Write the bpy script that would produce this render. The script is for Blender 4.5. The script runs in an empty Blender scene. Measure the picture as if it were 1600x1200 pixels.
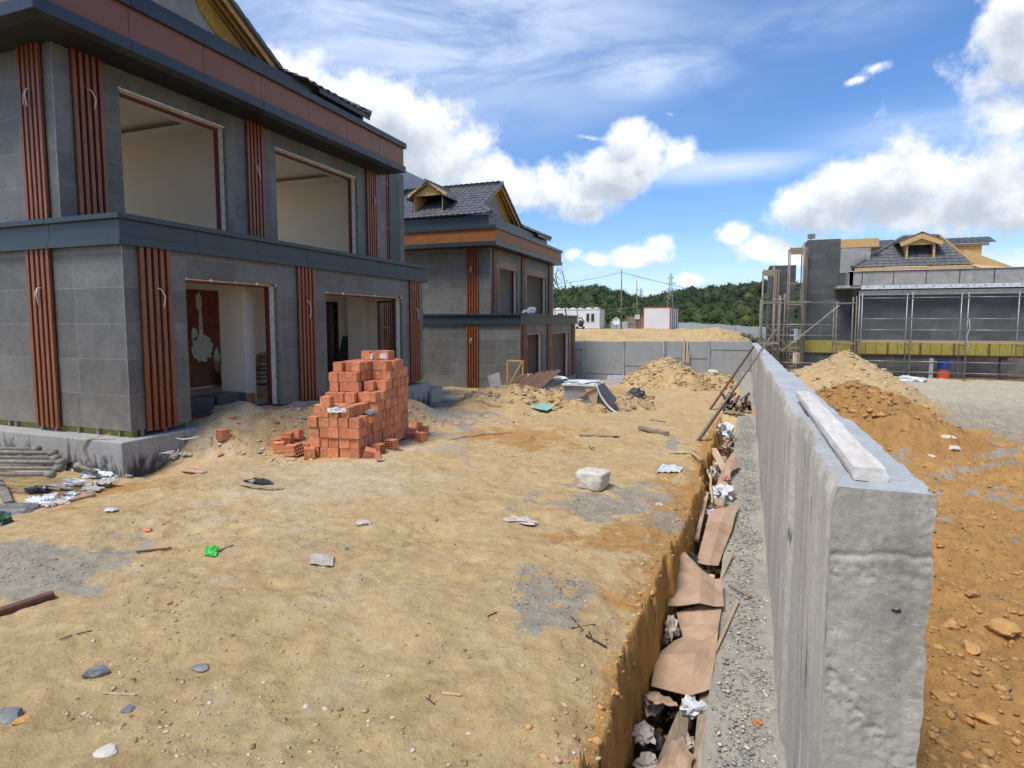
import bpy, bmesh, math, random
import numpy as np
from mathutils import Vector, Matrix, Euler, noise as mnoise
R = math.radians
random.seed(7)
rng = np.random.default_rng(11)
sc = bpy.context.scene
col = sc.collection

# ------------------------------------------------------------------ camera
FPX = 935.0; CX = 800.0; CY = 579.0
PITCH = R(4.65); YAW = math.atan(357 * math.cos(PITCH) / FPX)
cd = bpy.data.cameras.new("camera"); cam = bpy.data.objects.new("camera", cd); col.objects.link(cam)
cam.location = (0, 0, 0)
cam.rotation_euler = (R(90) - PITCH, 0, YAW)
cd.sensor_fit = 'HORIZONTAL'; cd.sensor_width = 36.0
cd.lens = FPX / 1600 * 36.0
cd.shift_y = -(600 - CY) / 1600.0
cd.clip_start = 0.05; cd.clip_end = 3000
sc.camera = cam

def ray(u, v):
    a = u - CX; b = CY - v
    c, s = math.cos(YAW), math.sin(YAW); cp, sp = math.cos(PITCH), math.sin(PITCH)
    h = b * sp + FPX * cp; z = b * cp - FPX * sp
    return Vector((a * c - h * s, a * s + h * c, z))

# ------------------------------------------------------------------ sky
SUN_EL = R(62); SUN_AZ = Vector((-0.48, -1.0, 0)).normalized()
world = bpy.data.worlds.new("World"); sc.world = world; world.use_nodes = True
wt = world.node_tree; wt.nodes.clear()
def wn(t, tree=wt, **k):
    n = tree.nodes.new(t)
    for a, b in k.items(): setattr(n, a, b)
    return n
sky = wn('ShaderNodeTexSky'); sky.sky_type = 'NISHITA'; sky.sun_disc = False
sky.sun_elevation = SUN_EL
sky.sun_rotation = math.atan2(SUN_AZ.x, SUN_AZ.y)
sky.altitude = 100; sky.air_density = 1.0; sky.dust_density = 0.6; sky.ozone_density = 2.5
SKY_STRENGTH = 0.108
# cloud density group: sum of soft masses placed by direction, broken up by fractal noise
CLOUDS = [(430,120,70,45,1),(520,150,110,62,1),(610,200,120,72,1),(680,255,120,72,1),(770,285,120,60,1),(860,305,100,48,1),
 (925,305,75,38,1),(960,270,80,42,1),(1010,235,70,46,1),(1060,232,40,28,1),(985,210,50,30,.8),(700,190,40,20,.5),(800,262,40,25,.6),
 (1000,400,60,22,1),(1035,378,34,24,1),(930,408,50,17,.9),(1080,436,34,14,.9),(890,403,30,16,.8),(1005,433,36,10,.6),
 (1148,368,32,20,1),(1190,388,62,26,1),(1243,398,34,16,.9),
 (1310,325,80,42,1.1),(1370,295,95,55,1.1),(1440,285,105,64,1.15),(1520,295,95,62,1.1),(1590,320,95,52,1.1),(1460,335,190,38,1.1),(1320,345,85,26,1),
 (1590,66,62,70,1),(1635,85,90,66,1),(1570,118,50,34,.9),(1600,10,70,60,1),
 (1366,106,44,20,.36),(1338,124,34,16,.32),(1040,180,34,12,.45),(915,212,50,14,.45),(1230,345,24,10,.3),
 (1900,200,300,120,1),(2000,380,400,60,.9),(300,250,250,90,.9),(0,300,250,80,.8),(-300,200,300,120,.9),(2300,0,300,200,1),(-600,350,300,60,1)]
def cloud_group():
    g = bpy.data.node_groups.new("cloud_density", 'ShaderNodeTree')
    g.interface.new_socket("Vector", in_out='INPUT', socket_type='NodeSocketVector')
    g.interface.new_socket("Value", in_out='OUTPUT', socket_type='NodeSocketFloat')
    gi = wn('NodeGroupInput', g); go = wn('NodeGroupOutput', g); L = g.links.new
    nw = wn('ShaderNodeTexNoise', g); nw.inputs['Scale'].default_value = 9; nw.inputs['Detail'].default_value = 3
    L(gi.outputs[0], nw.inputs['Vector'])
    sb = wn('ShaderNodeVectorMath', g, operation='SUBTRACT'); L(nw.outputs['Color'], sb.inputs[0]); sb.inputs[1].default_value = (.5, .5, .5)
    ms = wn('ShaderNodeVectorMath', g, operation='SCALE'); L(sb.outputs[0], ms.inputs[0]); ms.inputs['Scale'].default_value = .05
    wv = wn('ShaderNodeVectorMath', g, operation='ADD'); L(gi.outputs[0], wv.inputs[0]); L(ms.outputs[0], wv.inputs[1])
    acc = None
    extra = [(Vector((math.cos(a), math.sin(a), e)).normalized(), .30, .13, 1) for a, e in
             [(3.3, .35), (4.0, .3), (4.7, .42), (5.5, .3), (4.3, .8), (0.1, .4), (5.6, .95)]]
    blobs = [(ray(u, v).normalized(), a / FPX * .92, b / FPX * .92, w) for u, v, a, b, w in CLOUDS] + extra
    for d, a, b, w in blobs:
        rt = d.cross(Vector((0, 0, 1))).normalized(); up = rt.cross(d).normalized()
        M = Matrix((rt, d, up)).transposed()
        mp = wn('ShaderNodeMapping', g); mp.vector_type = 'TEXTURE'
        mp.inputs['Location'].default_value = d; mp.inputs['Rotation'].default_value = M.to_euler(); mp.inputs['Scale'].default_value = (a, .6, b)
        L(wv.outputs[0], mp.inputs['Vector'])
        ln = wn('ShaderNodeVectorMath', g, operation='LENGTH'); L(mp.outputs[0], ln.inputs[0])
        m = wn('ShaderNodeMath', g, operation='MULTIPLY_ADD'); L(ln.outputs['Value'], m.inputs[0]); m.inputs[1].default_value = -.8; m.inputs[2].default_value = .8 * w
        if acc is None: acc = m
        else:
            x = wn('ShaderNodeMath', g, operation='SMOOTH_MAX'); L(acc.outputs[0], x.inputs[0]); L(m.outputs[0], x.inputs[1]); x.inputs[2].default_value = .25; acc = x
    n1 = wn('ShaderNodeTexNoise', g); n1.inputs['Scale'].default_value = 14; n1.inputs['Detail'].default_value = 7; n1.inputs['Roughness'].default_value = .60
    L(gi.outputs[0], n1.inputs['Vector'])
    f = wn('ShaderNodeMath', g, operation='MULTIPLY_ADD'); L(n1.outputs['Fac'], f.inputs[0]); f.inputs[1].default_value = 1.7; f.inputs[2].default_value = -.87
    cl = wn('ShaderNodeMath', g, operation='MAXIMUM'); L(acc.outputs[0], cl.inputs[0]); cl.inputs[1].default_value = -.6
    ad = wn('ShaderNodeMath', g, operation='ADD'); L(cl.outputs[0], ad.inputs[0]); L(f.outputs[0], ad.inputs[1])
    L(ad.outputs[0], go.inputs[0])
    return g
CG = cloud_group(); WL = wt.links.new
tc = wn('ShaderNodeTexCoord')
g1 = wn('ShaderNodeGroup'); g1.node_tree = CG; WL(tc.outputs['Generated'], g1.inputs[0])
off = wn('ShaderNodeVectorMath', operation='ADD'); WL(tc.outputs['Generated'], off.inputs[0]); off.inputs[1].default_value = (.012, -.004, .034)
g2 = wn('ShaderNodeGroup'); g2.node_tree = CG; WL(off.outputs[0], g2.inputs[0])
def mrange(src, a, b, c, d, smooth=True):
    m = wn('ShaderNodeMapRange'); m.interpolation_type = 'SMOOTHSTEP' if smooth else 'LINEAR'
    WL(src, m.inputs[0]); m.inputs[1].default_value = a; m.inputs[2].default_value = b; m.inputs[3].default_value = c; m.inputs[4].default_value = d
    return m.outputs[0]
alpha = mrange(g1.outputs[0], -.02, .44, 0, 1)
# clouds are darker where more cloud lies above them (self shading of the cloud mass)
shade = mrange(g2.outputs[0], -.10, .85, 1, 0)
ccol = wn('ShaderNodeMix', data_type='RGBA'); WL(shade, ccol.inputs[0])
ccol.inputs[6].default_value = (.38, .43, .50, 1); ccol.inputs[7].default_value = (.76, .78, .81, 1)
# thin high cloud
mp = wn('ShaderNodeMapping'); mp.inputs['Scale'].default_value = (2.2, 3.2, 9); mp.inputs['Rotation'].default_value = (0, R(14), 0)
WL(tc.outputs['Generated'], mp.inputs['Vector'])
nc = wn('ShaderNodeTexNoise'); nc.inputs['Scale'].default_value = 1.6; nc.inputs['Detail'].default_value = 8; nc.inputs['Roughness'].default_value = .6; nc.inputs['Distortion'].default_value = .5
WL(mp.outputs[0], nc.inputs['Vector'])
cg3 = bpy.data.node_groups.new("veil", 'ShaderNodeTree')
def veil(u, v, a, b, w):
    d = ray(u, v).normalized(); rt = d.cross(Vector((0, 0, 1))).normalized(); up = rt.cross(d).normalized()
    m = wn('ShaderNodeMapping'); m.vector_type = 'TEXTURE'; m.inputs['Location'].default_value = d
    m.inputs['Rotation'].default_value = Matrix((rt, d, up)).transposed().to_euler(); m.inputs['Scale'].default_value = (a / FPX, .8, b / FPX)
    WL(tc.outputs['Generated'], m.inputs['Vector'])
    ln = wn('ShaderNodeVectorMath', operation='LENGTH'); WL(m.outputs[0], ln.inputs[0])
    return mrange(ln.outputs['Value'], 0, 1, w, 0)
vs = [veil(680, 30, 560, 200, 1.0), veil(1000, 112, 190, 60, 1.0), veil(1130, 262, 230, 30, .9), veil(1250, 40, 200, 60, .45), veil(1500, 200, 260, 70, .6), veil(1000, 420, 400, 60, .35)]
va = vs[0]
for v in vs[1:]:
    m = wn('ShaderNodeMath', operation='MAXIMUM'); WL(va, m.inputs[0]); WL(v, m.inputs[1]); va = m.outputs[0]
cir = mrange(nc.outputs['Fac'], .30, .72, 0.10, .92)
mm = wn('ShaderNodeMath', operation='MULTIPLY'); WL(va, mm.inputs[0]); WL(cir, mm.inputs[1])
skc = wn('ShaderNodeMix', data_type='RGBA', blend_type='MULTIPLY'); skc.inputs[0].default_value = 1
hsv = wn('ShaderNodeHueSaturation'); hsv.inputs['Saturation'].default_value = 1.14; WL(sky.outputs[0], hsv.inputs['Color']); WL(hsv.outputs[0], skc.inputs[6]); skc.inputs[7].default_value = (SKY_STRENGTH * .88, SKY_STRENGTH * .98, SKY_STRENGTH * 1.16, 1)
mx1 = wn('ShaderNodeMix', data_type='RGBA'); WL(mm.outputs[0], mx1.inputs[0]); WL(skc.outputs[2], mx1.inputs[6]); mx1.inputs[7].default_value = (.60, .68, .82, 1)
mx2 = wn('ShaderNodeMix', data_type='RGBA'); WL(alpha, mx2.inputs[0]); WL(mx1.outputs[2], mx2.inputs[6]); WL(ccol.outputs[2], mx2.inputs[7])
bg = wn('ShaderNodeBackground'); WL(mx2.outputs[2], bg.inputs[0]); bg.inputs[1].default_value = 1.0
wo = wn('ShaderNodeOutputWorld'); WL(bg.outputs[0], wo.inputs[0])
bpy.data.node_groups.remove(cg3)

# ------------------------------------------------------------------ sun
sl = bpy.data.lights.new("sun", 'SUN'); sl.energy = 2.8; sl.angle = R(20); sl.color = (1.0, .955, .88)
so = bpy.data.objects.new("sun", sl); col.objects.link(so)
sd = Vector((SUN_AZ.x * math.cos(SUN_EL), SUN_AZ.y * math.cos(SUN_EL), math.sin(SUN_EL)))
so.rotation_euler = sd.to_track_quat('Z', 'Y').to_euler(); so.location = (30, -20, 40)
sc.view_settings.view_transform = 'Standard'; sc.view_settings.look = 'None'
sc.view_settings.exposure = 0.56; sc.view_settings.gamma = 1.0
sc.render.engine = 'CYCLES'
sc.cycles.max_bounces = 6; sc.cycles.diffuse_bounces = 5; sc.cycles.glossy_bounces = 2
world.cycles.sampling_method = 'MANUAL'; world.cycles.sample_map_resolution = 256

# ------------------------------------------------------------------ helpers
def lin(r, g, b):
    f = lambda c: (c / 12.92 if c <= .04045 else ((c + .055) / 1.055) ** 2.4)
    return (f(r / 255), f(g / 255), f(b / 255), 1)

def tag(o, label=None, cat=None, group=None, kind=None):
    if label: o['label'] = label
    if cat: o['category'] = cat
    if group: o['group'] = group
    if kind: o['kind'] = kind
    return o

def empty(name, loc, label, cat, group=None, rz=0):
    o = bpy.data.objects.new(name, None); o.location = loc; o.rotation_euler = (0, 0, rz); o.empty_display_size = .2
    col.objects.link(o); return tag(o, label, cat, group)

class MB:
    def __init__(s): s.v = []; s.f = []; s.m = []; s.cur = 0
    def add(s, vs, fs):
        n = len(s.v); s.v += [tuple(p) for p in vs]
        s.f += [tuple(i + n for i in f) for f in fs]; s.m += [s.cur] * len(fs); return s
    def box(s, x0, y0, z0, x1, y1, z1):
        x0, x1 = min(x0, x1), max(x0, x1); y0, y1 = min(y0, y1), max(y0, y1); z0, z1 = min(z0, z1), max(z0, z1)
        return s.add([(x0,y0,z0),(x1,y0,z0),(x1,y1,z0),(x0,y1,z0),(x0,y0,z1),(x1,y0,z1),(x1,y1,z1),(x0,y1,z1)],
                     [(0,3,2,1),(4,5,6,7),(0,1,5,4),(1,2,6,5),(2,3,7,6),(3,0,4,7)])
    def bar(s, a, b, w, h, up=(0, 0, 1)):
        a = Vector(a); b = Vector(b); d = (b - a).normalized(); u = Vector(up)
        if abs(d.dot(u)) > .98: u = Vector((1, 0, 0))
        r = d.cross(u).normalized(); u = r.cross(d).normalized()
        P = []
        for q in (a, b):
            for sx, sz in ((-1,-1),(1,-1),(1,1),(-1,1)): P.append(q + r * sx * w / 2 + u * sz * h / 2)
        return s.add(P, [(3,2,1,0),(4,5,6,7),(0,1,5,4),(1,2,6,5),(2,3,7,6),(3,0,4,7)])
    def tube(s, pts, r, n=8, cap=True):
        pts = [Vector(p) for p in pts]; rs = r if isinstance(r, (list, tuple)) else [r] * len(pts)
        P = []; u = None
        for i, p in enumerate(pts):
            d = (pts[min(i+1, len(pts)-1)] - pts[max(i-1, 0)]).normalized()
            if u is None:
                u = d.orthogonal().normalized()
            u = (u - d * u.dot(d)).normalized(); w = d.cross(u)
            for k in range(n):
                a = 2 * math.pi * k / n; P.append(p + (u * math.cos(a) + w * math.sin(a)) * rs[i])
        F = []
        for i in range(len(pts) - 1):
            for k in range(n):
                F.append((i*n+k, i*n+(k+1) % n, (i+1)*n+(k+1) % n, (i+1)*n+k))
        if cap: F.append(tuple(range(n-1, -1, -1))); F.append(tuple(range((len(pts)-1)*n, len(pts)*n)))
        return s.add(P, F)
    def prism(s, poly, off):
        n = len(poly); off = Vector(off); P = [Vector(p) for p in poly]; Q = [p + off for p in P]
        F = [tuple(range(n-1, -1, -1)), tuple(range(n, 2*n))] + [(i, (i+1) % n, n+(i+1) % n, n+i) for i in range(n)]
        return s.add(P + Q, F)
    def lumpy(s, c, r, sub=2, amp=.25, fr=1.5, sc3=(1, 1, 1), seed=0, rot=None, flat=False):
        bm = bmesh.new(); bmesh.ops.create_icosphere(bm, subdivisions=sub, radius=1)
        vs = []
        for v in bm.verts:
            p = v.co.copy(); k = 1 + amp * mnoise.noise(p * fr + Vector((seed * 3.1, seed * 1.7, seed)))*1.6
            p = p * k
            if flat:
                for nn in FACET: 
                    e = p.dot(nn) - .78
                    if e > 0: p -= nn * e
            p = Vector((p.x * sc3[0] * r, p.y * sc3[1] * r, p.z * sc3[2] * r))
            if rot: p.rotate(rot)
            vs.append(p + Vector(c))
        fs = [tuple(v.index for v in f.verts) for f in bm.faces]; bm.free()
        return s.add(vs, fs)
    def build(s, name, mats, parent=None, smooth=False, bevel=0, auto=None):
        me = bpy.data.meshes.new(name); me.from_pydata(s.v, [], s.f)
        for m in (mats if isinstance(mats, (list, tuple)) else [mats]): me.materials.append(m)
        if isinstance(mats, (list, tuple)): me.polygons.foreach_set('material_index', s.m)
        if smooth: me.polygons.foreach_set('use_smooth', [True] * len(s.f))
        me.update()
        o = bpy.data.objects.new(name, me); col.objects.link(o)
        if parent: o.parent = parent
        if bevel:
            b = o.modifiers.new("bevel", 'BEVEL'); b.width = bevel; b.segments = 2; b.limit_method = 'ANGLE'; b.angle_limit = R(40)
        return o
FACET = [Vector(p).normalized() for p in [(1,.3,.2),(-1,.2,.4),(.2,1,-.2),(-.3,-1,.3),(.2,-.1,1),(.1,.2,-1),(.8,-.7,.5),(-.6,.8,.6),(-.7,-.6,-.5)]]

# ---- procedural materials
def newmat(name):
    m = bpy.data.materials.new(name); m.use_nodes = True; t = m.node_tree; t.nodes.clear()
    o = t.nodes.new('ShaderNodeOutputMaterial'); p = t.nodes.new('ShaderNodeBsdfPrincipled'); t.links.new(p.outputs[0], o.inputs[0])
    return m, t, p
def nd(t, ty, **k):
    n = t.nodes.new(ty)
    for a, b in k.items(): setattr(n, a, b)
    return n
def ramp(t, src, stops):
    r = nd(t, 'ShaderNodeValToRGB'); e = r.color_ramp.elements
    while len(e) > 1: e.remove(e[-1])
    e[0].position = stops[0][0]; e[0].color = stops[0][1]
    for p, c in stops[1:]:
        x = e.new(p); x.color = c
    t.links.new(src, r.inputs[0]); return r.outputs[0]
def noise(t, vec, scale, detail=5, rough=.55, dist=0):
    n = nd(t, 'ShaderNodeTexNoise'); n.inputs['Scale'].default_value = scale; n.inputs['Detail'].default_value = detail
    n.inputs['Roughness'].default_value = rough; n.inputs['Distortion'].default_value = dist
    if vec is not None: t.links.new(vec, n.inputs['Vector'])
    return n.outputs['Fac']
def objvec(t, scale=(1, 1, 1)):
    c = nd(t, 'ShaderNodeTexCoord'); m = nd(t, 'ShaderNodeMapping'); m.inputs['Scale'].default_value = scale
    t.links.new(c.outputs['Object'], m.inputs[0]); return m.outputs[0]
def bump(t, p, h, strength, dist=.01, prev=None):
    b = nd(t, 'ShaderNodeBump'); b.inputs['Strength'].default_value = strength; b.inputs['Distance'].default_value = dist
    t.links.new(h, b.inputs['Height'])
    if prev is not None: t.links.new(prev, b.inputs['Normal'])
    t.links.new(b.outputs[0], p.inputs['Normal']); return b.outputs[0]
def mix(t, fac, a, b, mode='MIX'):
    m = nd(t, 'ShaderNodeMix', data_type='RGBA', blend_type=mode)
    if isinstance(fac, (int, float)): m.inputs[0].default_value = fac
    else: t.links.new(fac, m.inputs[0])
    for i, x in ((6, a), (7, b)):
        if isinstance(x, tuple): m.inputs[i].default_value = x
        else: t.links.new(x, m.inputs[i])
    return m.outputs[2]
def simple(name, c1, c2=None, scale=4, rough=.7, bmp=.15, bscale=40, metal=0, stretch=(1, 1, 1), dirt=None, spec=None, bd=.006, rnd=0):
    m, t, p = newmat(name); v = objvec(t, stretch)
    c2 = c2 or tuple(x * .8 for x in c1[:3]) + (1,)
    n = noise(t, v, scale, 6, .6)
    c = ramp(t, n, [(.32, c2), (.68, c1)])
    if dirt:
        n2 = noise(t, v, scale * .45, 8, .7, .6)
        f = ramp(t, n2, [(.5, (0, 0, 0, 1)), (.68, (1, 1, 1, 1))]); c = mix(t, f, c, dirt)
    if rnd:
        oi = nd(t, 'ShaderNodeObjectInfo'); mr = nd(t, 'ShaderNodeMapRange'); mr.inputs[3].default_value = 1 - rnd; mr.inputs[4].default_value = 1 + rnd
        t.links.new(oi.outputs['Random'], mr.inputs[0]); h = nd(t, 'ShaderNodeHueSaturation'); t.links.new(mr.outputs[0], h.inputs['Value']); t.links.new(c, h.inputs['Color']); c = h.outputs[0]
    t.links.new(c, p.inputs['Base Color']); p.inputs['Roughness'].default_value = rough; p.inputs['Metallic'].default_value = metal
    if spec is not None: p.inputs['Specular IOR Level'].default_value = spec
    if bmp: bump(t, p, noise(t, v, bscale, 6, .65), bmp, bd)
    return m

M = {}
M['anthracite'] = simple('anthracite sheet metal', (.038,.050,.062,1), (.032,.042,.052,1), 1.2, .38, .05, 3, .25, spec=.5)
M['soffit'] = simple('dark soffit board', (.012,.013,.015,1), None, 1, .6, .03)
M['fascia_brown'] = simple('copper brown sheet panel', (.22,.088,.053,1), (.185,.072,.044,1), 1.5, .42, .05, 60, .15, spec=.5)
M['slat'] = simple('red brown slat', (.25,.080,.030,1), (.165,.048,.018,1), 3, .4, .08, 30, 0, (6, 6, .8), spec=.5)
M['slat_back'] = simple('dark red brown backing', (.010,.004,.003,1), None, 3, .6, 0)
M['plaster'] = simple('cream wall plaster', (.84,.77,.66,1), (.80,.73,.62,1), 1.6, .9, .12, 30)
M['plaster_white'] = simple('rough white plaster', (.78,.76,.70,1), (.52,.50,.44,1), 9, .9, .5, 30)
M['ceiling'] = simple('white ceiling plaster', (.80,.75,.66,1), (.77,.71,.62,1), 1, .9, .05)
M['rockwool'] = simple('grey green insulation edge', (.20,.22,.14,1), (.10,.11,.07,1), 14, .95, .7, 40)
M['redsteel'] = simple('red primer steel', (.16,.022,.016,1), (.10,.015,.012,1), 6, .55, .1, 30)
M['screed'] = simple('dusty screed floor', (.48,.43,.35,1), (.36,.32,.26,1), 3, .95, .3, 20)
M['white_paint'] = simple('white render', (.66,.66,.66,1), (.58,.58,.59,1), .6, .8, .05)
M['grey_panel'] = simple('pale grey panel', (.48,.49,.50,1), (.42,.43,.44,1), .8, .6, .05)
M['yellow_wood'] = simple('yellow spruce board', (.62,.38,.13,1), (.45,.25,.07,1), 2.5, .7, .3, 20, 0, (1, 1, 5))
M['osb'] = simple('osb sheathing', (.60,.40,.18,1), (.44,.27,.10,1), 14, .8, .25, 60)
M['fascia_brown_tinted'] = simple('copper brown panel with reflection tint', (.27,.095,.022,1), (.22,.075,.017,1), 1.5, .5, .05, 60, .1, spec=.4)  # brown fascia sheet with its reflection-dependent orange cast put into the colour
M['foam'] = simple('yellow expanding foam', (.52,.31,.055,1), (.36,.20,.03,1), 6, .8, .8, 14, bd=.03)
M['timber'] = simple('pale sawn timber', (.50,.38,.25,1), (.36,.26,.16,1), 4, .85, .35, 12, 0, (6, 1, 6), rnd=.2)
M['oldwood'] = simple('weathered grey timber', (.34,.27,.19,1), (.20,.155,.105,1), 5, .9, .5, 20, 0, (5, 1, 5), dirt=(.13,.10,.07,1), rnd=.3)
M['rooftile'] = simple('graphite roof tile', (.150,.146,.146,1), (.095,.094,.098,1), 2, .42, .1, 30)
M['black'] = simple('black plastic', (.012,.012,.013,1), (.02,.02,.022,1), 3, .4, .2, 10)  # also the painted dark in dormers, brick cells and the tie hole
M['bitumen'] = simple('black bitumen paint', (.018,.018,.019,1), (.05,.048,.045,1), 6, .55, .3, 30)
M['galv'] = simple('galvanised steel tube', (.36,.37,.37,1), (.25,.25,.25,1), 5, .5, .2, 30, .6, dirt=(.24,.20,.16,1))
M['dirty_steel'] = simple('cement crusted steel prop', (.27,.235,.19,1), (.17,.15,.12,1), 9, .85, .6, 50, 0, dirt=(.12,.10,.085,1), rnd=.15)
M['rust'] = simple('rusty steel', (.16,.065,.035,1), (.07,.03,.02,1), 7, .75, .4, 40)
M['cardboard'] = simple('brown cardboard', (.47,.325,.22,1), (.39,.26,.165,1), 3.5, .85, .25, 18, dirt=(.30,.20,.13,1))
M['paper'] = simple('crumpled paper sack', (.52,.47,.40,1), (.40,.33,.26,1), 7, .85, .5, 25, rnd=.2)
M['plastic_white'] = simple('white plastic film', (.70,.72,.73,1), (.48,.50,.52,1), 8, .35, .4, 18, rnd=.12)
M['plastic_black'] = simple('black plastic film', (.02,.021,.024,1), (.06,.065,.07,1), 5, .28, .4, 12)
M['foam_board'] = simple('white styrofoam', (.74,.74,.72,1), (.62,.61,.58,1), 12, .8, .3, 60)
M['stone_white'] = simple('pale limestone block', (.66,.61,.52,1), (.50,.45,.37,1), 5, .9, .8, 16, dirt=(.38,.33,.25,1), bd=.02)
M['mint'] = simple('pale green board', (.26,.48,.38,1), None, 4, .7, .1)
M['green_plastic'] = simple('bright green plastic', (.10,.62,.08,1), (.06,.45,.05,1), 6, .4, .3)
M['blue_plastic'] = simple('blue drum plastic', (.02,.07,.35,1), None, 2, .5, .1)
M['orange_plastic'] = simple('orange drum plastic', (.65,.09,.02,1), None, 2, .5, .1)
M['yellow_wool'] = simple('yellow mineral wool slab', (.36,.31,.075,1), (.26,.22,.05,1), 5, .95, .5, 40)
M['membrane'] = simple('white breather membrane', (.62,.65,.68,1), (.50,.53,.56,1), 3, .5, .2, 8)
M['ink'] = simple('grey print ink', (.06,.065,.07,1), None, 2, .7, 0)
M['cement_board'] = simple('raw cement board', (.33,.32,.30,1), (.24,.235,.22,1), 2.5, .9, .2, 30, dirt=(.40,.37,.34,1))
M['container_red'] = simple('red painted steel', (.42,.03,.03,1), None, 2, .5, .05)
M['glass_dark'] = simple('dark window glass', (.015,.018,.02,1), None, 1, .08, 0)
M['pole'] = simple('weathered pole', (.24,.20,.16,1), (.15,.125,.10,1), 4, .85, .3, 30, 0, (4, 4, .5))
M['bark'] = simple('dark bark', (.06,.045,.035,1), None, 6, .9, .4)
M['leaf'] = simple('green leaf', (.055,.085,.022,1), (.03,.05,.012,1), 3, .6, 0)
M['wire'] = simple('white cable', (.72,.68,.58,1), None, 4, .5, .05)
M['rock_grey'] = simple('grey rubble stone', (.23,.23,.225,1), (.12,.12,.12,1), 14, .9, .7, 40, rnd=.25, dirt=(.42,.37,.29,1))
M['rock_ochre'] = simple('ochre clay stone', (.54,.31,.11,1), (.38,.20,.065,1), 6, .95, .7, 22, rnd=.15)
M['corr_brown'] = simple('brown corrugated sheet', (.23,.13,.075,1), (.15,.085,.05,1), 3, .7, .2, 20)
M['tarp'] = simple('dark tarpaulin', (.045,.042,.045,1), (.09,.085,.08,1), 5, .6, .4, 10)

def clad_mat(name, c1, c2, w=1.2, h=.6, line=(.24,.235,.225,1), mort=.004, zoff=0, rough=.55):
    m, t, p = newmat(name)
    tcn = nd(t, 'ShaderNodeTexCoord'); sx = nd(t, 'ShaderNodeSeparateXYZ'); t.links.new(tcn.outputs['Object'], sx.inputs[0])
    ad = nd(t, 'ShaderNodeMath', operation='ADD'); t.links.new(sx.outputs[0], ad.inputs[0]); t.links.new(sx.outputs[1], ad.inputs[1])
    az = nd(t, 'ShaderNodeMath', operation='ADD'); t.links.new(sx.outputs[2], az.inputs[0]); az.inputs[1].default_value = zoff
    cb = nd(t, 'ShaderNodeCombineXYZ'); t.links.new(ad.outputs[0], cb.inputs[0]); t.links.new(az.outputs[0], cb.inputs[1])
    br = nd(t, 'ShaderNodeTexBrick'); br.offset = 0; br.squash = 1
    t.links.new(cb.outputs[0], br.inputs['Vector'])
    br.inputs['Scale'].default_value = 1; br.inputs['Brick Width'].default_value = w; br.inputs['Row Height'].default_value = h
    br.inputs['Mortar Size'].default_value = mort; br.inputs['Mortar Smooth'].default_value = .3; br.inputs['Bias'].default_value = 0
    br.inputs['Color1'].default_value = (.80, .80, .80, 1); br.inputs['Color2'].default_value = (1.16, 1.16, 1.16, 1); br.inputs['Mortar'].default_value = (1, 1, 1, 1)
    v = objvec(t)
    n = noise(t, v, 1.7, 7, .62, .4); n2 = noise(t, v, 11, 5, .6)
    c = ramp(t, n, [(.28, c2), (.72, c1)])
    c = mix(t, .35, c, ramp(t, n2, [(.3, c2), (.7, c1)]))
    c = mix(t, 1, c, br.outputs['Color'], 'MULTIPLY')
    c = mix(t, br.outputs['Fac'], c, line)
    n3 = noise(t, objvec(t, (1, 1, .5)), .9, 8, .7, .8)
    c = mix(t, ramp(t, n3, [(.55, (0, 0, 0, 1)), (.75, (.45, .45, .45, 1))]), c, (.20, .19, .17, 1))
    dz_ = nd(t, 'ShaderNodeMapRange'); t.links.new(sx.outputs[2], dz_.inputs[0]); dz_.inputs[1].default_value = .9; dz_.inputs[2].default_value = 0; dz_.inputs[3].default_value = 0; dz_.inputs[4].default_value = .75
    dn_ = nd(t, 'ShaderNodeMath', operation='MULTIPLY'); t.links.new(dz_.outputs[0], dn_.inputs[0]); t.links.new(ramp(t, noise(t, objvec(t, (1, 1, .7)), 2.6, 9, .75, .5), [(.36, (0, 0, 0, 1)), (.66, (1, 1, 1, 1))]), dn_.inputs[1])
    c = mix(t, dn_.outputs[0], c, (.27, .225, .165, 1))
    drip = ramp(t, noise(t, objvec(t, (9, 9, .5)), 1.3, 6, .7, .2), [(.60, (0, 0, 0, 1)), (.72, (.3, .3, .3, 1))]); c = mix(t, drip, c, (.23, .22, .20, 1))
    t.links.new(c, p.inputs['Base Color']); p.inputs['Roughness'].default_value = rough
    bump(t, p, noise(t, v, 60, 4, .6), .12, .003)
    return m
M['clad'] = clad_mat('dark stone cladding', (.165,.159,.148,1), (.078,.076,.072,1))
M['clad_block'] = clad_mat('dark insulation render', (.100,.103,.105,1), (.068,.070,.072,1), 1.2, .3, (.075,.078,.08,1), .004, 0, .9)
M['brickwall'] = clad_mat('red hollow brick masonry', (.30,.085,.045,1), (.20,.052,.028,1), .25, .20, (.13,.055,.035,1), .004, 0, .95)
M['corrfence'] = None

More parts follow.
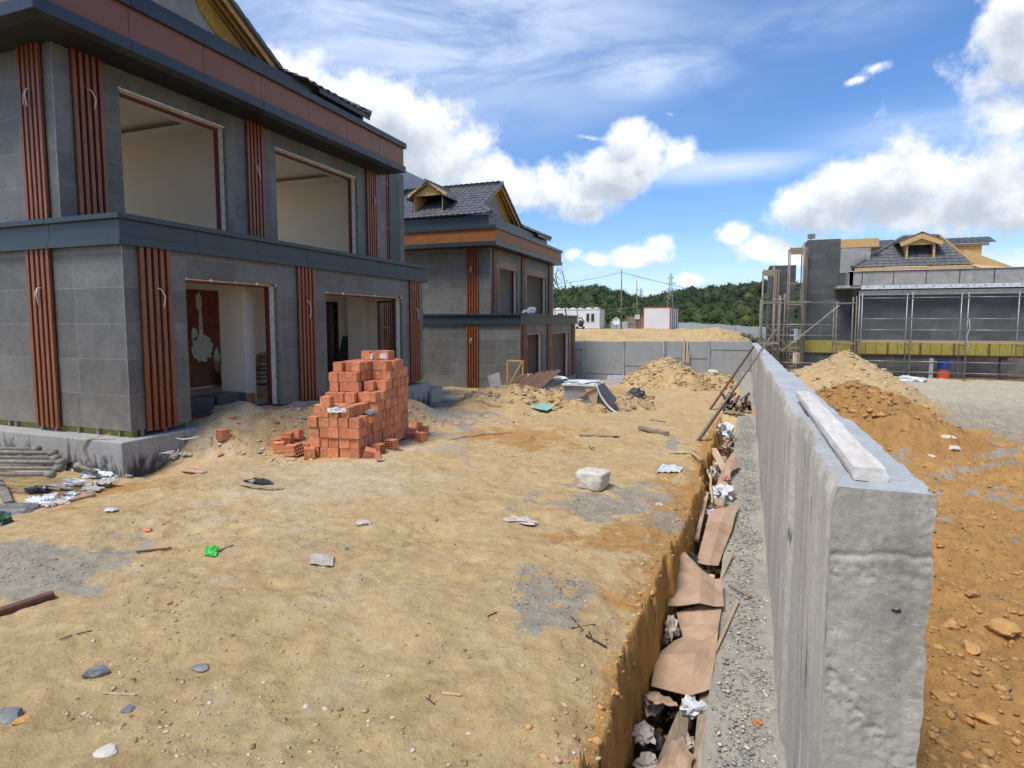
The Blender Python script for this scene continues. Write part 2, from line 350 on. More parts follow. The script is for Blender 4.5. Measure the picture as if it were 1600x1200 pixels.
def concrete_mat(name, c1, c2, boards=None, streak=.4, bs=.8):
    m, t, p = newmat(name); v = objvec(t)
    n = noise(t, v, 1.3, 9, .62, .5); c = ramp(t, n, [(.3, c2), (.7, c1)])
    n2 = noise(t, v, 22, 8, .7); c = mix(t, .35, c, ramp(t, n2, [(.3, tuple(x * .60 for x in c2[:3]) + (1,)), (.65, c1)]))
    vv = objvec(t, (4, 4, .35)); n3 = noise(t, vv, 2.2, 7, .65, .3)
    c = mix(t, ramp(t, n3, [(.5, (0, 0, 0, 1)), (.72, (streak,) * 3 + (1,))]), c, tuple(x * .5 for x in c2[:3]) + (1,))
    nb = noise(t, v, 45, 6, .7)
    if boards:
        nl = noise(t, objvec(t, (1.3, 1.3, .10)), boards, 4, .5, .25); ab = nd(t, 'ShaderNodeMath', operation='SUBTRACT'); t.links.new(nl, ab.inputs[0]); ab.inputs[1].default_value = .5
        ab2 = nd(t, 'ShaderNodeMath', operation='ABSOLUTE'); t.links.new(ab.outputs[0], ab2.inputs[0]); lf = ramp(t, ab2.outputs[0], [(.0, (1, 1, 1, 1)), (.010, (0, 0, 0, 1))])
        gate = ramp(t, noise(t, v, 2.3, 4, .6), [(.46, (0, 0, 0, 1)), (.54, (.85, .85, .85, 1))]); c = mix(t, mix(t, 1, lf, gate, 'MULTIPLY'), c, (.035, .033, .028, 1))
    fl = ramp(t, noise(t, v, 19, 9, .78, .8), [(.60, (0, 0, 0, 1)), (.66, (.55, .55, .55, 1))]); c = mix(t, fl, c, tuple(min(.8, x * 1.55) for x in c1[:3]) + (1,))
    vo = nd(t, 'ShaderNodeTexVoronoi'); vo.inputs['Scale'].default_value = 26; t.links.new(v, vo.inputs['Vector'])
    pit = ramp(t, vo.outputs['Distance'], [(.05, (0, 0, 0, 1)), (.13, (1, 1, 1, 1))])
    nm = noise(t, v, 3.1, 4, .6); pm = ramp(t, nm, [(.52, (1, 1, 1, 1)), (.6, (0, 0, 0, 1))])
    pit = mix(t, pm, pit, (1, 1, 1, 1))
    c = mix(t, 1, c, mix(t, .55, (1, 1, 1, 1), pit), 'MULTIPLY')
    t.links.new(c, p.inputs['Base Color']); p.inputs['Roughness'].default_value = .9
    b1 = bump(t, p, noise(t, v, 9, 9, .72), bs, .014); b2 = bump(t, p, nb, .5, .006, b1); bump(t, p, pit, .5, .004, b2)
    return m
M['concrete'] = concrete_mat('grey cast concrete', (.52,.485,.41,1), (.24,.225,.19,1), bs=.55)  # wall end: colour kept darker to make up for the sun on it
M['concrete_brightened'] = concrete_mat('formed concrete brightened against shade', (.76,.70,.59,1), (.42,.39,.325,1), boards=1.6, streak=.25, bs=.5)  # long wall faces: colour lightened and warmed to offset their bluish shade
M['concrete_top'] = concrete_mat('trowelled concrete top', (.50,.51,.51,1), (.32,.33,.33,1), streak=.1, bs=1.0)
M['precast'] = concrete_mat('precast concrete plank', (.36,.37,.37,1), (.28,.285,.285,1), streak=.25, bs=.2)
M['plinth'] = concrete_mat('concrete plinth', (.40,.38,.35,1), (.26,.25,.23,1), streak=.7, bs=.5)

def plinth_mat():
    m = concrete_mat('stained concrete plinth', (.40,.385,.355,1), (.27,.26,.24,1), streak=.3, bs=.5); t = m.node_tree
    p = [n for n in t.nodes if n.type == 'BSDF_PRINCIPLED'][0]; src = p.inputs['Base Color'].links[0].from_socket
    tcn = nd(t, 'ShaderNodeTexCoord'); s = nd(t, 'ShaderNodeSeparateXYZ'); t.links.new(tcn.outputs['Object'], s.inputs[0])
    n = noise(t, objvec(t, (1.6, 1.6, .45)), 2.0, 9, .78, .8)
    ad = nd(t, 'ShaderNodeMath', operation='MULTIPLY_ADD'); t.links.new(n, ad.inputs[0]); ad.inputs[1].default_value = 3.0; ad.inputs[2].default_value = -1.58
    a2 = nd(t, 'ShaderNodeMath', operation='SUBTRACT'); t.links.new(ad.outputs[0], a2.inputs[0]); 
    zz = nd(t, 'ShaderNodeMath', operation='MULTIPLY_ADD'); t.links.new(s.outputs[2], zz.inputs[0]); zz.inputs[1].default_value = 1.2; zz.inputs[2].default_value = .35
    t.links.new(zz.outputs[0], a2.inputs[1])
    f = ramp(t, a2.outputs[0], [(.0, (0, 0, 0, 1)), (.30, (.9, .9, .9, 1))])
    t.links.new(mix(t, f, src, (.022, .022, .024, 1)), p.inputs['Base Color']); return m
M['plinth_stain'] = plinth_mat()

# ------------------------------------------------------------------ numpy noise
_perm = rng.random((256, 256))
def vnoise(x, y):
    xi = np.floor(x).astype(int); yi = np.floor(y).astype(int); fx = x - xi; fy = y - yi
    fx = fx * fx * (3 - 2 * fx); fy = fy * fy * (3 - 2 * fy)
    a = _perm[xi & 255, yi & 255]; b = _perm[(xi + 1) & 255, yi & 255]; c = _perm[xi & 255, (yi + 1) & 255]; d = _perm[(xi + 1) & 255, (yi + 1) & 255]
    return (a * (1 - fx) + b * fx) * (1 - fy) + (c * (1 - fx) + d * fx) * fy - .5
def fbm(x, y, s, o=4, g=.5):
    t = 0; a = 1
    for i in range(o):
        t = t + a * vnoise(x * s + 17.3 * i, y * s + 9.1 * i); a *= g; s *= 2.03
    return t
def sstep(x, a, b):
    t = np.clip((x - a) / (b - a), 0, 1); return t * t * (3 - 2 * t)

# ------------------------------------------------------------------ terrain
def wall_x(y): return .30 + .0095 * np.minimum(y, 42)
def base_left(x, y):
    z = np.interp(y, [-5, 3, 6, 10, 14, 22, 28, 38], [-2.32, -2.36, -2.38, -2.46, -2.64, -3.02, -3.28, -3.70])
    return z + .10 * np.exp(-((x + 3.5) / 2.2) ** 2 - ((y - 3.2) / 2.0) ** 2)
def base_right(x, y): 
    z = np.interp(y, [-5, 6, 13, 20, 30, 38, 60], [-2.32, -2.30, -2.32, -2.55, -2.95, -3.12, -3.2])
    return z + .28 * np.exp(-((x - 5.6) / 1.3) ** 2 - ((y - 12.6) / 1.2) ** 2)
def terr(x, y, detail=True):
    x = np.asarray(x, float); y = np.asarray(y, float)
    wx = wall_x(y); e1 = wx - .97 - .10 * (1 - sstep(y, 4.5, 8))
    n0 = fbm(x, y, .35, 3)
    L = base_left(x, y) + .10 * n0; Rr = base_right(x, y) + .16 * fbm(x + 40, y, .5, 3)
    if detail:
        L = L + .062 * fbm(x, y, 1.7, 5, .55) + .020 * fbm(x, y, 9, 4, .62) - .03 * np.clip(np.abs(fbm(x + 3, y, 3.1, 4, .6)) * -6 + .45, 0, 1) * np.clip(.3 + 2 * fbm(x, y + 7, .6, 2), 0, 1)
        Rr = Rr + .17 * fbm(x, y, 1.5, 6, .60) + .055 * fbm(x, y, 6.5, 5, .65)
        # wheel ruts and footmarks
        L = L - .022 * np.exp(-((x + 2.6 + .25 * np.sin(y * .5)) / .16) ** 2) * sstep(y, 5, 9) - .02 * np.exp(-((x + 4.2 + .25 * np.sin(y * .5)) / .16) ** 2) * sstep(y, 5, 9)
        for tx_, ph_ in ((-1.9, 0.0), (-3.35, 1.0)):
            xc_ = tx_ + .35 * np.sin(y * .33 + .5); d_ = (x - xc_) / .17
            tread = np.clip(np.sin((y + np.abs(x - xc_) * .9) * 42) * 3, -1, 1) * .014
            L = L + (tread - .030) * np.exp(-d_ ** 4) * sstep(y, 4.2, 6.0) * (1 - sstep(y, 15, 19)) * np.clip(.6 + 1.6 * fbm(x, y, .8, 2), 0, 1)
        # pits
        for px, py, r, d in ((-3.30, 5.75, .34, .10), (-6.1, 5.2, .8, .07), (-3.0, 9.5, .7, -.05)):
            L = L - d * np.exp(-(((x - px) ** 2 + (y - py) ** 2) / r ** 2)) * (1 + 1.3 * fbm(x, y, 6, 3))
    # dip of the excavation along the first house's plinth
    L = L - .28 * sstep(-x, 7.6, 9.0) * (1 - sstep(y, 7.0, 8.3)) * .6
    L = L + .62 * sstep(-x, 7.7, 9.2) * sstep(y, 7.2, 8.6) * (1 - sstep(y, 14.5, 16.4)) * (1 + .5 * fbm(x, y, 1.3, 3))
    yn = .07 * fbm(y * 0 + 3.3, y, .9, 3) * 2 + .07 * fbm(x, y, 4, 5, .6)
    edge = e1 + yn
    t = np.clip((x - edge) / .13, 0, 1)
    dz = -3.72 - L
    ditch_on = 1 - sstep(y, 19.2, 20.6)
    prof = sstep(t, .0, .9)
    rim = -.07 * sstep(x, edge - .35, edge) * (1 - t)
    wallrough = .22 * fbm(x * 2 + 5, y * 1.2, 4, 5, .6) * (t > 0) * (t < 1)
    Ld = L + (dz * prof + rim * 1.0 + wallrough) * ditch_on
    after = L
    z = np.where(x < wx + .16, Ld, Rr)
    # terrace beyond the cross wall
    T = np.interp(y, [38.1, 40, 52, 70, 95, 130, 170], [-1.30, -1.22, -.86, -.86, -1.2, -5.5, -7.0]) - .9 * sstep(x, -2.0, 2.5) + .16 * fbm(x, y, .5, 5) * (y < 90)
    T = np.minimum(T, np.where(x > .75, -3.1, 9)) * 1.0
    T = np.where(x > .75, np.minimum(np.interp(y, [38, 60, 95, 130, 170], [-3.1, -3.1, -3.6, -5.5, -7]), T), T)
    z = np.where(y > 38.15, T, z)
    return z
def gz(x, y): return float(terr(np.array([x]), np.array([y]), False)[0])
def G(u, v, zoff=0, left=True):
    """point where the view ray meets the terrain"""
    r = ray(u, v); z = -2.4; 
    for i in range(40):
        t = z / r.z; x, y = r.x * t, r.y * t
        if y > 60 or y < 0: break
        zz = float((base_left if (left and x < .5) else base_right)(np.array(x), np.array(y))) + .10 * float(fbm(np.array([x]), np.array([y]), .35, 3)[0]) * (1 if left else 0)
        z = z * .5 + zz * .5
    t = z / r.z
    return Vector((r.x * t, r.y * t, float(terr(np.array([r.x * t]), np.array([r.y * t]))[0]) + zoff))

def ell(x, y, u, v, ru, rv, zz=None, k=1.0):
    c = G(u, v, left=(u < 1200)); e = G(u + ru, v, left=(u < 1200)); f = G(u, v - rv, left=(u < 1200))
    a = max(.05, (e - c).length); b = max(.05, (f - c).length)
    ca = math.atan2((f - c).y, (f - c).x); dx = x - c.x; dy = y - c.y
    q = dx * math.cos(ca) + dy * math.sin(ca); p = -dx * math.sin(ca) + dy * math.cos(ca)
    d = np.sqrt((p / a) ** 2 + (q / b) ** 2) + 1.3 * fbm(x, y, 2.6, 5, .6)
    return np.clip(1 - sstep(d, .5 * k, 1.3 * k), 0, 1)

def grid_mesh(name, X, Y, Z, mat, kind=None, label=None, cat=None, group=None, attrs=None):
    ny, nx = X.shape; me = bpy.data.meshes.new(name)
    n = nx * ny; co = np.stack([X, Y, Z], -1).reshape(-1, 3).astype('f')
    i = np.arange(ny - 1)[:, None] * nx + np.arange(nx - 1)[None, :]
    q = np.stack([i, i + 1, i + nx + 1, i + nx], -1).reshape(-1, 4)
    me.vertices.add(n); me.vertices.foreach_set('co', co.ravel())
    me.loops.add(q.size); me.loops.foreach_set('vertex_index', q.ravel().astype('i'))
    me.polygons.add(len(q)); me.polygons.foreach_set('loop_start', np.arange(0, q.size, 4, dtype='i'))
    me.polygons.foreach_set('use_smooth', np.ones(len(q), bool))
    me.update(calc_edges=True); me.materials.append(mat)
    if attrs is not None:
        a = me.color_attributes.new('kinds', 'FLOAT_COLOR', 'POINT'); a.data.foreach_set('color', attrs.reshape(-1, 4).astype('f').ravel())
    o = bpy.data.objects.new(name, me); col.objects.link(o); tag(o, label, cat, group, kind); return o

def soil_mat(name, tan1, tan2, orange, grey, fresh, use_attr=True):
    m, t, p = newmat(name); v = objvec(t)
    n1 = noise(t, v, .9, 8, .62, .6); n2 = noise(t, v, 5.5, 9, .68, .3); n3 = noise(t, v, 38, 6, .7)
    c = ramp(t, n1, [(.3, tan2), (.7, tan1)])
    c = mix(t, .45, c, ramp(t, n2, [(.3, tuple(x * .58 for x in tan2[:3]) + (1,)), (.68, tuple(min(1, x * 1.12) for x in tan1[:3]) + (1,))]))
    n5 = noise(t, v, 2.1, 7, .65, 1.0)
    c = mix(t, ramp(t, n5, [(.50, (0, 0, 0, 1)), (.66, (.35, .35, .35, 1))]), c, tuple(.5 * a + .5 * b for a, b in zip(grey, tan1)))
    if use_attr:
        at = nd(t, 'ShaderNodeAttribute'); at.attribute_name = 'kinds'; s = nd(t, 'ShaderNodeSeparateColor'); t.links.new(at.outputs['Color'], s.inputs[0])
        gcol = ramp(t, n2, [(.3, tuple(x * .6 for x in grey[:3]) + (1,)), (.7, grey)])
        ocol = ramp(t, n2, [(.28, tuple(x * .62 for x in orange[:3]) + (1,)), (.7, orange)])
        n7 = noise(t, v, 9, 8, .75, .4)
        def mk(src, lo=.42):
            a_ = nd(t, 'ShaderNodeMath', operation='MULTIPLY_ADD'); t.links.new(n7, a_.inputs[0]); a_.inputs[1].default_value = 1.3; t.links.new(src, a_.inputs[2])
            b_ = nd(t, 'ShaderNodeMapRange'); t.links.new(a_.outputs[0], b_.inputs[0]); b_.inputs[1].default_value = lo + .65; b_.inputs[2].default_value = lo + .95
            c_ = nd(t, 'ShaderNodeMath', operation='MINIMUM'); t.links.new(b_.outputs[0], c_.inputs[0]); c_.inputs[1].default_value = .9; return c_.outputs[0]
        c = mix(t, mk(s.outputs[1], .25), c, ocol); c = mix(t, mk(s.outputs[0], .3), c, gcol); c = mix(t, s.outputs[2], c, fresh)
        gr = nd(t, 'ShaderNodeMath', operation='SUBTRACT'); gr.inputs[0].default_value = 1; t.links.new(at.outputs['Alpha'], gr.inputs[1])
        c = mix(t, gr.outputs[0], c, (.05, .075, .02, 1))
    # scattered small pebbles and crumbs
    for sc_, th, colr in ((55, .13, tuple(min(1, x * 1.12) for x in tan1[:3]) + (1,)), (90, .17, tuple(x * .5 for x in tan2[:3]) + (1,)), (28, .12, tuple(x * .6 for x in tan2[:3]) + (1,))):
        vo = nd(t, 'ShaderNodeTexVoronoi'); vo.inputs['Scale'].default_value = sc_; t.links.new(v, vo.inputs['Vector'])
        f = ramp(t, vo.outputs['Distance'], [(th, (.6, .6, .6, 1)), (th + .06, (0, 0, 0, 1))])
        c = mix(t, f, c, colr)
    t.links.new(c, p.inputs['Base Color']); p.inputs['Roughness'].default_value = .97; p.inputs['Specular IOR Level'].default_value = .15
    b1 = bump(t, p, n2, .9, .06); b2 = bump(t, p, noise(t, v, 17, 8, .75), .95, .022, b1); bump(t, p, n3, .6, .006, b2)
    return m
TAN1 = (.62, .455, .235, 1); TAN2 = (.42, .28, .125, 1); ORG = (.52, .275, .085, 1); GRY = (.41, .365, .285, 1); FRS = (.56, .48, .36, 1)
M['soil'] = soil_mat('sandy clay soil', TAN1, TAN2, ORG, GRY, FRS)
M['soil_pale'] = soil_mat('pale heaped soil', (.58, .42, .215, 1), (.42, .275, .12, 1), ORG, GRY, FRS, False)
M['soil_brown'] = soil_mat('brown heaped clay', (.48, .265, .095, 1), (.31, .16, .052, 1), ORG, (.36, .23, .11, 1), FRS, False)

def axis(segs):
    out = [segs[0][0]]
    for a, b, d in segs:
        n = max(1, int(round((b - a) / d))); out += list(np.linspace(a, b, n + 1)[1:])
    return np.array(out)
xs = axis([(-700,-200,50),(-200,-60,10),(-60,-30,1.5),(-30,-15,.3),(-15,-9,.06),(-9,-1.1,.027),(-1.1,-.35,.010),(-.35,.3,.06),(.3,.62,.04),(.62,6.5,.028),(6.5,12,.06),(12,20,.2),(20,60,1.5),(60,200,10),(200,700,50)])
ys = [-4, -2, 0, 1.2, 2.0]; 
while ys[-1] < 48: ys.append(ys[-1] + max(.020, .0068 * ys[-1]))
while ys[-1] < 150: ys.append(ys[-1] + .02 * ys[-1])
while ys[-1] < 1500: ys.append(ys[-1] * 1.15)
ys = np.array(ys)
X, Y = np.meshgrid(xs, ys)
near = (np.abs(X) < 30)
X = X + np.where(near, .0095 * np.clip(Y, 0, 42) * np.clip(1 - np.abs(X) / 30, 0, 1), 0)
Z = terr(X, Y)
A = np.zeros(X.shape + (4,)); A[..., 3] = 1
wxg = wall_x(Y); right = (X > wxg + .2) & (Y < 38.2)
grey = np.zeros_like(X); orange = np.zeros_like(X); fresh = np.zeros_like(X)
for e in [(850,930,60,42),(955,790,95,24),(1000,768,50,16),(40,885,110,38),(20,700,60,20),(690,632,60,22),(1050,690,10,10)]:
    grey = np.maximum(grey, .95 * ell(X, Y, *e))
for e in [(1065,800,45,60),(1040,900,45,60),(1000,1040,50,80),(230,745,130,22),(1130,690,40,30),(800,680,110,14),(960,615,60,8)]:
    orange = np.maximum(orange, .55 * ell(X, Y, *e))
for e in [(540,735,90,20),(390,660,90,34),(400,690,90,20),(640,690,60,12),(500,760,160,20)]:
    fresh = np.maximum(fresh, .4 * ell(X, Y, *e))
edge = wxg - .97
orange = np.maximum(orange, np.where((X > edge - .25) & (X < edge + .3) & (Y < 20), .8 * sstep(X - edge, -.25, .02), 0))
rm = np.clip(1 - .18 * (fbm(X, Y, .5, 4) + .2), 0, 1)
greyR = .8 * ell(X, Y, 1560, 640, 90, 28)
GX_ = (X > 5.2 + .5 * fbm(X, Y, .6, 4)) & (Y > 15)
greyR = np.maximum(greyR, .55 * GX_)
orange = np.where(right, rm * (1 - sstep(Y, 22, 28) * .8), orange)
grey = np.where(right, np.clip(greyR, 0, .9), grey * np.where(X > wxg - .9, 0, 1))
fresh = np.where(right, .4 * sstep(Y, 18, 26) * (X > 3), fresh)
A[..., 0] = grey; A[..., 1] = orange; A[..., 2] = fresh
A[..., 3] = 1 - sstep(Y, 88, 120)
grid_mesh('ground', X, Y, Z, M['soil'], kind='structure', attrs=A)

def heap(label, cx, cy, rx, ry, h, mat, rot=0, seed=0, group=None, rough=1, n=120, name='dirt_pile', cat='dirt pile', pw=1.0):
    u = np.linspace(-1.25, 1.25, n); U, V = np.meshgrid(u, u)
    x = cx + U * rx * math.cos(rot) - V * ry * math.sin(rot); y = cy + U * rx * math.sin(rot) + V * ry * math.cos(rot)
    r = np.sqrt(U ** 2 + V ** 2); 
    rr = r * (1 + .45 * fbm(x + seed, y, 1.2 / max(rx, ry) * 1.5, 3))
    prof = np.clip(1 - rr, -.3, 1); prof = np.where(prof > 0, prof ** pw, prof)
    prof = np.where(prof > .55, .55 + (prof - .55) * .7, prof)
    z = terr(x, y, False) + h * prof * 1.1 + (.16 * fbm(x, y + seed, 1.6, 5, .55) + .07 * fbm(x, y, 5.5, 4, .62)) * rough * np.clip(prof * 4, 0, 1) * min(1, h) - .06
    z = np.where(r > 1.2, z - .3, z)
    def hz(px, py, cx=cx, cy=cy):
        a = px - cx; b = py - cy; uu = (a * math.cos(rot) + b * math.sin(rot)) / rx; vv = (-a * math.sin(rot) + b * math.cos(rot)) / ry
        q = np.sqrt(uu ** 2 + vv ** 2); q2 = q * (1 + .45 * fbm(px + seed, py, 1.2 / max(rx, ry) * 1.5, 3)); pf = np.clip(1 - q2, -.3, 1); pf = np.where(pf > .55, .55 + (pf - .55) * .7, pf)
        return np.where(q < 1.15, terr(px, py, False) + h * pf * 1.1 + (.16 * fbm(px, py + seed, 1.6, 5, .55)) * rough * np.clip(pf * 4, 0, 1) * min(1, h) - .06, -50)
    HEAPS.append(hz)
    return grid_mesh(name, x, y, z, mat, label=label, cat=cat, group=group)
HEAPS = []
def surf(x, y):
    z = terr(x, y)
    for f in HEAPS: z = np.maximum(z, f(x, y))
    return z
_T = np.geomspace(2.0, 62, 380)
def G(u, v, zoff=0, left=True):
    r = ray(u, v); hl = math.hypot(r.x, r.y); x = r.x / hl * _T; y = r.y / hl * _T; z = r.z / hl * _T; s = surf(x, y)
    k = np.nonzero(z < s)[0]
    k = k[0] if len(k) else len(_T) - 1
    return Vector((x[k], y[k], s[k] + zoff))

# ------------------------------------------------------------------ houses
def wall_with_openings(mb, plane, axis_, a0, a1, z0, z1, thick, openings):
    """vertical wall slab; plane = outer face coordinate, inner face at plane - thick (x walls) or plane + thick (y walls)"""
    cuts = sorted(openings); cur = a0
    def put(p, q, r, s):
        if q - p < 1e-4 or s - r < 1e-4: return
        if axis_ == 'x': mb.box(plane - thick, p, r, plane, q, s)
        else: mb.box(p, plane, r, q, plane + thick, s)
    for (p, q, zb, zt) in cuts:
        put(cur, p, z0, z1); put(p, q, z0, zb); put(p, q, zt, z1); cur = q
    put(cur, a1, z0, z1)

def slat_panel(parent, face, a, b, z0, z1, out=.07, n=5, mats=None, label=None):
    """vertical slats on a dark backing. face=('x',X) facing +x or ('y',Y) facing -y"""
    mb = MB(); mb.cur = 1
    ax, c = face
    if ax == 'x': mb.box(c + .003, a, z0 + .01, c + .022, b, z1)
    else: mb.box(a, c - .022, z0 + .01, b, c - .003, z1)
    mb.cur = 0; w = (b - a) / (n + (n - 1) * .8); 
    for k in range(n):
        p = a + k * w * 1.8
        if ax == 'x': mb.box(c + .022, p, z0, c + out, p + w, z1)
        else: mb.box(p, c - out, z0, p + w, c - .022, z1)
    o = mb.build('slat_panel', [M['slat'], M['slat_back']], parent, bevel=.004)
    if label: o['label'] = label
    return o

def cable(parent, face, a, z, kind=0, name='cable_end'):
    mb = MB(); ax, c = face
    def P(o_, s_, z_): return (c + o_, a + s_, z + z_) if ax == 'x' else (a + s_, c - o_, z + z_)
    shapes = [[[(.06,0,0),(.10,-.05,.0),(.13,-.09,-.10),(.12,-.11,-.26)],[(.06,0,0),(.12,-.02,.0),(.14,-.03,-.12),(.13,.0,-.30)]],
              [[(.06,-.04,0),(.11,0,-.03),(.12,.06,-.14),(.11,.07,-.18),(.12,.03,-.34)]],
              [[(.06,-.05,.02),(.11,-.01,.0),(.12,.03,-.12),(.12,.02,-.26),(.11,0,-.38)]],
              [[(.06,0,0),(.10,-.03,-.12),(.12,.02,-.25),(.11,.07,-.36)],[(.06,.02,0),(.1,.04,-.16)]]]
    for s in shapes[kind % 4]: mb.tube([P(*q) for q in s], .009, 6)
    return mb.build(name, M['wire'], parent, smooth=True)

def cornice(parent, x, y0, y1, z0, z1, xb, name='cornice', seam=1.5, panel=None, trim=None, cap=.0, ret=True, th=.14, rt=.0):
    """banded metal cornice on the front (x face) with a return along -y side back to xb"""
    panel = panel or M['anthracite']; trim = trim or M['anthracite']; H = z1 - z0
    tb = .13 * 1.0 if H < .7 else .19; tc_ = .085 if H < .7 else .16
    mb = MB(); g = .004
    yy = list(np.arange(y0, y1, seam)) + [y1]
    if yy[-1] - yy[-2] < .3: yy.pop(-2)
    def seg(zz0, zz1, o):
        for i in range(len(yy) - 1): mb.box(x - .25, yy[i] + (g if i else -0.0) - (o if i == 0 else 0), zz0, x + o, yy[i+1] - g + (o + g if i == len(yy) - 2 else 0), zz1)
        xx = list(np.arange(x - .25, xb, -seam)) + [xb]
        for i in range(len(xx) - 1): mb.box(xx[i+1] + g, y0 - o, zz0, xx[i] - (g if i else .0005), y0 + .25, zz1)
        if rt: mb.box(x - rt, y1 - .2, zz0, x - .25 - .0005, y1 + o, zz1)
    mb.cur = 0; seg(z0, z0 + tb, .02)
    mb.cur = 1; seg(z0 + tb, z1 - tc_, -.03)
    mb.cur = 0; seg(z1 - tc_, z1, .045)
    return mb.build(name, [trim, panel], parent, bevel=.003)

def tiles(mb, O, S, T, N, inside, smax, tmax, w=.30, l=.36, h=.045, smin=0):
    """curved interlocking tiles covering the part of the plane O + s*S + t*T where inside(s,t)"""
    O = Vector(O); S = Vector(S).normalized(); T = Vector(T).normalized(); N = Vector(N).normalized(); K = 5
    prof = [0, .75, 1, .55, .0]
    s = smin
    while s < smax:
        t = 0; 
        while t < tmax:
            if inside(s + w / 2, t + l * .4):
                j = random.uniform(-.006, .006)
                lo = []; hi = []; bt = []
                for k in range(K):
                    ss = s + w * k / (K - 1); hh = prof[k] * h
                    lo.append(O + S * ss + T * t + N * (hh + .034 + j)); hi.append(O + S * ss + T * (t + l) + N * (hh + .004)); bt.append(O + S * ss + T * t + N * (hh - .004))
                F = [(k, k+1, K+k+1, K+k) for k in range(K-1)] + [(2*K+k, 2*K+k+1, k+1, k) for k in range(K-1)]
                mb.add(lo + hi + bt, F)
            t += l
        s += w

def ridge_caps(mb, a, b, r=.10, l=.38):
    a = Vector(a); b = Vector(b); n = max(1, int((b - a).length / l)); d = (b - a) / n
    for i in range(n): mb.tube([a + d * i - d * .08, a + d * (i + 1)], [r * 1.12, r * .92], 8)

def window_opening(parent, x, a, b, z0, z1, name='window_opening', frame_z=True, top_strip=True, side=True, blobs=0, header=0):
    """reveal lining, insulation edge and red steel sub-frame of an unglazed opening in an x-facing wall"""
    root = bpy.data.objects.new(name, None); col.objects.link(root); root.parent = parent; root.empty_display_size = .1
    e = .003
    mb = MB(); mb.cur = 0   # white reveal lining, both sides and head
    mb.box(x - .20, b - .025, z0 + e, x - .075, b - e, z1 - .03); mb.box(x - .20, a + e, z0 + e, x - .075, a + .025, z1 - .03)
    mb.box(x - .20, a + e, z1 - .028, x - .01 if top_strip else x - .12, b - e, z1 - e)
    ob = mb.build('reveal', M['plaster_white'], root)
    mb = MB(); mb.box(x - .073, b - .022, z0 + e, x - .008, b - e, z1 - .032); mb.build('insulation_edge', M['rockwool'], root)
    mb = MB(); mb.box(x - .073, a + e, z0 + e, x - .008, a + .022, z1 - .032); mb.build('insulation_edge', M['rockwool'], root)
    mb = MB(); fx0, fx1 = x - .30, x - .205
    mb.box(fx0, a + e, z0 + e, fx1, a + .06, z1 - e); mb.box(fx0, b - .06, z0 + e, fx1, b - e, z1 - e)
    mb.box(fx0, a + .06, z1 - .07 - header, fx1, b - .06, z1 - e)
    if frame_z: mb.box(fx0, a + .06, z0 + e, fx1, b - .06, z0 + .045)
    for k in range(3):
        zz = z0 + (z1 - z0) * (.25 + .25 * k); mb.box(fx1, b - .085, zz - .02, fx1 + .012, b - .055, zz + .02)
    mb.build('steel_frame', M['redsteel'], root, bevel=.003)
    if blobs:
        mb = MB()
        for k in range(blobs):
            yy = a + (b - a) * (k / (blobs - 1)); yy = min(max(yy, a + .04), b - .04)
            mb.lumpy((x - .0, yy, z1 - .02), .038 if k % 2 else .028, 1, .3, 2, (.7, 1.2 if k % 2 else .8, .8), k + 1)
        mb.build('foam_dab', M['foam_board'], root)
    return root

def room(parent, x0, x1, y0, y1, z0, z1, extra=None, name='room', tray=False, floor=None, holes=None, yholes=None):
    """inside-out box: floor, back wall, side walls and ceiling (each with thickness)"""
    mb = MB(); t = .12
    mb.cur = 0
    hs = holes or []
    wall_with_openings(mb, x0, 'x', y0 - t, y1 + t, z0, z1, t, hs)
    mb.box(x0, y0 - t, z0, x1, y0, z1); wall_with_openings(mb, y1, 'y', x0, x1, z0, z1, min(t, .045) if yholes else t, yholes or [])
    mb.cur = 1
    if tray:
        d = .85; mb.box(x0 - t, y0 - t, z1 + .20, x1, y1 + t, z1 + .30)
        for dd, za_, zb_ in ((.60, z1, z1 + .055), (.22, z1 + .056, z1 + .199)):
            mb.box(x0 - t, y0 - t, za_, x0 + dd, y1 + t, zb_); mb.box(x1 - dd - .3, y0 - t, za_, x1, y1 + t, zb_)
            mb.box(x0 + dd, y0 - t, za_, x1 - dd - .3, y0 + dd, zb_); mb.box(x0 + dd, y1 - dd, za_, x1 - dd - .3, y1 + t, zb_)
    else: mb.box(x0 - t, y0 - t, z1, x1, y1 + t, z1 + .12)
    mb.cur = 2; mb.box(x0 - t, y0 - t, z0 - .12, x1, y1 + t, z0 - .001)
    return mb.build(name, [M['plaster'], M['ceiling'], M['screed']], parent)

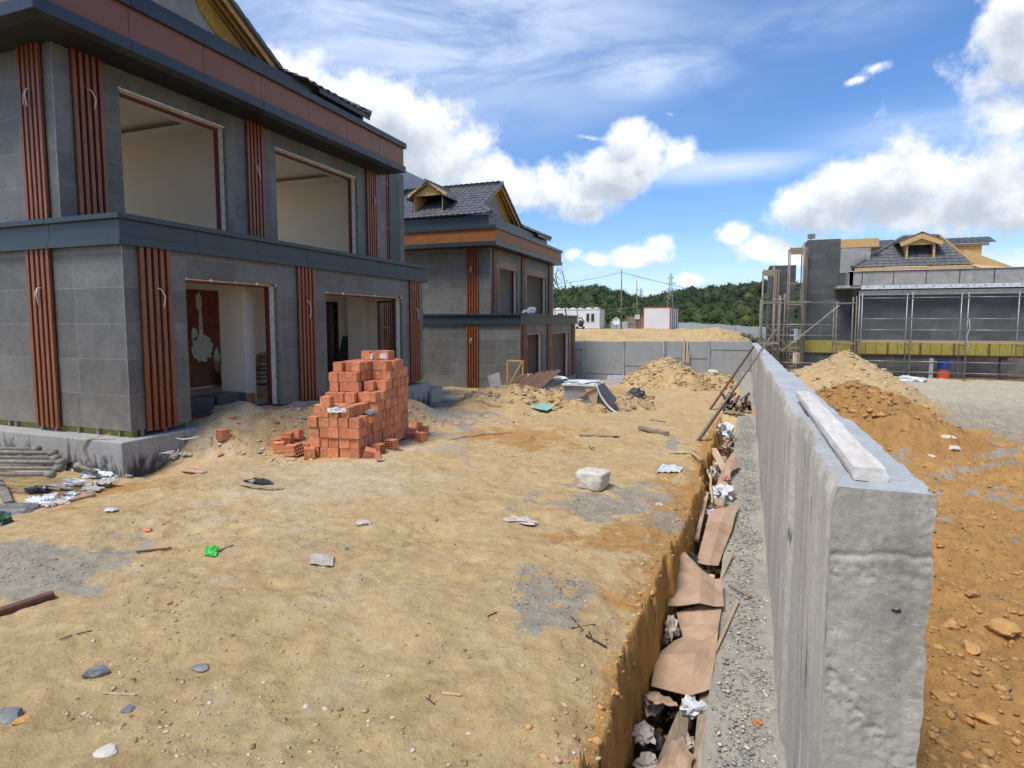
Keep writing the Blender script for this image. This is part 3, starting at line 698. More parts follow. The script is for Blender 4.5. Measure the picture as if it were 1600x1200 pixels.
def villa(loc, label, second=False):
    H = empty('villa', loc, label, 'house')
    bx = -8.2
    # ---- lower storey
    D1 = (1.17, 3.5, 0.0 if not second else .0, 2.64); D2 = (5.13, 8.69, 0.0, 2.57)
    if second: D1 = (1.0, 3.35, .0, 2.62); D2 = (5.05, 8.5, .0, 2.60)
    mb = MB(); wall_with_openings(mb, 0, 'x', 0, 9.95, 0, 3.10, .34, [D1, D2])
    mb.box(bx - .7, 0, 0, -.341, .25, 3.10)                       # side wall
    wall_with_openings(mb, 9.70, 'y', -8, -.341, 0, 3.10, .25, [] if second else [(-3.52, -3.03, .05, 2.5), (-1.51, -.91, .05, 2.5)])
    mb.build('lower_wall', M['clad'], H)
    mb = MB(); mb.box(-.006, -.006, .0, .004, .004, 3.08); mb.build('corner_trim', M['galv'], H)
    F = ('x', 0.0)
    for a, b in ((.27, .84), (4.12, 4.68), (9.10, 9.66)): slat_panel(H, F, a, b, -.04, 3.09)
    slat_panel(H, ('y', 0.0), -2.33 if not second else -2.7, -1.72 if not second else -2.1, -.04, 3.09)
    cable(H, F, .60, 2.42 if not second else 2.3, 1); cable(H, F, 4.42, 2.30, 2); cable(H, F, 9.42, 2.25, 1)
    cable(H, ('y', 0.0), -1.95 if not second else -2.4, 2.42, 0)
    for q, (a, b, z0, z1) in enumerate((D1, D2)): window_opening(H, 0, a, b, z0, z1, 'door_opening', top_strip=False, blobs=(5, 6)[q])
    cornice(H, .10, -.10, 10.05, 3.085, 3.585, bx)
    mb = MB(); mb.box(-1.52, .02, 3.2, -.17, 9.93, 3.32); mb.box(-8, .25, 2.98, -.34, 9.7, 3.09); mb.build('terrace_slab', M['screed'], H)
    # ---- upper storey
    W1 = (1.20, 3.70, 3.40, 6.22); W2 = (5.24, 8.68, 3.40, 6.20)
    mb = MB(); wall_with_openings(mb, -1.5, 'x', 0.04, 10.2, 3.33, 6.75, .34, [W1, W2])
    mb.box(bx - .7, .04, 3.33, -1.841, .29, 6.75); mb.box(-8, 9.95, 3.33, -1.841, 10.2, 6.75)
    mb.build('upper_wall', M['clad'], H)
    U = ('x', -1.5)
    for a, b in ((.34, .86), (4.28, 4.78), (9.12, 9.66)): slat_panel(H, U, a, b, 3.33, 6.68)
    slat_panel(H, ('y', 0.04), -2.30 if not second else -2.7, -1.74 if not second else -2.1, 3.33, 6.68)
    mb = MB(); mb.box(-1.506, .034, 3.34, -1.496, .044, 6.7); mb.build('corner_trim', M['galv'], H)
    cable(H, U, .62, 5.95, 1); cable(H, U, 4.55, 5.6, 3); cable(H, U, 9.42, 5.8, 1); cable(H, ('y', 0.04), -1.98 if not second else -2.4, 5.8, 0)
    for (a, b, z0, z1) in (W1, W2): window_opening(H, -1.5, a, b, z0, z1, 'window_opening', top_strip=True)
    if second:
        mb = MB()
        for (a, b, z0, z1) in (W1, W2): mb.box(-1.56, a + .03, z1 - .42, -1.51, b - .03, z1 - .01)
        mb.build('window_header', M['fascia_brown'], H)
    # ---- soffit + upper fascia
    fx = -.55 if not second else -.88; fz = 6.53 if not second else 6.66
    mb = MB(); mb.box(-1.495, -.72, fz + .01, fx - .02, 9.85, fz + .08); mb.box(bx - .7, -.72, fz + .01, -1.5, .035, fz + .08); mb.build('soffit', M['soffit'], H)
    cornice(H, fx, -.78, 9.90, fz, fz + .90, bx - .7, 'roof_fascia', 1.55, M['fascia_brown'] if not second else M['fascia_brown_tinted'], M['anthracite'], rt=4)
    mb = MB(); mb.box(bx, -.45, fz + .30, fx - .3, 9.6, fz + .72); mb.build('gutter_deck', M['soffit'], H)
    # ---- upstand under the roof
    ez = 8.22
    mb = MB(); mb.box(bx, .15, fz + .72, -1.62, 9.25, ez - .02); mb.build('roof_upstand', M['anthracite'], H, bevel=.004)
    # ---- roof
    k = .60; yr = 3.5; zr = ez + k * (yr + .02); xg = -2.3; xe = -1.45; cs = 1 / math.sqrt(1 + k * k)
    tm = MB()
    # slope facing -y:  s along -x from eave corner, t up the slope
    L_ = (yr + .02) / cs
    def ins(s, t):
        y = t * cs; return t < L_ and (s > (xe - xg) or s > y * 1.0)
    sub = MB()
    sub.add([(xe, -.02, ez), (xg, .83, ez + k * .85), (xg, yr, zr), (-9.2, yr, zr), (-9.2, -.02, ez)], [(0, 1, 2, 3, 4)])
    sub.add([(xg, yr, zr), (xg, 7.0, ez), (-9.2, 7.0, ez), (-9.2, yr, zr)], [(0, 1, 2, 3)])
    tiles(tm, (xe, -.02, ez), (-1, 0, 0), (0, cs, k * cs), (0, -k * cs, cs), ins, 7.8, L_ + .2)
    tiles(tm, (xg, 7.02, ez), (-1, 0, 0), (0, -cs, k * cs), (0, k * cs, cs), lambda s, t: t < L_, 6.5, L_ + .2)
    # small hip facing +x at the corner and lean roof further along
    sub.add([(xe, -.02, ez), (xe, 1.1, ez), (xg, .83, ez + k * .85)], [(0, 1, 2)])
    tiles(tm, (xe, -.02, ez), (0, 1, 0), (-cs, 0, k * cs), (k * cs, 0, cs), lambda s, t: s > t * cs and s < 1.3 - t * .3, 1.3, .9)
    k2 = .45; c2 = 1 / math.sqrt(1 + k2 * k2)
    sub.add([(xe, 6.3, ez), (xe, 9.37, ez), (xe - 2.4, 6.97, ez + k2 * 2.4), (xe - 2.4, 6.3, ez + k2 * 2.4)], [(0, 1, 2, 3)])
    sub.add([(xe, 9.37, ez), (-9.2, 9.37, ez), (-9.2, 6.97, ez + k2 * 2.4), (xe - 2.4, 6.97, ez + k2 * 2.4)], [(0, 1, 2, 3)])
    tiles(tm, (xe, 6.3, ez), (0, 1, 0), (-c2, 0, k2 * c2), (k2 * c2, 0, c2), lambda s, t: s < 3.07 - t * c2, 3.07, 2.4 / c2)
    tiles(tm, (xe, 9.39, ez), (-1, 0, 0), (0, -c2, k2 * c2), (0, k2 * c2, c2), lambda s, t: s > t * c2, 7.6, 2.4 / c2)
    ridge_caps(tm, (xg + .05, yr, zr + .05), (-9.2, yr, zr + .05)); ridge_caps(tm, (xe, -.02, ez + .06), (xg, .83, ez + .06 + k * .85))
    ridge_caps(tm, (xe, 9.37, ez + .06), (xe - 2.4, 6.97, ez + .06 + k2 * 2.4)); 
    ridge_caps(tm, (xg + .03, yr - .05, zr + .04), (xg + .03, 7.0, ez + .06), .075); ridge_caps(tm, (xg + .03, .9, ez + k * .9 + .05), (xg + .03, yr, zr + .04), .075)
    rf = tm.build('roof', M['rooftile'], H, smooth=False)
    sub.build('roof_deck', M['osb'], rf)
    # eave board, rake boards, purlins, gable
    gb = MB(); xw = -2.75
    gb.add([(xw, .35, ez + .1), (xw, 6.8, ez + .1), (xw, yr, zr - .16)], [(0, 1, 2)])
    gb.add([(xw - .1, .35, ez + .1), (xw - .1, yr, zr - .16), (xw - .1, 6.8, ez + .1)], [(0, 1, 2)])
    gb.box(xw - .02, .2, ez - .5, xw + .03, 6.9, ez + .11)
    gb.build('gable_wall', M['cement_board'], H)
    wb = MB()
    for sgn, yb in ((1, 7.0), (-1, .83)):
        zb = ez if sgn > 0 else ez + k * .85
        a = Vector((xg - .02, yb, zb - .10)); b = Vector((xg - .02, yr, zr - .10)); wb.bar(a, b, .04, .17)
        for q, hh in ((.20, .12), (.38, .10)):
            a2 = Vector((xg - q, yb, zb - .13)); b2 = Vector((xg - q, yr, zr - .13)); wb.bar(a2, b2, .05, hh)
    wb.build('rake_board', M['yellow_wood'], H, bevel=.004)
    fm = MB(); random.seed(3)
    for sgn, yb in ((1, 6.75), (-1, .7)):
        zb = ez if sgn > 0 else ez + k * .7
        P = []; n = 26
        for i in range(n + 1):
            t = i / n; y = yb + (yr - yb) * t; z = zb + (zr - zb) * t - .16
            w = .16 + .10 * mnoise.noise(Vector((i * .45, sgn, 3))) + (.22 if .45 < t < .8 and sgn > 0 else 0)
            P.append((y, z, w))
        for i in range(n):
            y0, z0, w0 = P[i]; y1, z1, w1 = P[i+1]
            fm.add([(xw + .05, y0, z0), (xw + .05, y1, z1), (xw + .03, y1, z1 - w1 * 1.3), (xw + .03, y0, z0 - w0 * 1.3), (xw - .0, y0, z0), (xw - .0, y1, z1), (xw - .0, y1, z1 - w1 * 1.3), (xw - .0, y0, z0 - w0 * 1.3)],
                   [(0, 3, 2, 1), (3, 7, 6, 2), (0, 1, 5, 4)])
    fm.build('gable_foam', M['foam'], H)
    ub = MB(); 
    for sgn, yb in ((1, 7.0), (-1, .85)):
        zb = ez if sgn > 0 else ez + k * .87
        ub.add([(xg - .05, yb, zb - .02), (xg - .05, yr, zr - .02), (xw - .1, yr, zr - .02), (xw - .1, yb, zb - .02)], [(0, 1, 2, 3)])
    ub.build('rake_soffit', M['yellow_wood'], H)
    eb = MB(); eb.box(xe - .02, 6.95, ez - .14, xe + .01, 9.35, ez - .01); eb.build('eave_board', M['anthracite'], H)
    # ---- rooms behind openings
    if not second:
        EO = [(-3.52, -3.03, .05, 2.5), (-1.51, -.91, .05, 2.5)]
        r = room(H, -4.35, -.36, .28, 9.65, .0, 2.95, yholes=EO)
        mb = MB(); mb.box(-4.345, 4.9, .05, -4.32, 6.25, 2.70); bw = mb.build('brick_panel', M['brickwall'], H)
        pm = MB()
        def patch(cy_, cz, pts, x=-4.315):
            n = len(pts); V = [(x, cy_ + a, cz + b) for a, b in pts] + [(x - .012, cy_ + a * 1.02, cz + b * 1.02) for a, b in pts]
            pm.add(V, [tuple(range(n))] + [(i, n + i, n + (i + 1) % n, (i + 1) % n) for i in range(n)])
        def blob(cy_, cz, ry, rz, n=22, sd=1): patch(cy_, cz, [(ry * math.cos(q * 6.283 / n) * (1 + .35 * mnoise.noise(Vector((q * .8, sd, 0)))), rz * math.sin(q * 6.283 / n) * (1 + .35 * mnoise.noise(Vector((q * .8, sd, 5))))) for q in range(n)])
        blob(5.35, 1.12, .34, .38, 26, 1); blob(5.30, 2.38, .10, .24, 14, 2); blob(5.83, .72, .11, .36, 14, 3); blob(5.12, 1.50, .10, .18, 10, 5)
        patch(5.33, 1.85, [(-.06, -.5), (.08, -.5), (.05, .4), (-.04, .4)], -4.317)
        pm.build('plaster_patch', M['plaster_white'], bw)
        mb = MB(); mb.box(-1.6, 3.42, 0, -.89, 3.73, 2.949); mb.build('column', M['plaster'], H)
        mb = MB(); mb.box(-2.41, 9.3, 0, -1.78, 9.649, 2.949); mb.build('column', M['plaster'], H)
        mb = MB(); 
        for (a, b, z0, z1) in EO:
            mb.box(a, 9.66, z0, a + .05, 9.8, z1); mb.box(b - .05, 9.66, z0, b, 9.8, z1); mb.box(a + .05, 9.66, z1 - .05, b - .05, 9.8, z1); mb.box(a + .05, 9.66, z0, b - .05, 9.8, z0 + .05)
            mb.build('rear_frame', M['redsteel'], H); mb = MB()
        # upper rooms
        room(H, -7.8, -1.86, .32, 4.4, 3.33, 6.42, tray=True, holes=[(.5, 4.2, 3.5, 6.3)]); room(H, -7.8, -1.86, 4.66, 9.9, 3.33, 6.42, tray=True, holes=[(4.9, 9.7, 3.5, 6.3)])  # large unseen rear openings added to let daylight into the upper rooms
        # studs between the cladding and the plinth
        for i in range(9):
            q = -.35 - i * .52 * (1 + .08 * math.sin(i * 3)); mb = MB(); mb.box(q, .02, -.13, q + .05, .05, .0); mb.build('cladding_rail', M['galv'], H)
        for i in range(3):
            q = .2 + i * .44; mb = MB(); mb.box(-.05, q, -.13, -.02, q + .05, 0); mb.build('cladding_rail', M['galv'], H)
        mb = MB(); mb.box(-8, .08, -.12, -.1, .2, -.001); mb.build('insulation_base', M['yellow_wool'], H)
        # concrete plinth
        mb = MB(); mb.box(-9, -.32, -.95, .2, .6, -.12); mb.box(-.9, .6, -.95, .2, 9.98, -.12); 
        mb.build('plinth', M['plinth_stain'], H, bevel=.02)
        # recessed wing
        mb = MB(); mb.box(-8, 10.2, 0, -3.0, 13.9, 7.55); mb.build('wing_wall', M['clad'], H)
        slat_panel(H, ('x', -3.0), 12.02, 12.66, .2, 7.4, n=5); mb = MB()
        for zz in (1.6, 3.8, 5.3, 6.9): mb.box(-2.93, 12.0, zz, -2.915, 12.66, zz + .06)
        mb.build('slat_bracket', M['slat'], H)
        mb = MB(); mb.box(-3.0, 12.68, .2, -2.9, 13.42, 7.3); mb.build('dark_panel', M['anthracite'], H, bevel=.003)
    else:
        room(H, -4.35, -.36, .28, 4.75, .0, 2.95); room(H, -4.6, -.36, 4.9, 9.65, .0, 2.95, holes=[(5.9, 7.2, .35, 2.5), (8.0, 9.5, .05, 2.45)])
        room(H, -5.2, -1.86, .32, 4.55, 3.33, 6.30); room(H, -5.2, -1.86, 4.8, 9.9, 3.33, 6.30)
        mb = MB(); mb.box(-9, -.06, -.5, .06, .3, -.02); mb.box(-.5, .3, -.5, .06, 9.9, -.02); mb.build('plinth', M['plinth'], H)
        # dormer on the -y slope (faces -y)
        yd = .55; x0, x1 = -5.85, -4.18; zb = ez + k * (yd + .02) + .02; zt = zb + .80; xc = (x0 + x1) / 2; za = zt + .62
        dm = bpy.data.objects.new('dormer', None); col.objects.link(dm); dm.parent = H
        mb = MB(); mb.box(x0, yd, zb - .1, x0 + .07, yd + .09, zt); mb.box(x1 - .07, yd, zb - .1, x1, yd + .09, zt); mb.box(x0, yd, zb - .12, x1, yd + .09, zb - .04)
        mb.add([(x0, yd + .02, zt), (x1, yd + .02, zt), (xc, yd + .02, za - .1)], [(0, 1, 2)])
        mb.bar((x0 - .22, yd - .12, zt - .02), (xc, yd - .12, za - .03), .04, .13); mb.bar((x1 + .22, yd - .12, zt - .02), (xc, yd - .12, za - .03), .04, .13)
        mb.build('dormer_front', M['yellow_wood'], dm, bevel=.004)
        mb = MB(); mb.prism([(x1 + .005, yd, zb - .25), (x1 + .005, yd + 1.5, zt + .1), (x1 + .005, yd, zt)], (-.04, 0, 0)); mb.build('dormer_cheek', M['anthracite'], dm); mb = MB(); mb.prism([(x0 - .005, yd, zb - .25), (x0 - .005, yd + 1.5, zt + .1), (x0 - .005, yd, zt)], (.04, 0, 0)); mb.build('dormer_cheek', M['anthracite'], dm)
        mb = MB(); mb.box(x0 + .07, yd + 1.6, zb - .1, x1 - .07, yd + 1.65, zt + .1); mb.build('dormer_dark_fill', M['black'], dm); mb = MB(); mb.box(x0 + .075, yd + .1, zb - .1, x0 + .10, yd + 1.59, zt + .1); mb.build('dormer_lining', M['osb'], dm)  # black sheet stands in for the shade inside the dormer
        kd = (za - zt) / (xc - x0 + 0); cd_ = 1 / math.sqrt(1 + kd * kd); tm = MB()
        for sg, xx in ((1, x1 + .25), (-1, x0 - .25)):
            zz = zt - .25 * kd; Lr = (xx - xc) * sg / cd_
            tiles(tm, (xx, yd - .2, zz), (0, 1, 0), (-sg * cd_, 0, kd * cd_), (sg * kd * cd_, 0, cd_), lambda s, t: t < Lr and s < 1.0 + t * .9 * 1.0 + .5, 2.6, Lr, h=.04)
            tm.add([(xx, yd - .2, zz), (xc, yd - .2, za), (xc, yd + 2.4, za), (xx, yd + 1.4, zz)], [(0, 1, 2, 3)])
        ridge_caps(tm, (xc, yd - .25, za + .04), (xc, yd + 2.3, za + .04), .09)
        tm.build('dormer_roof', M['rooftile'], dm)
    return H
random.seed(5)
v1 = villa((-9.5, 7.0, -1.83), 'nearest two storey villa with dark stone cladding and big unglazed openings on the left')
v2 = villa((-9.5, 26.0, -3.20), 'second dark clad villa further back with tiled roof, open wooden dormer and yellow gable', True)

# white rendered block far behind the second villa
Hh = empty('white_building', (-17.6, 28.5, -3.2), 'plain white rendered building with pale sloping parapet behind the second villa', 'building')
mb = MB(); mb.box(-9, 0, 0, 0, 8.5, 10.4); mb.build('wall', M['white_paint'], Hh)
mb = MB(); mb.prism([(.15, -.2, 10.4), (.15, 8.7, 10.4), (.15, 8.7, 11.35), (.15, -.2, 11.5)], (-9.3, 0, 0)); mb.build('parapet', M['grey_panel'], Hh)

# ------------------------------------------------------------------ third house with the scaffold
def third_house():
    H = empty('unfinished_villa', (6.3, 39.5, -3.15), 'unfinished grey villa with raw cement parapet and tiled roof behind the long scaffold', 'house')
    W = 10.5
    mb = MB()
    wall_with_openings(mb, 0, 'y', 0, W, 0, 5.45, .35, [(5.35, 6.9, .05, 1.22), (7.2, 9.2, .05, 1.22)])
    mb.box(0, .35, 0, .35, 9, 5.45); mb.build('wall', M['clad_block'], H)
    mb = MB(); mb.box(.4, 3, 0, W, 3.1, 5.4); mb.build('inner_wall', M['cement_board'], H)
    mb = MB(); n = 20
    for i in range(n):
        a = -.05 + i * (W / n); mb.box(a + .012, -.08, 1.33, a + W / n - .012, -.004, 2.06)
    mb.build('wool_slab_band', M['yellow_wool'], H)
    mb = MB()
    for i in range(7): a = .0 + i * 1.58; mb.box(a - .03, -.10, 1.30, a + .03, -.083, 2.08)
    mb.box(-.1, -.10, 1.27, W, -.06, 1.325); mb.build('fixing_rail', M['redsteel'], H)
    mb = MB(); mb.box(-.1, -.12, 2.07, W, -.003, 2.12); mb.build('ledge_board', M['timber'], H)
    # parapet slab
    mb = MB(); mb.box(-1.2, -.9, 5.05, -.55, 6, 5.2); mb.box(-.60, -.60, 5.21, W, -.35, 5.98); mb.box(-.62, -.6, 5.21, -.38, 6, 5.98); mb.box(-.6, -.55, 5.05, W, -.004, 5.205)
    mb.build('parapet', M['cement_board'], H, bevel=.01)
    mb = MB()
    for i in range(7): a = .05 + i * 1.53; mb.box(a - .02, -.617, 5.2, a + .02, -.603, 5.97)
    mb.box(-.0, -.617, 5.95, W, -.6035, 5.985); mb.build('parapet_frame', M['redsteel'], H)
    mb = MB(); mb.box(-.65, -.66, 5.985, W, -.3, 6.02); mb.build('parapet_cap', M['grey_panel'], H)
    ms = MB(); ms.box(.03, -.625, 4.98, W, -.5555, 5.20); mm_ = ms.build('membrane_strip', M['membrane'], H)
    ms = MB(); ms.box(.0, -.12, 4.66, W, -.004, 4.93); ms.build('membrane_strip', M['membrane'], H)
    mk = MB(); random.seed(2)
    x = .35
    while x < W:
        for (yy, zz) in ((-.628, 5.09), (-.123, 4.80)):
            xx = x + (.25 if yy > -.5 else 0); s = .055
            mk.bar((xx - s, yy, zz - s), (xx + s, yy, zz + s), .004, .018, (0, 1, 0)); mk.bar((xx - s, yy - .001, zz + s), (xx + s, yy - .001, zz - s * .2), .004, .016, (0, 1, 0))
            mk.bar((xx - s, yy, zz + s * 1.1), (xx + s * .3, yy, zz + s * 1.1), .004, .014, (0, 1, 0))
            mk.bar((xx + .28, yy, zz - .05), (xx + .28, yy, zz + .05), .004, .018, (0, 1, 0)); mk.bar((xx + .23, yy, zz + .05), (xx + .33, yy, zz + .05), .004, .012, (0, 1, 0))
            mk.bar((xx + .50, yy, zz - .08), (xx + .62, yy, zz - .045), .004, .016, (0, 1, 0))
        x += .78
    mk.build('printed_mark', M['ink'], mm_)
    # hip roof
    ez = 6.25; k = .78; cs = 1 / math.sqrt(1 + k * k); xl, xr = -.35, 5.35; y0 = .0; rise = 1.86
    run = rise / k
    tm = MB()
    lx = lambda t: 1.22 * t
    tiles(tm, (xl, y0, ez), (1, 0, 0), (0, cs, k * cs), (0, -k * cs, cs), lambda s, t: (s > t * cs * 1.22) and (s < (xr - xl) - t * cs * .42), xr - xl, run / cs, w=.33, l=.30, h=.03)
    tm.add([(xl, y0, ez), (xr, y0, ez), (xr - run * .42, y0 + run, ez + rise), (xl + run * 1.22, y0 + run, ez + rise)], [(0, 1, 2, 3)])
    tm.add([(xl, y0, ez), (xl + run * 1.22, y0 + run, ez + rise), (xl + run * 1.22, y0 + 6, ez + rise), (xl, y0 + 8, ez)], [(0, 1, 2, 3)])
    tm.add([(xr, y0, ez), (xr, y0 + 8, ez), (xr - run * .42, y0 + 6, ez + rise), (xr - run * .42, y0 + run, ez + rise)], [(0, 1, 2, 3)])
    ridge_caps(tm, (xl, y0, ez + .05), (xl + run * 1.22, y0 + run, ez + rise + .05)); ridge_caps(tm, (xl + run * 1.22, y0 + run, ez + rise + .04), (xr - run * .42, y0 + run, ez + rise + .04))
    tm.build('roof', M['rooftile'], H)
    mb = MB(); mb.bar((xr + .03, y0, ez + .05), (xr - run * .42 + .03, y0 + run, ez + rise + .06), .05, .12)
    mb.box(xl + .1, y0 - .02, ez - .26, xr + .05, y0 + .02, ez - .015); mb.box(xl + .5, y0 - .05, ez - .36, xr - .5, y0 - .022, ez - .12); mb.build('eave_board', M['osb'], H)
    # lean wooden roof at the right
    mb = MB(); mb.prism([(5.2, .8, ez + .9), (7.4, .3, 6.03), (6.1, .3, 6.03), (5.0, .8, ez + .15)], (0, 1.6, 0)); mb.build('sheathed_slope', M['osb'], H)
    # side dormer (right) and left dormer
    def box_dormer(xa, xb, ya, z0, z1, nm):
        m = MB(); m.box(xa, ya, z0, xb, ya + 1.2, z1); m.box(xa - .25, ya - .10, z1 - .02, xb + .3, ya + .0, z1 + .1); d = m.build(nm, M['osb'], H)
        t = MB(); tiles(t, (xa - .3, ya - .2, z1 + .12), (1, 0, 0), (0, .93, .36), (0, -.36, .93), lambda s, q: True, xb - xa + .6, 1.0, w=.33, l=.3, h=.03); t.add([(xa - .3, ya - .2, z1 + .11), (xb + .3, ya - .2, z1 + .11), (xb + .3, ya + .8, z1 + .48), (xa - .3, ya + .8, z1 + .48)], [(0, 1, 2, 3)])
        t.build('dormer_roof', M['rooftile'], d)
    box_dormer(5.0, 6.4, 2.2, 6.4, 7.50, 'side_dormer'); box_dormer(-.1, 1.9, 2.2, 6.5, 7.55, 'side_dormer')
    # front dormer
    dm = bpy.data.objects.new('dormer', None); col.objects.link(dm); dm.parent = H
    xa, xb, yd = 2.35, 3.75, .55; zb, zt = ez + k * .55, 7.55; xc = (xa + xb) / 2
    mb = MB(); mb.box(xa, yd, zb, xa + .1, yd + .1, zt); mb.box(xb - .1, yd, zb, xb, yd + .1, zt); mb.box(xa, yd, zb - .05, xb, yd + .1, zb + .06)
    mb.add([(xa, yd + .01, zt - .08), (xb, yd + .01, zt - .08), (xb, yd + .01, zt + .05), (xc, yd + .01, zt + .35), (xa, yd + .01, zt + .05)], [(0, 1, 2, 3, 4)])
    mb.bar((xa - .33, yd - .12, zt - .02), (xc + .02, yd - .12, zt + .42), .05, .30); mb.bar((xb + .33, yd - .12, zt - .02), (xc - .02, yd - .12, zt + .42), .048, .30)
    mb.build('dormer_front', M['osb'], dm, bevel=.005)
    mb = MB(); mb.box(xa, yd + .1, zb, xa + .04, yd + 1.6, zt); mb.build('dormer_cheek', M['osb'], dm); mb = MB(); mb.box(xb - .04, yd + .1, zb, xb, yd + 1.6, zt); mb.build('dormer_cheek', M['osb'], dm)
    mb = MB(); mb.box(xa + .1, yd + .8, zb - .3, xb - .1, yd + .85, zt); mb.build('dormer_dark_fill', M['black'], dm)  # black sheet behind the opening stands in for the unlit interior
    mb = MB()
    for sg, xx in ((1, xb + .4), (-1, xa - .4)): mb.prism([(xx, yd - .17, zt + .08), (xc, yd - .17, zt + .60), (xc, yd + 2.2, zt + .60), (xx, yd + 1.6, zt + .08)], (0, 0, .05))
    mb.build('dormer_roof', M['rooftile'], dm)
    # towers at the left
    mb = MB(); mb.box(-2.7, .5, 0, -.95, 3, 8.0); mb.box(-.95, .55, 0, .35, 3, 7.45); mb.build('stair_tower', M['clad_block'], H)
    mb = MB(); mb.box(-.95, .5, 7.46, 1.0, .6, 7.95); mb.build('tower_board', M['osb'], H)
    mb = MB(); mb.box(-.94, .52, 6.0, .6, .545, 7.45); mb.build('tower_render', M['cement_board'], H)
    mb = MB(); mb.box(-4.6, 4.0, 0, -3.0, 7, 6.85); mb.build('rear_tower', M['clad_block'], H)
    mb = MB(); mb.box(-2.55, .6, 8.0, -2.5, .65, 8.12); mb.box(-2.7, .5, 8.1, -2.3, .75, 8.35); mb.build('floodlight', M['dirty_steel'], H)
    mb = MB(); mb.box(-3.9, .45, 1.33, -.1, .497, 2.06); mb.box(-2.68, .40, 1.33, -.97, .497, 2.06); mb.build('wool_slab_band', M['yellow_wool'], H)
    return H
third_house()

# ------------------------------------------------------------------ near retaining wall
def wtop(y): return float(np.interp(y, [2.3, 4.2, 4.25, 9.2, 9.3, 20, 36.6], [-.575, -.60, -.625, -.70, -.74, -.90, -1.22]))
def retaining_wall():
    H = empty('retaining_wall', (.35, 2.33, -3.0), 'long rough grey concrete wall running away from the camera on the right', 'wall')
    ysn = [2.33]
    while ysn[-1] < 37.9: ysn.append(ysn[-1] + max(.035, .012 * ysn[-1]))
    ysn[-1] = 37.95
    ysn = np.array(ysn); nz = 46
    def put(o): o.parent = H; o.matrix_parent_inverse = Matrix.Translation((-.35, -2.33, 3.0)); return o
    # left face: board-marked, each formwork sheet slightly out of line
    Yg, Tg = np.meshgrid(ysn, np.linspace(0, 1, nz)); top = np.vectorize(wtop)(Yg)
    Zg = -3.05 + (top + 3.05) * Tg
    sheet = np.floor((Yg - 2.33) / 1.22 + .3 + 0 * Zg)
    offs = (np.sin(sheet * 12.9898) * 43758.5453) % 1 * .034
    seam = np.abs(((Yg - 2.33) / 1.22 + .3) % 1 - 0) < .03
    vs = .006 * np.abs(fbm(Yg * 1.0, Zg * .22, 7, 4)) + .004 * fbm(Yg * 2.6, Zg * .35, 4, 5)
    Xg = .30 + .0095 * Yg + offs + vs + np.where(seam, .02, 0)
    edge_r = .035 * np.abs(fbm(Yg + 9, Zg, 9, 4)) * 3
    crk = np.exp(-((((Yg - 2.33) / .61 + .3 + .10 * vnoise(Zg * 1.3, sheet * 3.7) ) % 1 - .5) / .012) ** 2) * (vnoise(Zg * 2.2, sheet * 5.1 + 3) > -.15)
    Xg = Xg + .020 * crk
    Xg = Xg + np.where(Tg > .995, .004 + edge_r * .6, 0)
    put(grid_mesh('formed_face', Xg[::-1], Yg[::-1], Zg[::-1], M['concrete_brightened']))
    # right face
    Xr = .615 + .0095 * Yg + .012 * fbm(Yg, Zg, 3, 4) - .030 * np.abs(fbm(Zg * 0 + 2, Zg, 11, 5, .6)) * np.exp(-(Yg - 2.33) / .05); Xr = Xr - np.where(Tg > .995, .004 + .03 * np.abs(fbm(Yg, Zg + 4, 8, 3)), 0)
    put(grid_mesh('rear_face', Xr, Yg, Zg, M['concrete_brightened']))
    # top
    Yt, Ut = np.meshgrid(ysn, np.linspace(0, 1, 26)); tt = np.vectorize(wtop)(Yt)
    xa = Xg[-1][None, :] + 0 * Ut; xb = Xr[-1][None, :] + 0 * Ut
    Xt = xa * (1 - Ut) + xb * Ut; Zt = tt + (.018 * fbm(Xt, Yt, 6, 5, .6) + .012 * fbm(Xt, Yt, 26, 3)) * np.sin(Ut * math.pi) * np.clip((Yt - 2.33) / .08, 0, 1)
    put(grid_mesh('top_face', Xt.T, Yt.T, Zt.T, M['concrete_top'])).data.flip_normals()
    # end face (toward the camera) with a cold joint and honeycombing
    U, T = np.meshgrid(np.linspace(0, 1, 60), np.linspace(0, 1, 260)); zz = -3.1 + (wtop(2.33) + 3.1) * T
    xl = np.interp(zz, Zg[:, 0], Xg[:, 0]); xr_ = np.interp(zz, Zg[:, 0], Xr[:, 0])
    Xe = xl * (1 - U) + xr_ * U; lip = np.sin(np.clip(U, 0, 1) * math.pi) ** .15 * np.sin(np.clip(T, 0, 1) * math.pi * .999 + .0015) ** .06
    joint = np.exp(-((zz - (-.80 + .03 * (U - .5) + .02 * vnoise(U * 6, U * 0))) / .009) ** 2)
    band = np.exp(-((zz + 1.42 + .38 * (U - .45)) / .10) ** 2) + .7 * np.exp(-((zz + .88) / .06) ** 2) + .5 * np.exp(-((U - .03) / .06) ** 2) + .6 * np.exp(-((U - .97) / .07) ** 2)
    hon = np.abs(fbm(Xe * .6, zz * 1.3, 30, 5, .65)) * .020 * np.clip(band - .15, 0, 1.0) + fbm(Xe, zz, 3, 3) * .002 + fbm(Xe, zz, 45, 4) * .003
    Ye = 2.33 - .001 * lip + joint * .007 + hon * lip
    put(grid_mesh('end_face', Xe, Ye, zz, M['concrete']))
    mb = MB(); mb.lumpy((.532, 2.33, -.99), .015, 1, .4, 2, (1.2, .5, .6), 4); put(mb.build('tie_hole_shade', M['black']))  # black lump painted as the shade of a tie hole
    return H
retaining_wall()
mb = MB(); 
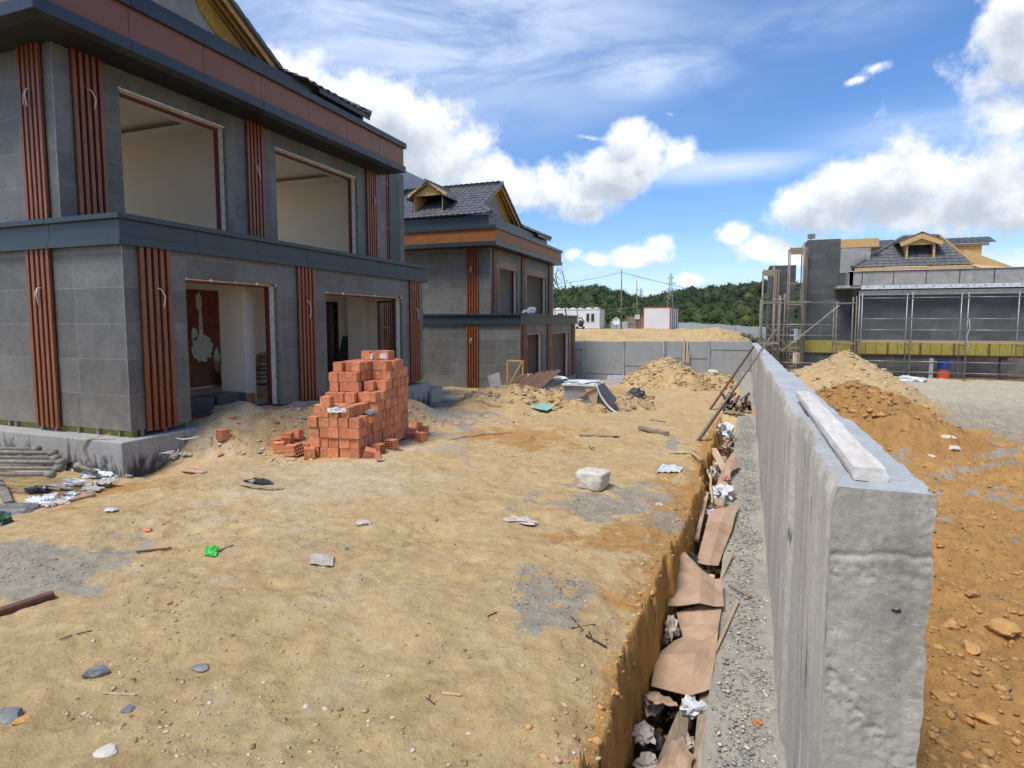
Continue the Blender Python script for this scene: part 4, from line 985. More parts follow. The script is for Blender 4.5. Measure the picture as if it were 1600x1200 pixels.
def foot_mesh():
    ysn = [.5]
    while ysn[-1] < 37.9: ysn.append(ysn[-1] + max(.03, .012 * ysn[-1]))
    Yf, U = np.meshgrid(np.array(ysn), np.linspace(0, 1, 30)); x0 = .30 + .0095 * Yf
    Xf = x0 - .50 + .56 * U + np.where(U < .01, .02 * fbm(Yf, Yf * 0, 3, 3), 0)
    Zf = -2.99 + .020 * fbm(Xf, Yf, 7, 5, .6) * (U > .01) + .03 * U ** 2
    # fold a vertical side down at the ditch
    Xs = np.stack([Xf[0] + .0, Xf[0] + .0]); Ys = np.stack([Yf[0], Yf[0]]); Zs = np.stack([Zf[0] * 0 - 3.7, Zf[0]])
    X2 = np.vstack([Xs[:1], Xf]); Y2 = np.vstack([Ys[:1], Yf]); Z2 = np.vstack([Zs[:1], Zf])
    return grid_mesh('wall_footing', X2.T, Y2.T, Z2.T, FOOTM, label='grit covered concrete footing ledge between the ditch and the long concrete wall', cat='footing')
m = concrete_mat('gritty footing concrete', (.40,.37,.29,1), (.23,.22,.19,1), streak=.0, bs=1.0); FOOTM = m
foot_mesh()

# rough timber lying on top of the wall
def rough_plank(name, a, b, w, h, mat, label=None, cat=None, group=None, seed=0, bend=0.0, roll=0, n=30, parent=None, waney=.0):
    a = Vector(a); b = Vector(b); d = (b - a); L = d.length; d.normalize()
    up = Vector((0, 0, 1)); r = d.cross(up).normalized(); up = r.cross(d).normalized()
    if roll: r, up = r * math.cos(roll) + up * math.sin(roll), up * math.cos(roll) - r * math.sin(roll)
    K = 12; vs = []; 
    for i in range(n + 1):
        t = i / n; c = a + d * L * t + up * math.sin(t * math.pi) * bend
        for k in range(K):
            ang = 2 * math.pi * (k + .5) / K; ca, sa = math.cos(ang), math.sin(ang); e = 8
            rad = (abs(ca) ** e + abs(sa) ** e) ** (-1 / e)
            x = ca * rad * w / 2; z = sa * rad * h / 2
            nz = mnoise.noise(Vector((t * L * 3 + seed, k * .9, seed))) 
            if waney and ca > .6 and sa > -.2: x -= waney * (.6 + nz)
            vs.append(c + r * x * (1 + .04 * nz) + up * z * (1 + .06 * nz))
    fs = [tuple(range(K - 1, -1, -1)), tuple(range(n * K, n * K + K))]
    for i in range(n):
        for k in range(K): fs.append((i*K+k, i*K+(k+1) % K, (i+1)*K+(k+1) % K, (i+1)*K+k))
    mbx = MB(); mbx.add(vs, fs); o = mbx.build(name, mat, parent); return tag(o, label, cat, group)
rough_plank('timber_beam', (.455, 2.44, -.549), (.497, 5.35, -.585), .118, .050, M['stone_white'] if False else simple('cement splashed timber', (.66,.61,.54,1), (.52,.46,.38,1), 5, .85, .5, 26, 0, (6, 1, 6), dirt=(.74,.73,.70,1)), 'cement splashed pale timber beam lying on top of the long concrete wall', 'timber beam', seed=3, waney=.012)
mb = MB()
tag((lambda: (mb.tube([(.70, 9.9, -.75), (.705, 9.9, -.52)], .009, 6), mb.build('rebar_stub', M['rust']))[1])(), 'short rusty steel bar sticking up from the wall top by the soil mound', 'steel bar')

# ------------------------------------------------------------------ cross wall of precast planks
def cross_wall():
    H = empty('perimeter_wall', (0, 38.0, -3.8), 'low grey precast plank wall crossing behind the far soil heap', 'wall')
    xsn = [-12.6, -9.47, -6.9, -4.32, -1.75, .66]; zt = [-1.27, -1.25, -1.22, -1.19, -1.16, -1.13]; rows = 5
    for i in range(5):
        for k in range(rows):
            z1 = zt[i] - k * .52; mb = MB(); o = .01 * ((i * 7 + k * 3) % 4)
            h = .515
            mb.box(xsn[i] + .09, .0 + o, z1 - h + 3.8, xsn[i+1] - .09, .10 + o, z1 + 3.8)
            p = mb.build('concrete_plank', M['precast'], H, bevel=.008)
        mb = MB(); mb.box(xsn[i] - .085, -.05, -.2, xsn[i] + .085, .14, zt[i] + 3.8 + .01); mb.build('wall_post', M['precast'], H, bevel=.01)
    mb = MB(); mb.box(.58, -.05, -.2, .66, .14, 2.68); mb.build('wall_post', M['precast'], H, bevel=.01)
cross_wall()
lab = ['thin pale plank leaning on the precast wall left of the others', 'widest pale plank leaning on the precast wall behind the soil heap', 'narrow pale plank right beside the widest one on the precast wall', 'shortest pale plank leaning low against the precast wall']
for i, (u, vt, vb, w) in enumerate([(1037, 532, 553, .07), (1069, 531, 566, .13), (1074, 532, 566, .09), (1077, 549, 567, .08)]):
    r1 = ray(u, vt); r2 = ray(u - (1 if i else 0), vb); a = r1 * (37.92 / r1.y); b = r2 * (37.75 / r2.y); a.z += .04
    mb = MB(); mb.bar(b, a, .03, w, (1, 0, 0)); tag(mb.build('leaning_plank', M['timber'], bevel=.004), lab[i], 'plank', 'planks leaning on the precast wall')

# ------------------------------------------------------------------ far compound
def corr_fence(name, label, pts, h, mat, post=True):
    H = empty(name, (pts[0][0], pts[0][1], pts[0][2]), label, 'fence'); o0 = Vector(pts[0])
    mb = MB()
    for a, b in zip(pts[:-1], pts[1:]):
        a = Vector(a); b = Vector(b); d = b - a; L = Vector((d.x, d.y, 0)).length; n = int(L / .25); nn = Vector((d.y, -d.x, 0)).normalized()
        vs = []; sheet = 0
        for i in range(n + 1):
            p = a + d * i / n - o0 + nn * (.035 if i % 2 else 0) 
            vs += [p, p + Vector((0, 0, h + .05 * math.sin(int(i / 4) * 5.1)))]
        mb.add(vs, [(2*i, 2*i+2, 2*i+3, 2*i+1) for i in range(n)])
    mb.build('corrugated_sheet', mat, H)
    for a, b in zip(pts[:-1], pts[1:]):
        a = Vector(a); b = Vector(b); n = max(2, int((b - a).length / 4))
        for i in range(n):
            p = a + (b - a) * i / n - o0; m_ = MB(); m_.box(p.x - .03, p.y + .06, p.z - .3, p.x + .03, p.y + .12, p.z + h); m_.build('fence_post', M['galv'], H)
M['galvsheet'] = simple('galvanised corrugated sheet', (.40,.46,.49,1), (.33,.39,.42,1), .7, .45, .05, 20, .35, (1, 1, .3))
corr_fence('corrugated_fence', 'pale corrugated metal fence running along the foot of the wooded hill', [(-8.5, 86, -2.5), (-.5, 76, -2.9), (6, 68, -3.3), (13, 60, -3.8)], 2.5, M['galvsheet'])
corr_fence('corrugated_fence', 'short bluish corrugated fence piece beside the white office container', [(-16.3, 80, -.9), (-12.6, 78, -.95)], 1.0, M['galvsheet'])
def container(name, label, x0, x1, y0, depth, z0, h, frame, wall, kind):
    H = empty(name, (x0, y0, z0), label, 'container'); w = x1 - x0
    mb = MB(); mb.box(.05, .03, .05, w - .05, depth - .03, h - .05); mb.build('body', wall, H)
    mb = MB(); f = .11
    for xx in (0, w - f):
        for yy in (0, depth - f): mb.box(xx, yy, 0, xx + f, yy + f, h)
    mb.box(f, 0, h - f, w - f, f, h); mb.box(f, 0, 0, w - f, .08, .08); mb.box(w - f, f, h - f, w, depth - f, h); mb.box(0, f, h - f, f, depth - f, h)
    mb.build('frame', frame, H)
    if kind == 'office':
        mb = MB(); mb.box(0.3, -.01, h - .02, w - .3, depth, h + .06)
        for i in range(9): mb.lumpy((.6 + i * w / 9.2, .7, h + .08), .45, 1, .5, 2, (1.2, 1, .35), i)
        mb.build('roof_sheet', M['plastic_white'], H)
        for xx, ww in ((w - 1.9, .42), (w - 1.25, .42)):
            mb = MB(); mb.box(xx, -.02, .85, xx + ww + .16, .02, 2.05); fr = mb.build('window', M['white_paint'], H)
            mb = MB(); mb.box(xx + .08, -.035, .93, xx + ww + .06, -.021, 1.97); mb.build('pane', M['glass_dark'], fr)
        mb = MB(); mb.box(w - 5.9, -.02, 1.35, w - 4.9, .02, 2.1); fr = mb.build('window', M['white_paint'], H); mb = MB(); mb.box(w - 5.8, -.035, 1.42, w - 5.0, -.021, 2.03); mb.build('pane', M['glass_dark'], fr)
        for xx in (w - 3.1, w - 6.2): mb = MB(); mb.box(xx, -.02, 0, xx + .06, .025, h); mb.build('panel_joint', M['anthracite'], H)
    else:
        for i in range(3): mb = MB(); yy = depth * (.25 + .25 * i); mb.box(w - .045, yy, .1, w + .005, yy + .06, h - .1); mb.build('panel_joint', M['anthracite'], H)
container('office_container', 'long white office container with narrow windows beyond the terrace', -27.0, -17.3, 78, 3.0, -.88, 2.55, M['grey_panel'], M['white_paint'], 'office')
container('site_container', 'pale site container with red steel frame standing on the soil terrace', -10.15, -7.15, 67.5, 9, -1.1, 2.75, M['container_red'], M['white_paint'], 'plain')
mb = MB(); 
for i in range(9): mb.box(-12.6 + i * .29, 72, -.95, -12.6 + i * .29 + .27, 72.05, .55 + .02 * (i % 3))
mb.box(-12.6, 71.95, -.25, -10.1, 71.99, -.17)
tag(mb.build('board_fence', M['oldwood']), 'weathered grey board screen next to the red framed container', 'fence')
# satellite dish
H = empty('satellite_dish', (-13.6, 70, -1.0), 'round white satellite dish in front of the tall pole', 'dish')
mb = MB(); P = []; nr, na = 5, 24
for i in range(nr + 1):
    for k in range(na):
        r_ = .44 * i / nr; P.append((r_ * math.cos(k * 6.2832 / na), -.0 + .16 * (1 - (r_ / .44) ** 2) , 1.12 + r_ * math.sin(k * 6.2832 / na)))
mb.add(P, [(i*na+k, i*na+(k+1) % na, (i+1)*na+(k+1) % na, (i+1)*na+k) for i in range(nr) for k in range(na)])
mb.tube([(0, .14, 1.12), (0, -.5, .95)], .02, 5); mb.lumpy((0, -.5, .96), .06, 1, .1); mb.build('dish', M['white_paint'], H, smooth=True)
mb = MB(); mb.tube([(0, .2, 1.12), (0, .2, -.1)], .03, 6); mb.tube([(0, .2, .6), (-.35, .2, -.05)], .02, 5); mb.build('mast', M['dirty_steel'], H)
def pole(name, label, u, v0, v1, y, r=.06, arms=(), lean=0):
    a = ray(u, v0); b = ray(u + lean, v1); a = a * (y / a.y); b = b * (y / b.y)
    H = empty(name, a, label, 'pole', None); mb = MB(); mb.tube([(0, 0, -.6), tuple((b - a) * .5), tuple(b - a)], [r * 1.3, r, r * .75], 8); mb.build('shaft', M['pole'], H, smooth=True)
    for t, w in arms: mb = MB(); c = (b - a) * t; mb.box(c.x - w, c.y - .05, c.z - .04, c.x + w, c.y + .05, c.z + .04); mb.build('cross_arm', M['dirty_steel'], H)
    return H, a, b
Hp, pa, pb = pole('utility_pole', 'tallest thin wooden pole carrying the overhead cable above the terrace', 971, 512, 420, 71, .075, ((.33, .25),))
mb = MB(); mb.box(-.16, -.2, 5.9, .16, -.04, 6.2)
Hq, qa, qb = pole('utility_pole', 'shorter crooked pole with a meter box beside the red framed container', 996, 512, 438, 72, .06, ((.50, .16), (.8, .12)), -1)
mb = MB(); mb.box(-.3, -.2, 1.0, .28, -.06, 1.55); mb.build('meter_box', M['grey_panel'], Hq)
mb = MB(); mb.tube([(.05, 0, 2.2), (.25, -.05, 1.0), (.25, -.05, 0)], .07, 6); mb.build('stay', M['pole'], Hq)
def sag(a, b, s, n=16): return [Vector(a).lerp(Vector(b), i / n) - Vector((0, 0, s * 4 * (i / n) * (1 - i / n))) for i in range(n + 1)]
top = pb - Vector((0, 0, .4)); e1 = ray(790, 442); e1 = e1 * (80 / e1.y); e2 = ray(1260, 470); e2 = e2 * (120 / e2.y)
mb = MB(); mb.tube(sag(e1, top, .7), .024, 4, False); mb.tube(sag(top, e2, 1.0), .028, 4, False)
tag(mb.build('overhead_cable', M['anthracite']), 'overhead cable strung from the tallest wooden pole across the sky', 'cable')
def pylon(label, u, vt, vb, D):
    a = ray(u, vb); a = a * (D / a.y); b = ray(u, vt); b = b * (D / b.y); h = (b.z - a.z); w = h * .085
    H = empty('lattice_pylon', a, label, 'pylon', 'lattice pylons on the hill'); mb = MB(); n = 9; r = .10
    def W(t): return w * (1 - .72 * min(t / .75, 1)) + .12 * 0
    for sx, sy in ((-1,-1),(1,-1),(1,1),(-1,1)):
        for i in range(n):
            t0, t1 = i / n, (i + 1) / n; mb.bar((sx*W(t0), sy*W(t0), h*t0), (sx*W(t1), sy*W(t1), h*t1), r, r)
            if sy < 0: mb.bar((sx*W(t0), sy*W(t0), h*t0), (-sx*W(t1), sy*W(t1), h*t1), r*.7, r*.7)
            if sx < 0: mb.bar((sx*W(t0), sy*W(t0), h*t0), (sx*W(t1), -sy*W(t1), h*t1), r*.7, r*.7)
    mb.build('tower', M['galv'], H)
    for t, q in ((.62, 1.0), (.75, 1.25), (.88, .8)): mb = MB(); mb.bar((-w*q*1.1, 0, h*t), (w*q*1.1, 0, h*t), r*1.3, r*1.3); mb.bar((-w*q*1.1, 0, h*t), (0, 0, h*(t+.05)), r*.8, r*.8); mb.bar((w*q*1.1, 0, h*t), (0, 0, h*(t+.05)), r*.8, r*.8); mb.build('cross_arm', M['galv'], H)
pylon('nearer lattice pylon rising behind the red framed container', 1047, 427, 492, 190)
pylon('smaller fainter lattice pylon in the dip of the hills', 1001, 450, 500, 260)
# machine and bits by the office container
H = empty('compressor', (-18.6, 73.0, -.95), 'small dark machine with hose standing in front of the office container', 'machine')
mb = MB(); mb.lumpy((0, 0, .75), .45, 2, .3, 1.6, (.8, .7, 1.1), 3, flat=True); mb.build('body', M['black'], H)
mb = MB(); mb.tube([(.25, -.2, .5), (.45, -.2, 1.0), (.1, -.2, 1.5), (-.3, -.2, 1.35)], .09, 8); mb.build('hose', M['tarp'], H, smooth=True)
mb = MB(); mb.tube([(-.5, 0, .15), (.5, 0, .15)], .05, 6); mb.lumpy((.4, -.2, .2), .2, 1, .1); mb.lumpy((-.4, -.2, .2), .2, 1, .1); mb.build('wheels', M['black'], H)
# sheets lying by the red container, bush
H_ = MB(); H_.box(-8.0, 60, -.98, -6.2, 62, -.9); H_.box(-7.2, 60.5, -.89, -5.4, 62.5, -.83); H_.box(-5.2, 61, -1.05, -4.2, 62, -.95)
tag(H_.build('panel_stack', M['plastic_white']), 'flat white panels lying on the terrace in front of the red framed container', 'panels')

# ------------------------------------------------------------------ hills and forest
az = np.linspace(R(-75), R(60), 150); ds = np.array([120, 140, 160, 185, 210, 240, 270, 300, 340, 420, 600])
skyu = [-400, 300, 820, 870, 900, 925, 950, 975, 990, 1003, 1015, 1040, 1100, 1150, 1200, 1350, 1600, 2400]
skyv = [440, 455, 460, 457, 452, 451, 456, 461, 466, 471, 466, 461, 454, 450, 447, 445, 450, 450]
def az_u(a):   # azimuth (from +y toward +x) -> column on the horizon
    return CX + FPX / math.cos(PITCH) * np.tan(np.clip(a + YAW, R(-70), R(70)))
AZ, DS = np.meshgrid(az, ds)
elev = (503 - np.interp(az_u(AZ), skyu, skyv)) / FPX
def hill_z(a, d):
    e = (503 - np.interp(az_u(a), skyu, skyv)) / FPX * np.cos(a + YAW) * 1.0
    t = sstep(d, 110, 300); zz = -7 + (e * 300 - 3.2 + 7) * t ** .9
    return np.where(d > 300, zz - (d - 300) * .05, zz) + 2.2 * fbm(a * 100, d, .03, 3)
Zh = hill_z(AZ, DS)
Mh, th_, ph_ = newmat('wooded ground'); th_.nodes; ph_.inputs['Base Color'].default_value = (.03, .04, .015, 1); ph_.inputs['Roughness'].default_value = 1
grid_mesh('hills', (np.sin(AZ) * DS).T, (np.cos(AZ) * DS).T, Zh.T, Mh, kind='structure').data.flip_normals()
def forest():
    m, t, p = newmat('forest foliage'); at = nd(t, 'ShaderNodeAttribute'); at.attribute_name = 'kinds'
    n = noise(t, objvec(t), 1.1, 4, .6); c = mix(t, 1, at.outputs['Color'], ramp(t, n, [(.3, (.6, .62, .55, 1)), (.7, (1.25, 1.25, 1.15, 1))]), 'MULTIPLY')
    t.links.new(c, p.inputs['Base Color']); p.inputs['Roughness'].default_value = .8; p.inputs['Specular IOR Level'].default_value = .2
    r = np.random.default_rng(4); V = []; F = []; C = []; base = 0
    bm = bmesh.new(); bmesh.ops.create_icosphere(bm, subdivisions=1, radius=1); iv = np.array([v.co[:] for v in bm.verts]); ifc = np.array([[v.index for v in f.verts] for f in bm.faces]); bm.free()
    N = 4600; a_ = r.uniform(R(-38), R(14), N * 2); d_ = 118 + 195 * r.random(N * 2) ** .85
    order = np.arange(N * 2)[:N]
    for i in order:
        a, d = a_[i], d_[i]; x, y = math.sin(a) * d, math.cos(a) * d
        if x > 12 and d < 0: continue
        z = float(hill_z(np.array(a), np.array(d))); R_ = 1.1 + 2.4 * r.random() ** 1.8; hgt = R_ * r.uniform(.9, 1.35)
        ph = r.uniform(0, 50)
        nz = np.sin(iv[:, 0] * 3.1 + ph) * np.cos(iv[:, 1] * 3.7 + ph * 1.3) + np.sin(iv[:, 2] * 5.3 + ph) * .6
        pv = iv * (.76 + .12 * nz[:, None] + .05 * r.standard_normal((len(iv), 1))) * np.array([R_, R_, hgt]) + np.array([x, y, z + hgt * .35])
        V.append(pv); F.append(np.hstack([ifc, ifc[:, 2:3]]) + base); base += len(pv)
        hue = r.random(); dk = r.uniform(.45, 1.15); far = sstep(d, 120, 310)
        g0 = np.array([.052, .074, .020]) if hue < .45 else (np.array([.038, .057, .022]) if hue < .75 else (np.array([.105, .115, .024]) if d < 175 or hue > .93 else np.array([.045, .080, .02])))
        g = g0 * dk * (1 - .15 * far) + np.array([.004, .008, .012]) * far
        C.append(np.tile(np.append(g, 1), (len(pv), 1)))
        k = 46; u = r.standard_normal((k, 3)); u[:, 2] = np.abs(u[:, 2]) * .8 - .15; u /= np.linalg.norm(u, axis=1)[:, None]
        ctr = u * np.array([R_, R_, hgt]) * r.uniform(.78, 1.05, (k, 1)) + np.array([x, y, z + hgt * .35])
        s = r.uniform(.18, .42, (k, 1)); t1 = np.cross(u, r.standard_normal((k, 3))); t1 /= np.linalg.norm(t1, axis=1)[:, None]; t2 = np.cross(u, t1) + u * r.uniform(-.6, .6, (k, 1))
        q = np.stack([ctr + t1 * s, ctr + t2 * s * .8, ctr - t1 * s, ctr - t2 * s * .9], 1).reshape(-1, 3)
        V.append(q); F.append((np.arange(k * 4).reshape(k, 4)) + base); base += k * 4
        lc = g * r.uniform(.55, 1.7, (k, 1)); C.append(np.repeat(np.hstack([lc, np.ones((k, 1))]), 4, 0))
    V = np.vstack(V); F = np.vstack(F); C = np.vstack(C)
    me = bpy.data.meshes.new('forest'); me.vertices.add(len(V)); me.vertices.foreach_set('co', V.astype('f').ravel())
    tri = F[:, 2] == F[:, 3]; sizes = np.where(tri, 3, 4); mask = np.ones(F.shape, bool); mask[:, 3] = ~tri
    li = F[mask]; me.loops.add(len(li)); me.loops.foreach_set('vertex_index', li.astype('i'))
    st = np.concatenate([[0], np.cumsum(sizes)[:-1]]); me.polygons.add(len(F)); me.polygons.foreach_set('loop_start', st.astype('i'))
    me.update(calc_edges=True); me.materials.append(m)
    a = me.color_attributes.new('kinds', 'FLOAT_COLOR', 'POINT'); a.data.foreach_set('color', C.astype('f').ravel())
    o = bpy.data.objects.new('forest', me); col.objects.link(o); tag(o, 'dense green wood covering the hills on the skyline', 'forest', kind='stuff')
forest()

def leafy(mb, c, rad, n, s, seed=0, squash=1):
    r = random.Random(seed)
    for i in range(n):
        u = Vector((r.gauss(0, 1), r.gauss(0, 1), r.gauss(0, 1))).normalized() * rad * r.uniform(.3, 1) ** .6; u.z *= squash
        a = Vector((r.gauss(0, 1), r.gauss(0, 1), r.gauss(0, 1))).normalized(); b = a.cross(Vector((r.gauss(0, 1), r.gauss(0, 1), r.gauss(0, 1)))).normalized()
        p = Vector(c) + u; q = s * r.uniform(.6, 1.3); mb.add([p - a*q, p + b*q*.5, p + a*q, p - b*q*.5], [(0, 1, 2, 3)])
# bush at the end of the terrace
H = empty('bush', (.4, 57, -2.3), 'dark green bush at the right end of the soil terrace', 'bush')
mb = MB(); leafy(mb, (0, 0, .65), .95, 900, .08, 2, .75); leafy(mb, (1.2, .2, .45), .7, 600, .08, 3, .8); leafy(mb, (-.9, .2, .45), .6, 400, .08, 4, .8); mb.build('foliage', M['leaf'], H)
mb = MB(); [mb.tube([(x_, 0, -.4), (x_ * 1.3, .1, .7)], .03, 5) for x_ in (-.6, 0, .5, 1)]; mb.build('stem', M['bark'], H)
# thin young tree behind the second villa
def sapling():
    H = empty('young_tree', (-11.9, 40.2, -1.3), 'thin sparse young tree standing right behind the second villa', 'tree')
    W = lambda u, v: (lambda r: r * (40.2 / r.y) - Vector((-11.9, 40.2, -1.3)))(ray(u, v))
    mb = MB(); b0 = Vector((.35, 0, -.2)); 
    main = [W(888, 505), W(884, 488), W(881, 470), W(875, 455), W(869, 444)]; mb.tube([b0] + main, [.055, .05, .045, .038, .028, .015], 7)
    br = [[W(876, 457), W(867, 450), W(862, 438)], [W(885, 462), W(884, 447), W(880, 430), W(876, 415)], [W(883, 480), W(885, 465), W(884, 452)], [W(872, 448), W(868, 432), W(871, 418)], [W(869, 444), W(863, 430), W(864, 415)]]
    for b in br: mb.tube(b, [.03] * (len(b) - 1) + [.008], 5)
    mb.build('trunk', M['bark'], H, smooth=True)
    mb = MB(); rr = random.Random(5)
    for b in br + [main[2:]]:
        for p in b[1:]: leafy(mb, p, .5, 26, .055, rr.randint(0, 999))
    mb.build('foliage', M['leaf'], H)
sapling()

# ------------------------------------------------------------------ scaffolding round the third house
def W3(x, y, z): return (x, y, z)
def scaffold_run():
    H = empty('scaffold', (6.2, 37.9, -3.15), 'long steel scaffold in front of the unfinished villa on the right', 'scaffold')
    xs_ = [0.05, 2.42, 4.92, 7.42, 9.92]
    for i, x in enumerate(xs_):
        for dx, yy, h in ((0, 0, 4.72 + .05 * (i % 2)), (.06 if i else .12, .85, 4.70)):
            mb = MB(); mb.tube([(x + dx - (.12 if yy else 0), yy, -.1), (x + dx - (.12 if yy else 0), yy, h)], .03, 8); mb.build('upright', M['galv'], H, smooth=True)
        mb = MB(); mb.tube([(x, 0, .12), (x + .02, .85, .12)], .022, 6); mb.tube([(x, 0, 1.9), (x, .85, 1.9)], .022, 6); mb.tube([(x, 0, 2.9), (x, .85, 2.9)], .02, 6); mb.build('frame_tie', M['galv'], H)
    for z, n in ((4.45, 'rail'), (3.32, 'rail'), (2.72, 'rail'), (1.02, 'rail'), (.45, 'rail')):
        for a, b in zip(xs_[:-1], xs_[1:]):
            mb = MB(); mb.tube([(a, -.03, z), (b, -.03, z - .01)], .022, 6); mb.build(n, M['galv'], H, smooth=True)
    for a, b in zip(xs_[:-1], xs_[1:]): mb = MB(); mb.box(a + .03, .05, 2.02, b - .03, .8, 2.07); mb.build('deck', M['timber'], H)
    mb = MB(); mb.tube([(7.42, -.05, 4.6), (10.2, -.05, 3.2)], .022, 6); mb.build('brace', M['galv'], H)
    mb = MB(); mb.tube([(4.95, -.08, 3.3), (5.02, -.1, 2.9), (4.9, -.1, 2.3), (5.0, -.1, 1.9), (4.8, -.08, 1.4)], .012, 5); mb.build('hanging_rope', M['wire'], H, smooth=True)
scaffold_run()
def scaffold_tower(label, x, y, w, d, h, zb, nlev, group='scaffold towers left of the unfinished villa', deck=True, ladder=False, topbox=True):
    H = empty('scaffold_tower', (x, y, zb), label, 'scaffold', group)
    for sx in (0, w):
        for sy in (0, d): mb = MB(); mb.tube([(sx, sy, -.3), (sx, sy, h + (.25 if sx else .0))], .034, 7); mb.build('upright', M['dirty_steel'], H, smooth=True)
    for k in range(nlev):
        z = h * (k + .35) / nlev if not k == nlev - 1 else h - .12
        mb = MB(); mb.tube([(0, 0, z), (w, 0, z)], .028, 6); mb.tube([(0, d, z), (w, d, z)], .028, 6); mb.tube([(0, 0, z), (0, d, z)], .028, 6); mb.tube([(w, 0, z), (w, d, z)], .028, 6)
        mb.build('frame_tie', M['dirty_steel'], H)
        if deck and k % 2 == 1: mb = MB(); mb.box(.03, .03, z + .03, w - .03, d - .03, z + .08); mb.build('deck', M['oldwood'], H)
    if topbox: mb = MB(); mb.box(.04, -.03, h - .42, w - .04, .02, h - .06); mb.box(.04, .03, h - .1, w - .04, d, h - .05); mb.build('top_board', M['oldwood'], H)
    if ladder:
        mb = MB()
        for k in range(9): mb.tube([(.15, -.04, .3 + k * .35), (w * .7, -.04, .3 + k * .35)], .018, 5)
        mb.tube([(.15, -.04, 0), (.15, -.04, 3.4)], .02, 5); mb.tube([(w * .7, -.04, 0), (w * .7, -.04, 3.4)], .02, 5); mb.build('ladder', M['galv'], H)
    return H
scaffold_tower('tallest scaffold tower with a plank box at its top beside the grey stair tower', 2.55, 38.0, .70, 1.2, 7.45, -3.2, 6, ladder=True)
scaffold_tower('lower scaffold tower at the far left edge of the unfinished villa', 1.25, 40.5, .62, 1.6, 6.45, -3.2, 5)
scaffold_tower('short open scaffold bay standing between stair tower and villa wall', 4.98, 37.6, .95, 1.1, 4.35, -3.2, 3, topbox=False)
scaffold_tower('thin scaffold bay beside the lower tower next to the metal fence', 1.05, 36.6, 1.0, 1.2, 4.5, -3.25, 3, topbox=False)
scaffold_tower('slim scaffold bay just left of the tallest tower with the plank box', 1.85, 38.6, .55, 1.0, 4.6, -3.2, 4, topbox=False)
H = empty('scaffold_link', (2.5, 37.3, -3.2), 'scaffold rails and diagonal brace linking the tall tower to the short bay', 'scaffold')
for z in (4.28, 3.05, 2.45, .9):
    mb = MB(); mb.tube([(-1.3, 0, z), (2.6, .1, z)], .024, 6); mb.build('rail', M['galv'], H, smooth=True)
mb = MB(); mb.tube([(-.3, -.05, 1.5), (2.55, -.05, 4.1)], .026, 6); mb.tube([(-1.2, -.06, 3.1), (.6, -.06, 1.2)], .02, 6); mb.build('brace', M['galv'], H)
mb = MB(); mb.box(-.2, -.02, 4.28, 1.1, .4, 4.36); mb.build('deck', M['oldwood'], H)
for i, (x, y, h) in enumerate([(3.42, 39.6, 7.65), (3.55, 39.75, 7.6), (2.05, 43, 6.6), (2.2, 43, 6.6)]):
    mb = MB(); mb.box(x, y, -3.2, x + .09, y + .05, -3.2 + h)
    tag(mb.build('vertical_board', M['oldwood']), ['tall pale board upright at the left edge of the stair tower', 'second tall board just right of the first at the stair tower edge', 'upright board at the left edge of the lower rear tower', 'upright board touching the lower rear tower corner'][i], 'board', 'boards along the tower edges')
H = empty('drum', (10.45, 38.9, -3.1), 'drum half blue and half orange in the dark doorway under the scaffold', 'drum')
mb = MB(); mb.tube([(0, 0, .5), (0, 0, .55), (0, 0, .95), (0, 0, 1.0)], [.27, .29, .29, .27], 16); mb.build('upper_half', M['blue_plastic'], H)
mb = MB(); mb.tube([(0, 0, 0), (0, 0, .05), (0, 0, .45), (0, 0, .499)], [.27, .29, .29, .28], 16); mb.build('lower_half', M['orange_plastic'], H)
mb = MB(); mb.box(9.55, 37.9, -3.1, 9.72, 38.05, -1.95); tag(mb.build('concrete_post', M['precast'], bevel=.01), 'short pale concrete post standing left of the drum doorway', 'post')
mb = MB(); mb.lumpy((8.2, 36.2, -2.95), .3, 2, .5, 2, (1.5, .8, .6), 5); mb.lumpy((8.6, 36.1, -3.0), .25, 2, .5, 2, (1.6, .8, .5), 8)
tag(mb.build('plastic_sheet', M['plastic_white']), 'crumpled white plastic at the foot of the long scaffold', 'plastic sheet')

# ------------------------------------------------------------------ soil heaps
def P_at(u, v, y): r = ray(u, v); return r * (y / r.y)
heap('tall pale soil heap in front of the precast cross wall', -3.55, 33.6, 3.0, 3.2, 1.75, M['soil_pale'], 0, 1, 'soil heaps on the site', name='soil_heap', cat='soil heap', pw=1.0)
heap('lower soil shoulder running right of the tall pale heap', -1.5, 34.2, 2.6, 2.2, .95, M['soil_pale'], 0, 8, 'soil heaps on the site', name='soil_heap', cat='soil heap')
heap('low rubble heap in front of the second villa, left part', -7.4, 19.8, 2.6, 3.0, .80, M['soil_pale'], .2, 2, 'soil heaps on the site', name='soil_heap', cat='soil heap', rough=1.5)
heap('low rubble heap beside the covered crate', -5.0, 20.6, 2.2, 2.8, .78, M['soil_pale'], -.1, 3, 'soil heaps on the site', name='soil_heap', cat='soil heap', rough=1.6)
heap('pale soil mound rising behind the long concrete wall', 3.0, 21.0, 2.6, 3.6, 1.80, M['soil_pale'], 0, 4, 'soil heaps on the site', name='soil_heap', cat='soil heap', rough=.8)
heap('brown clay mound just behind the long concrete wall', 2.5, 15.6, 2.0, 4.0, 1.05, M['soil_brown'], .1, 5, 'soil heaps on the site', name='soil_heap', cat='soil heap', rough=1.6, n=200)
heap('pale rubble ramp below the first door opening', -8.0, 9.9, 1.5, 2.5, .22, M['soil_pale'], 0, 6, 'soil heaps on the site', name='soil_heap', cat='soil heap', rough=1.3, n=160)
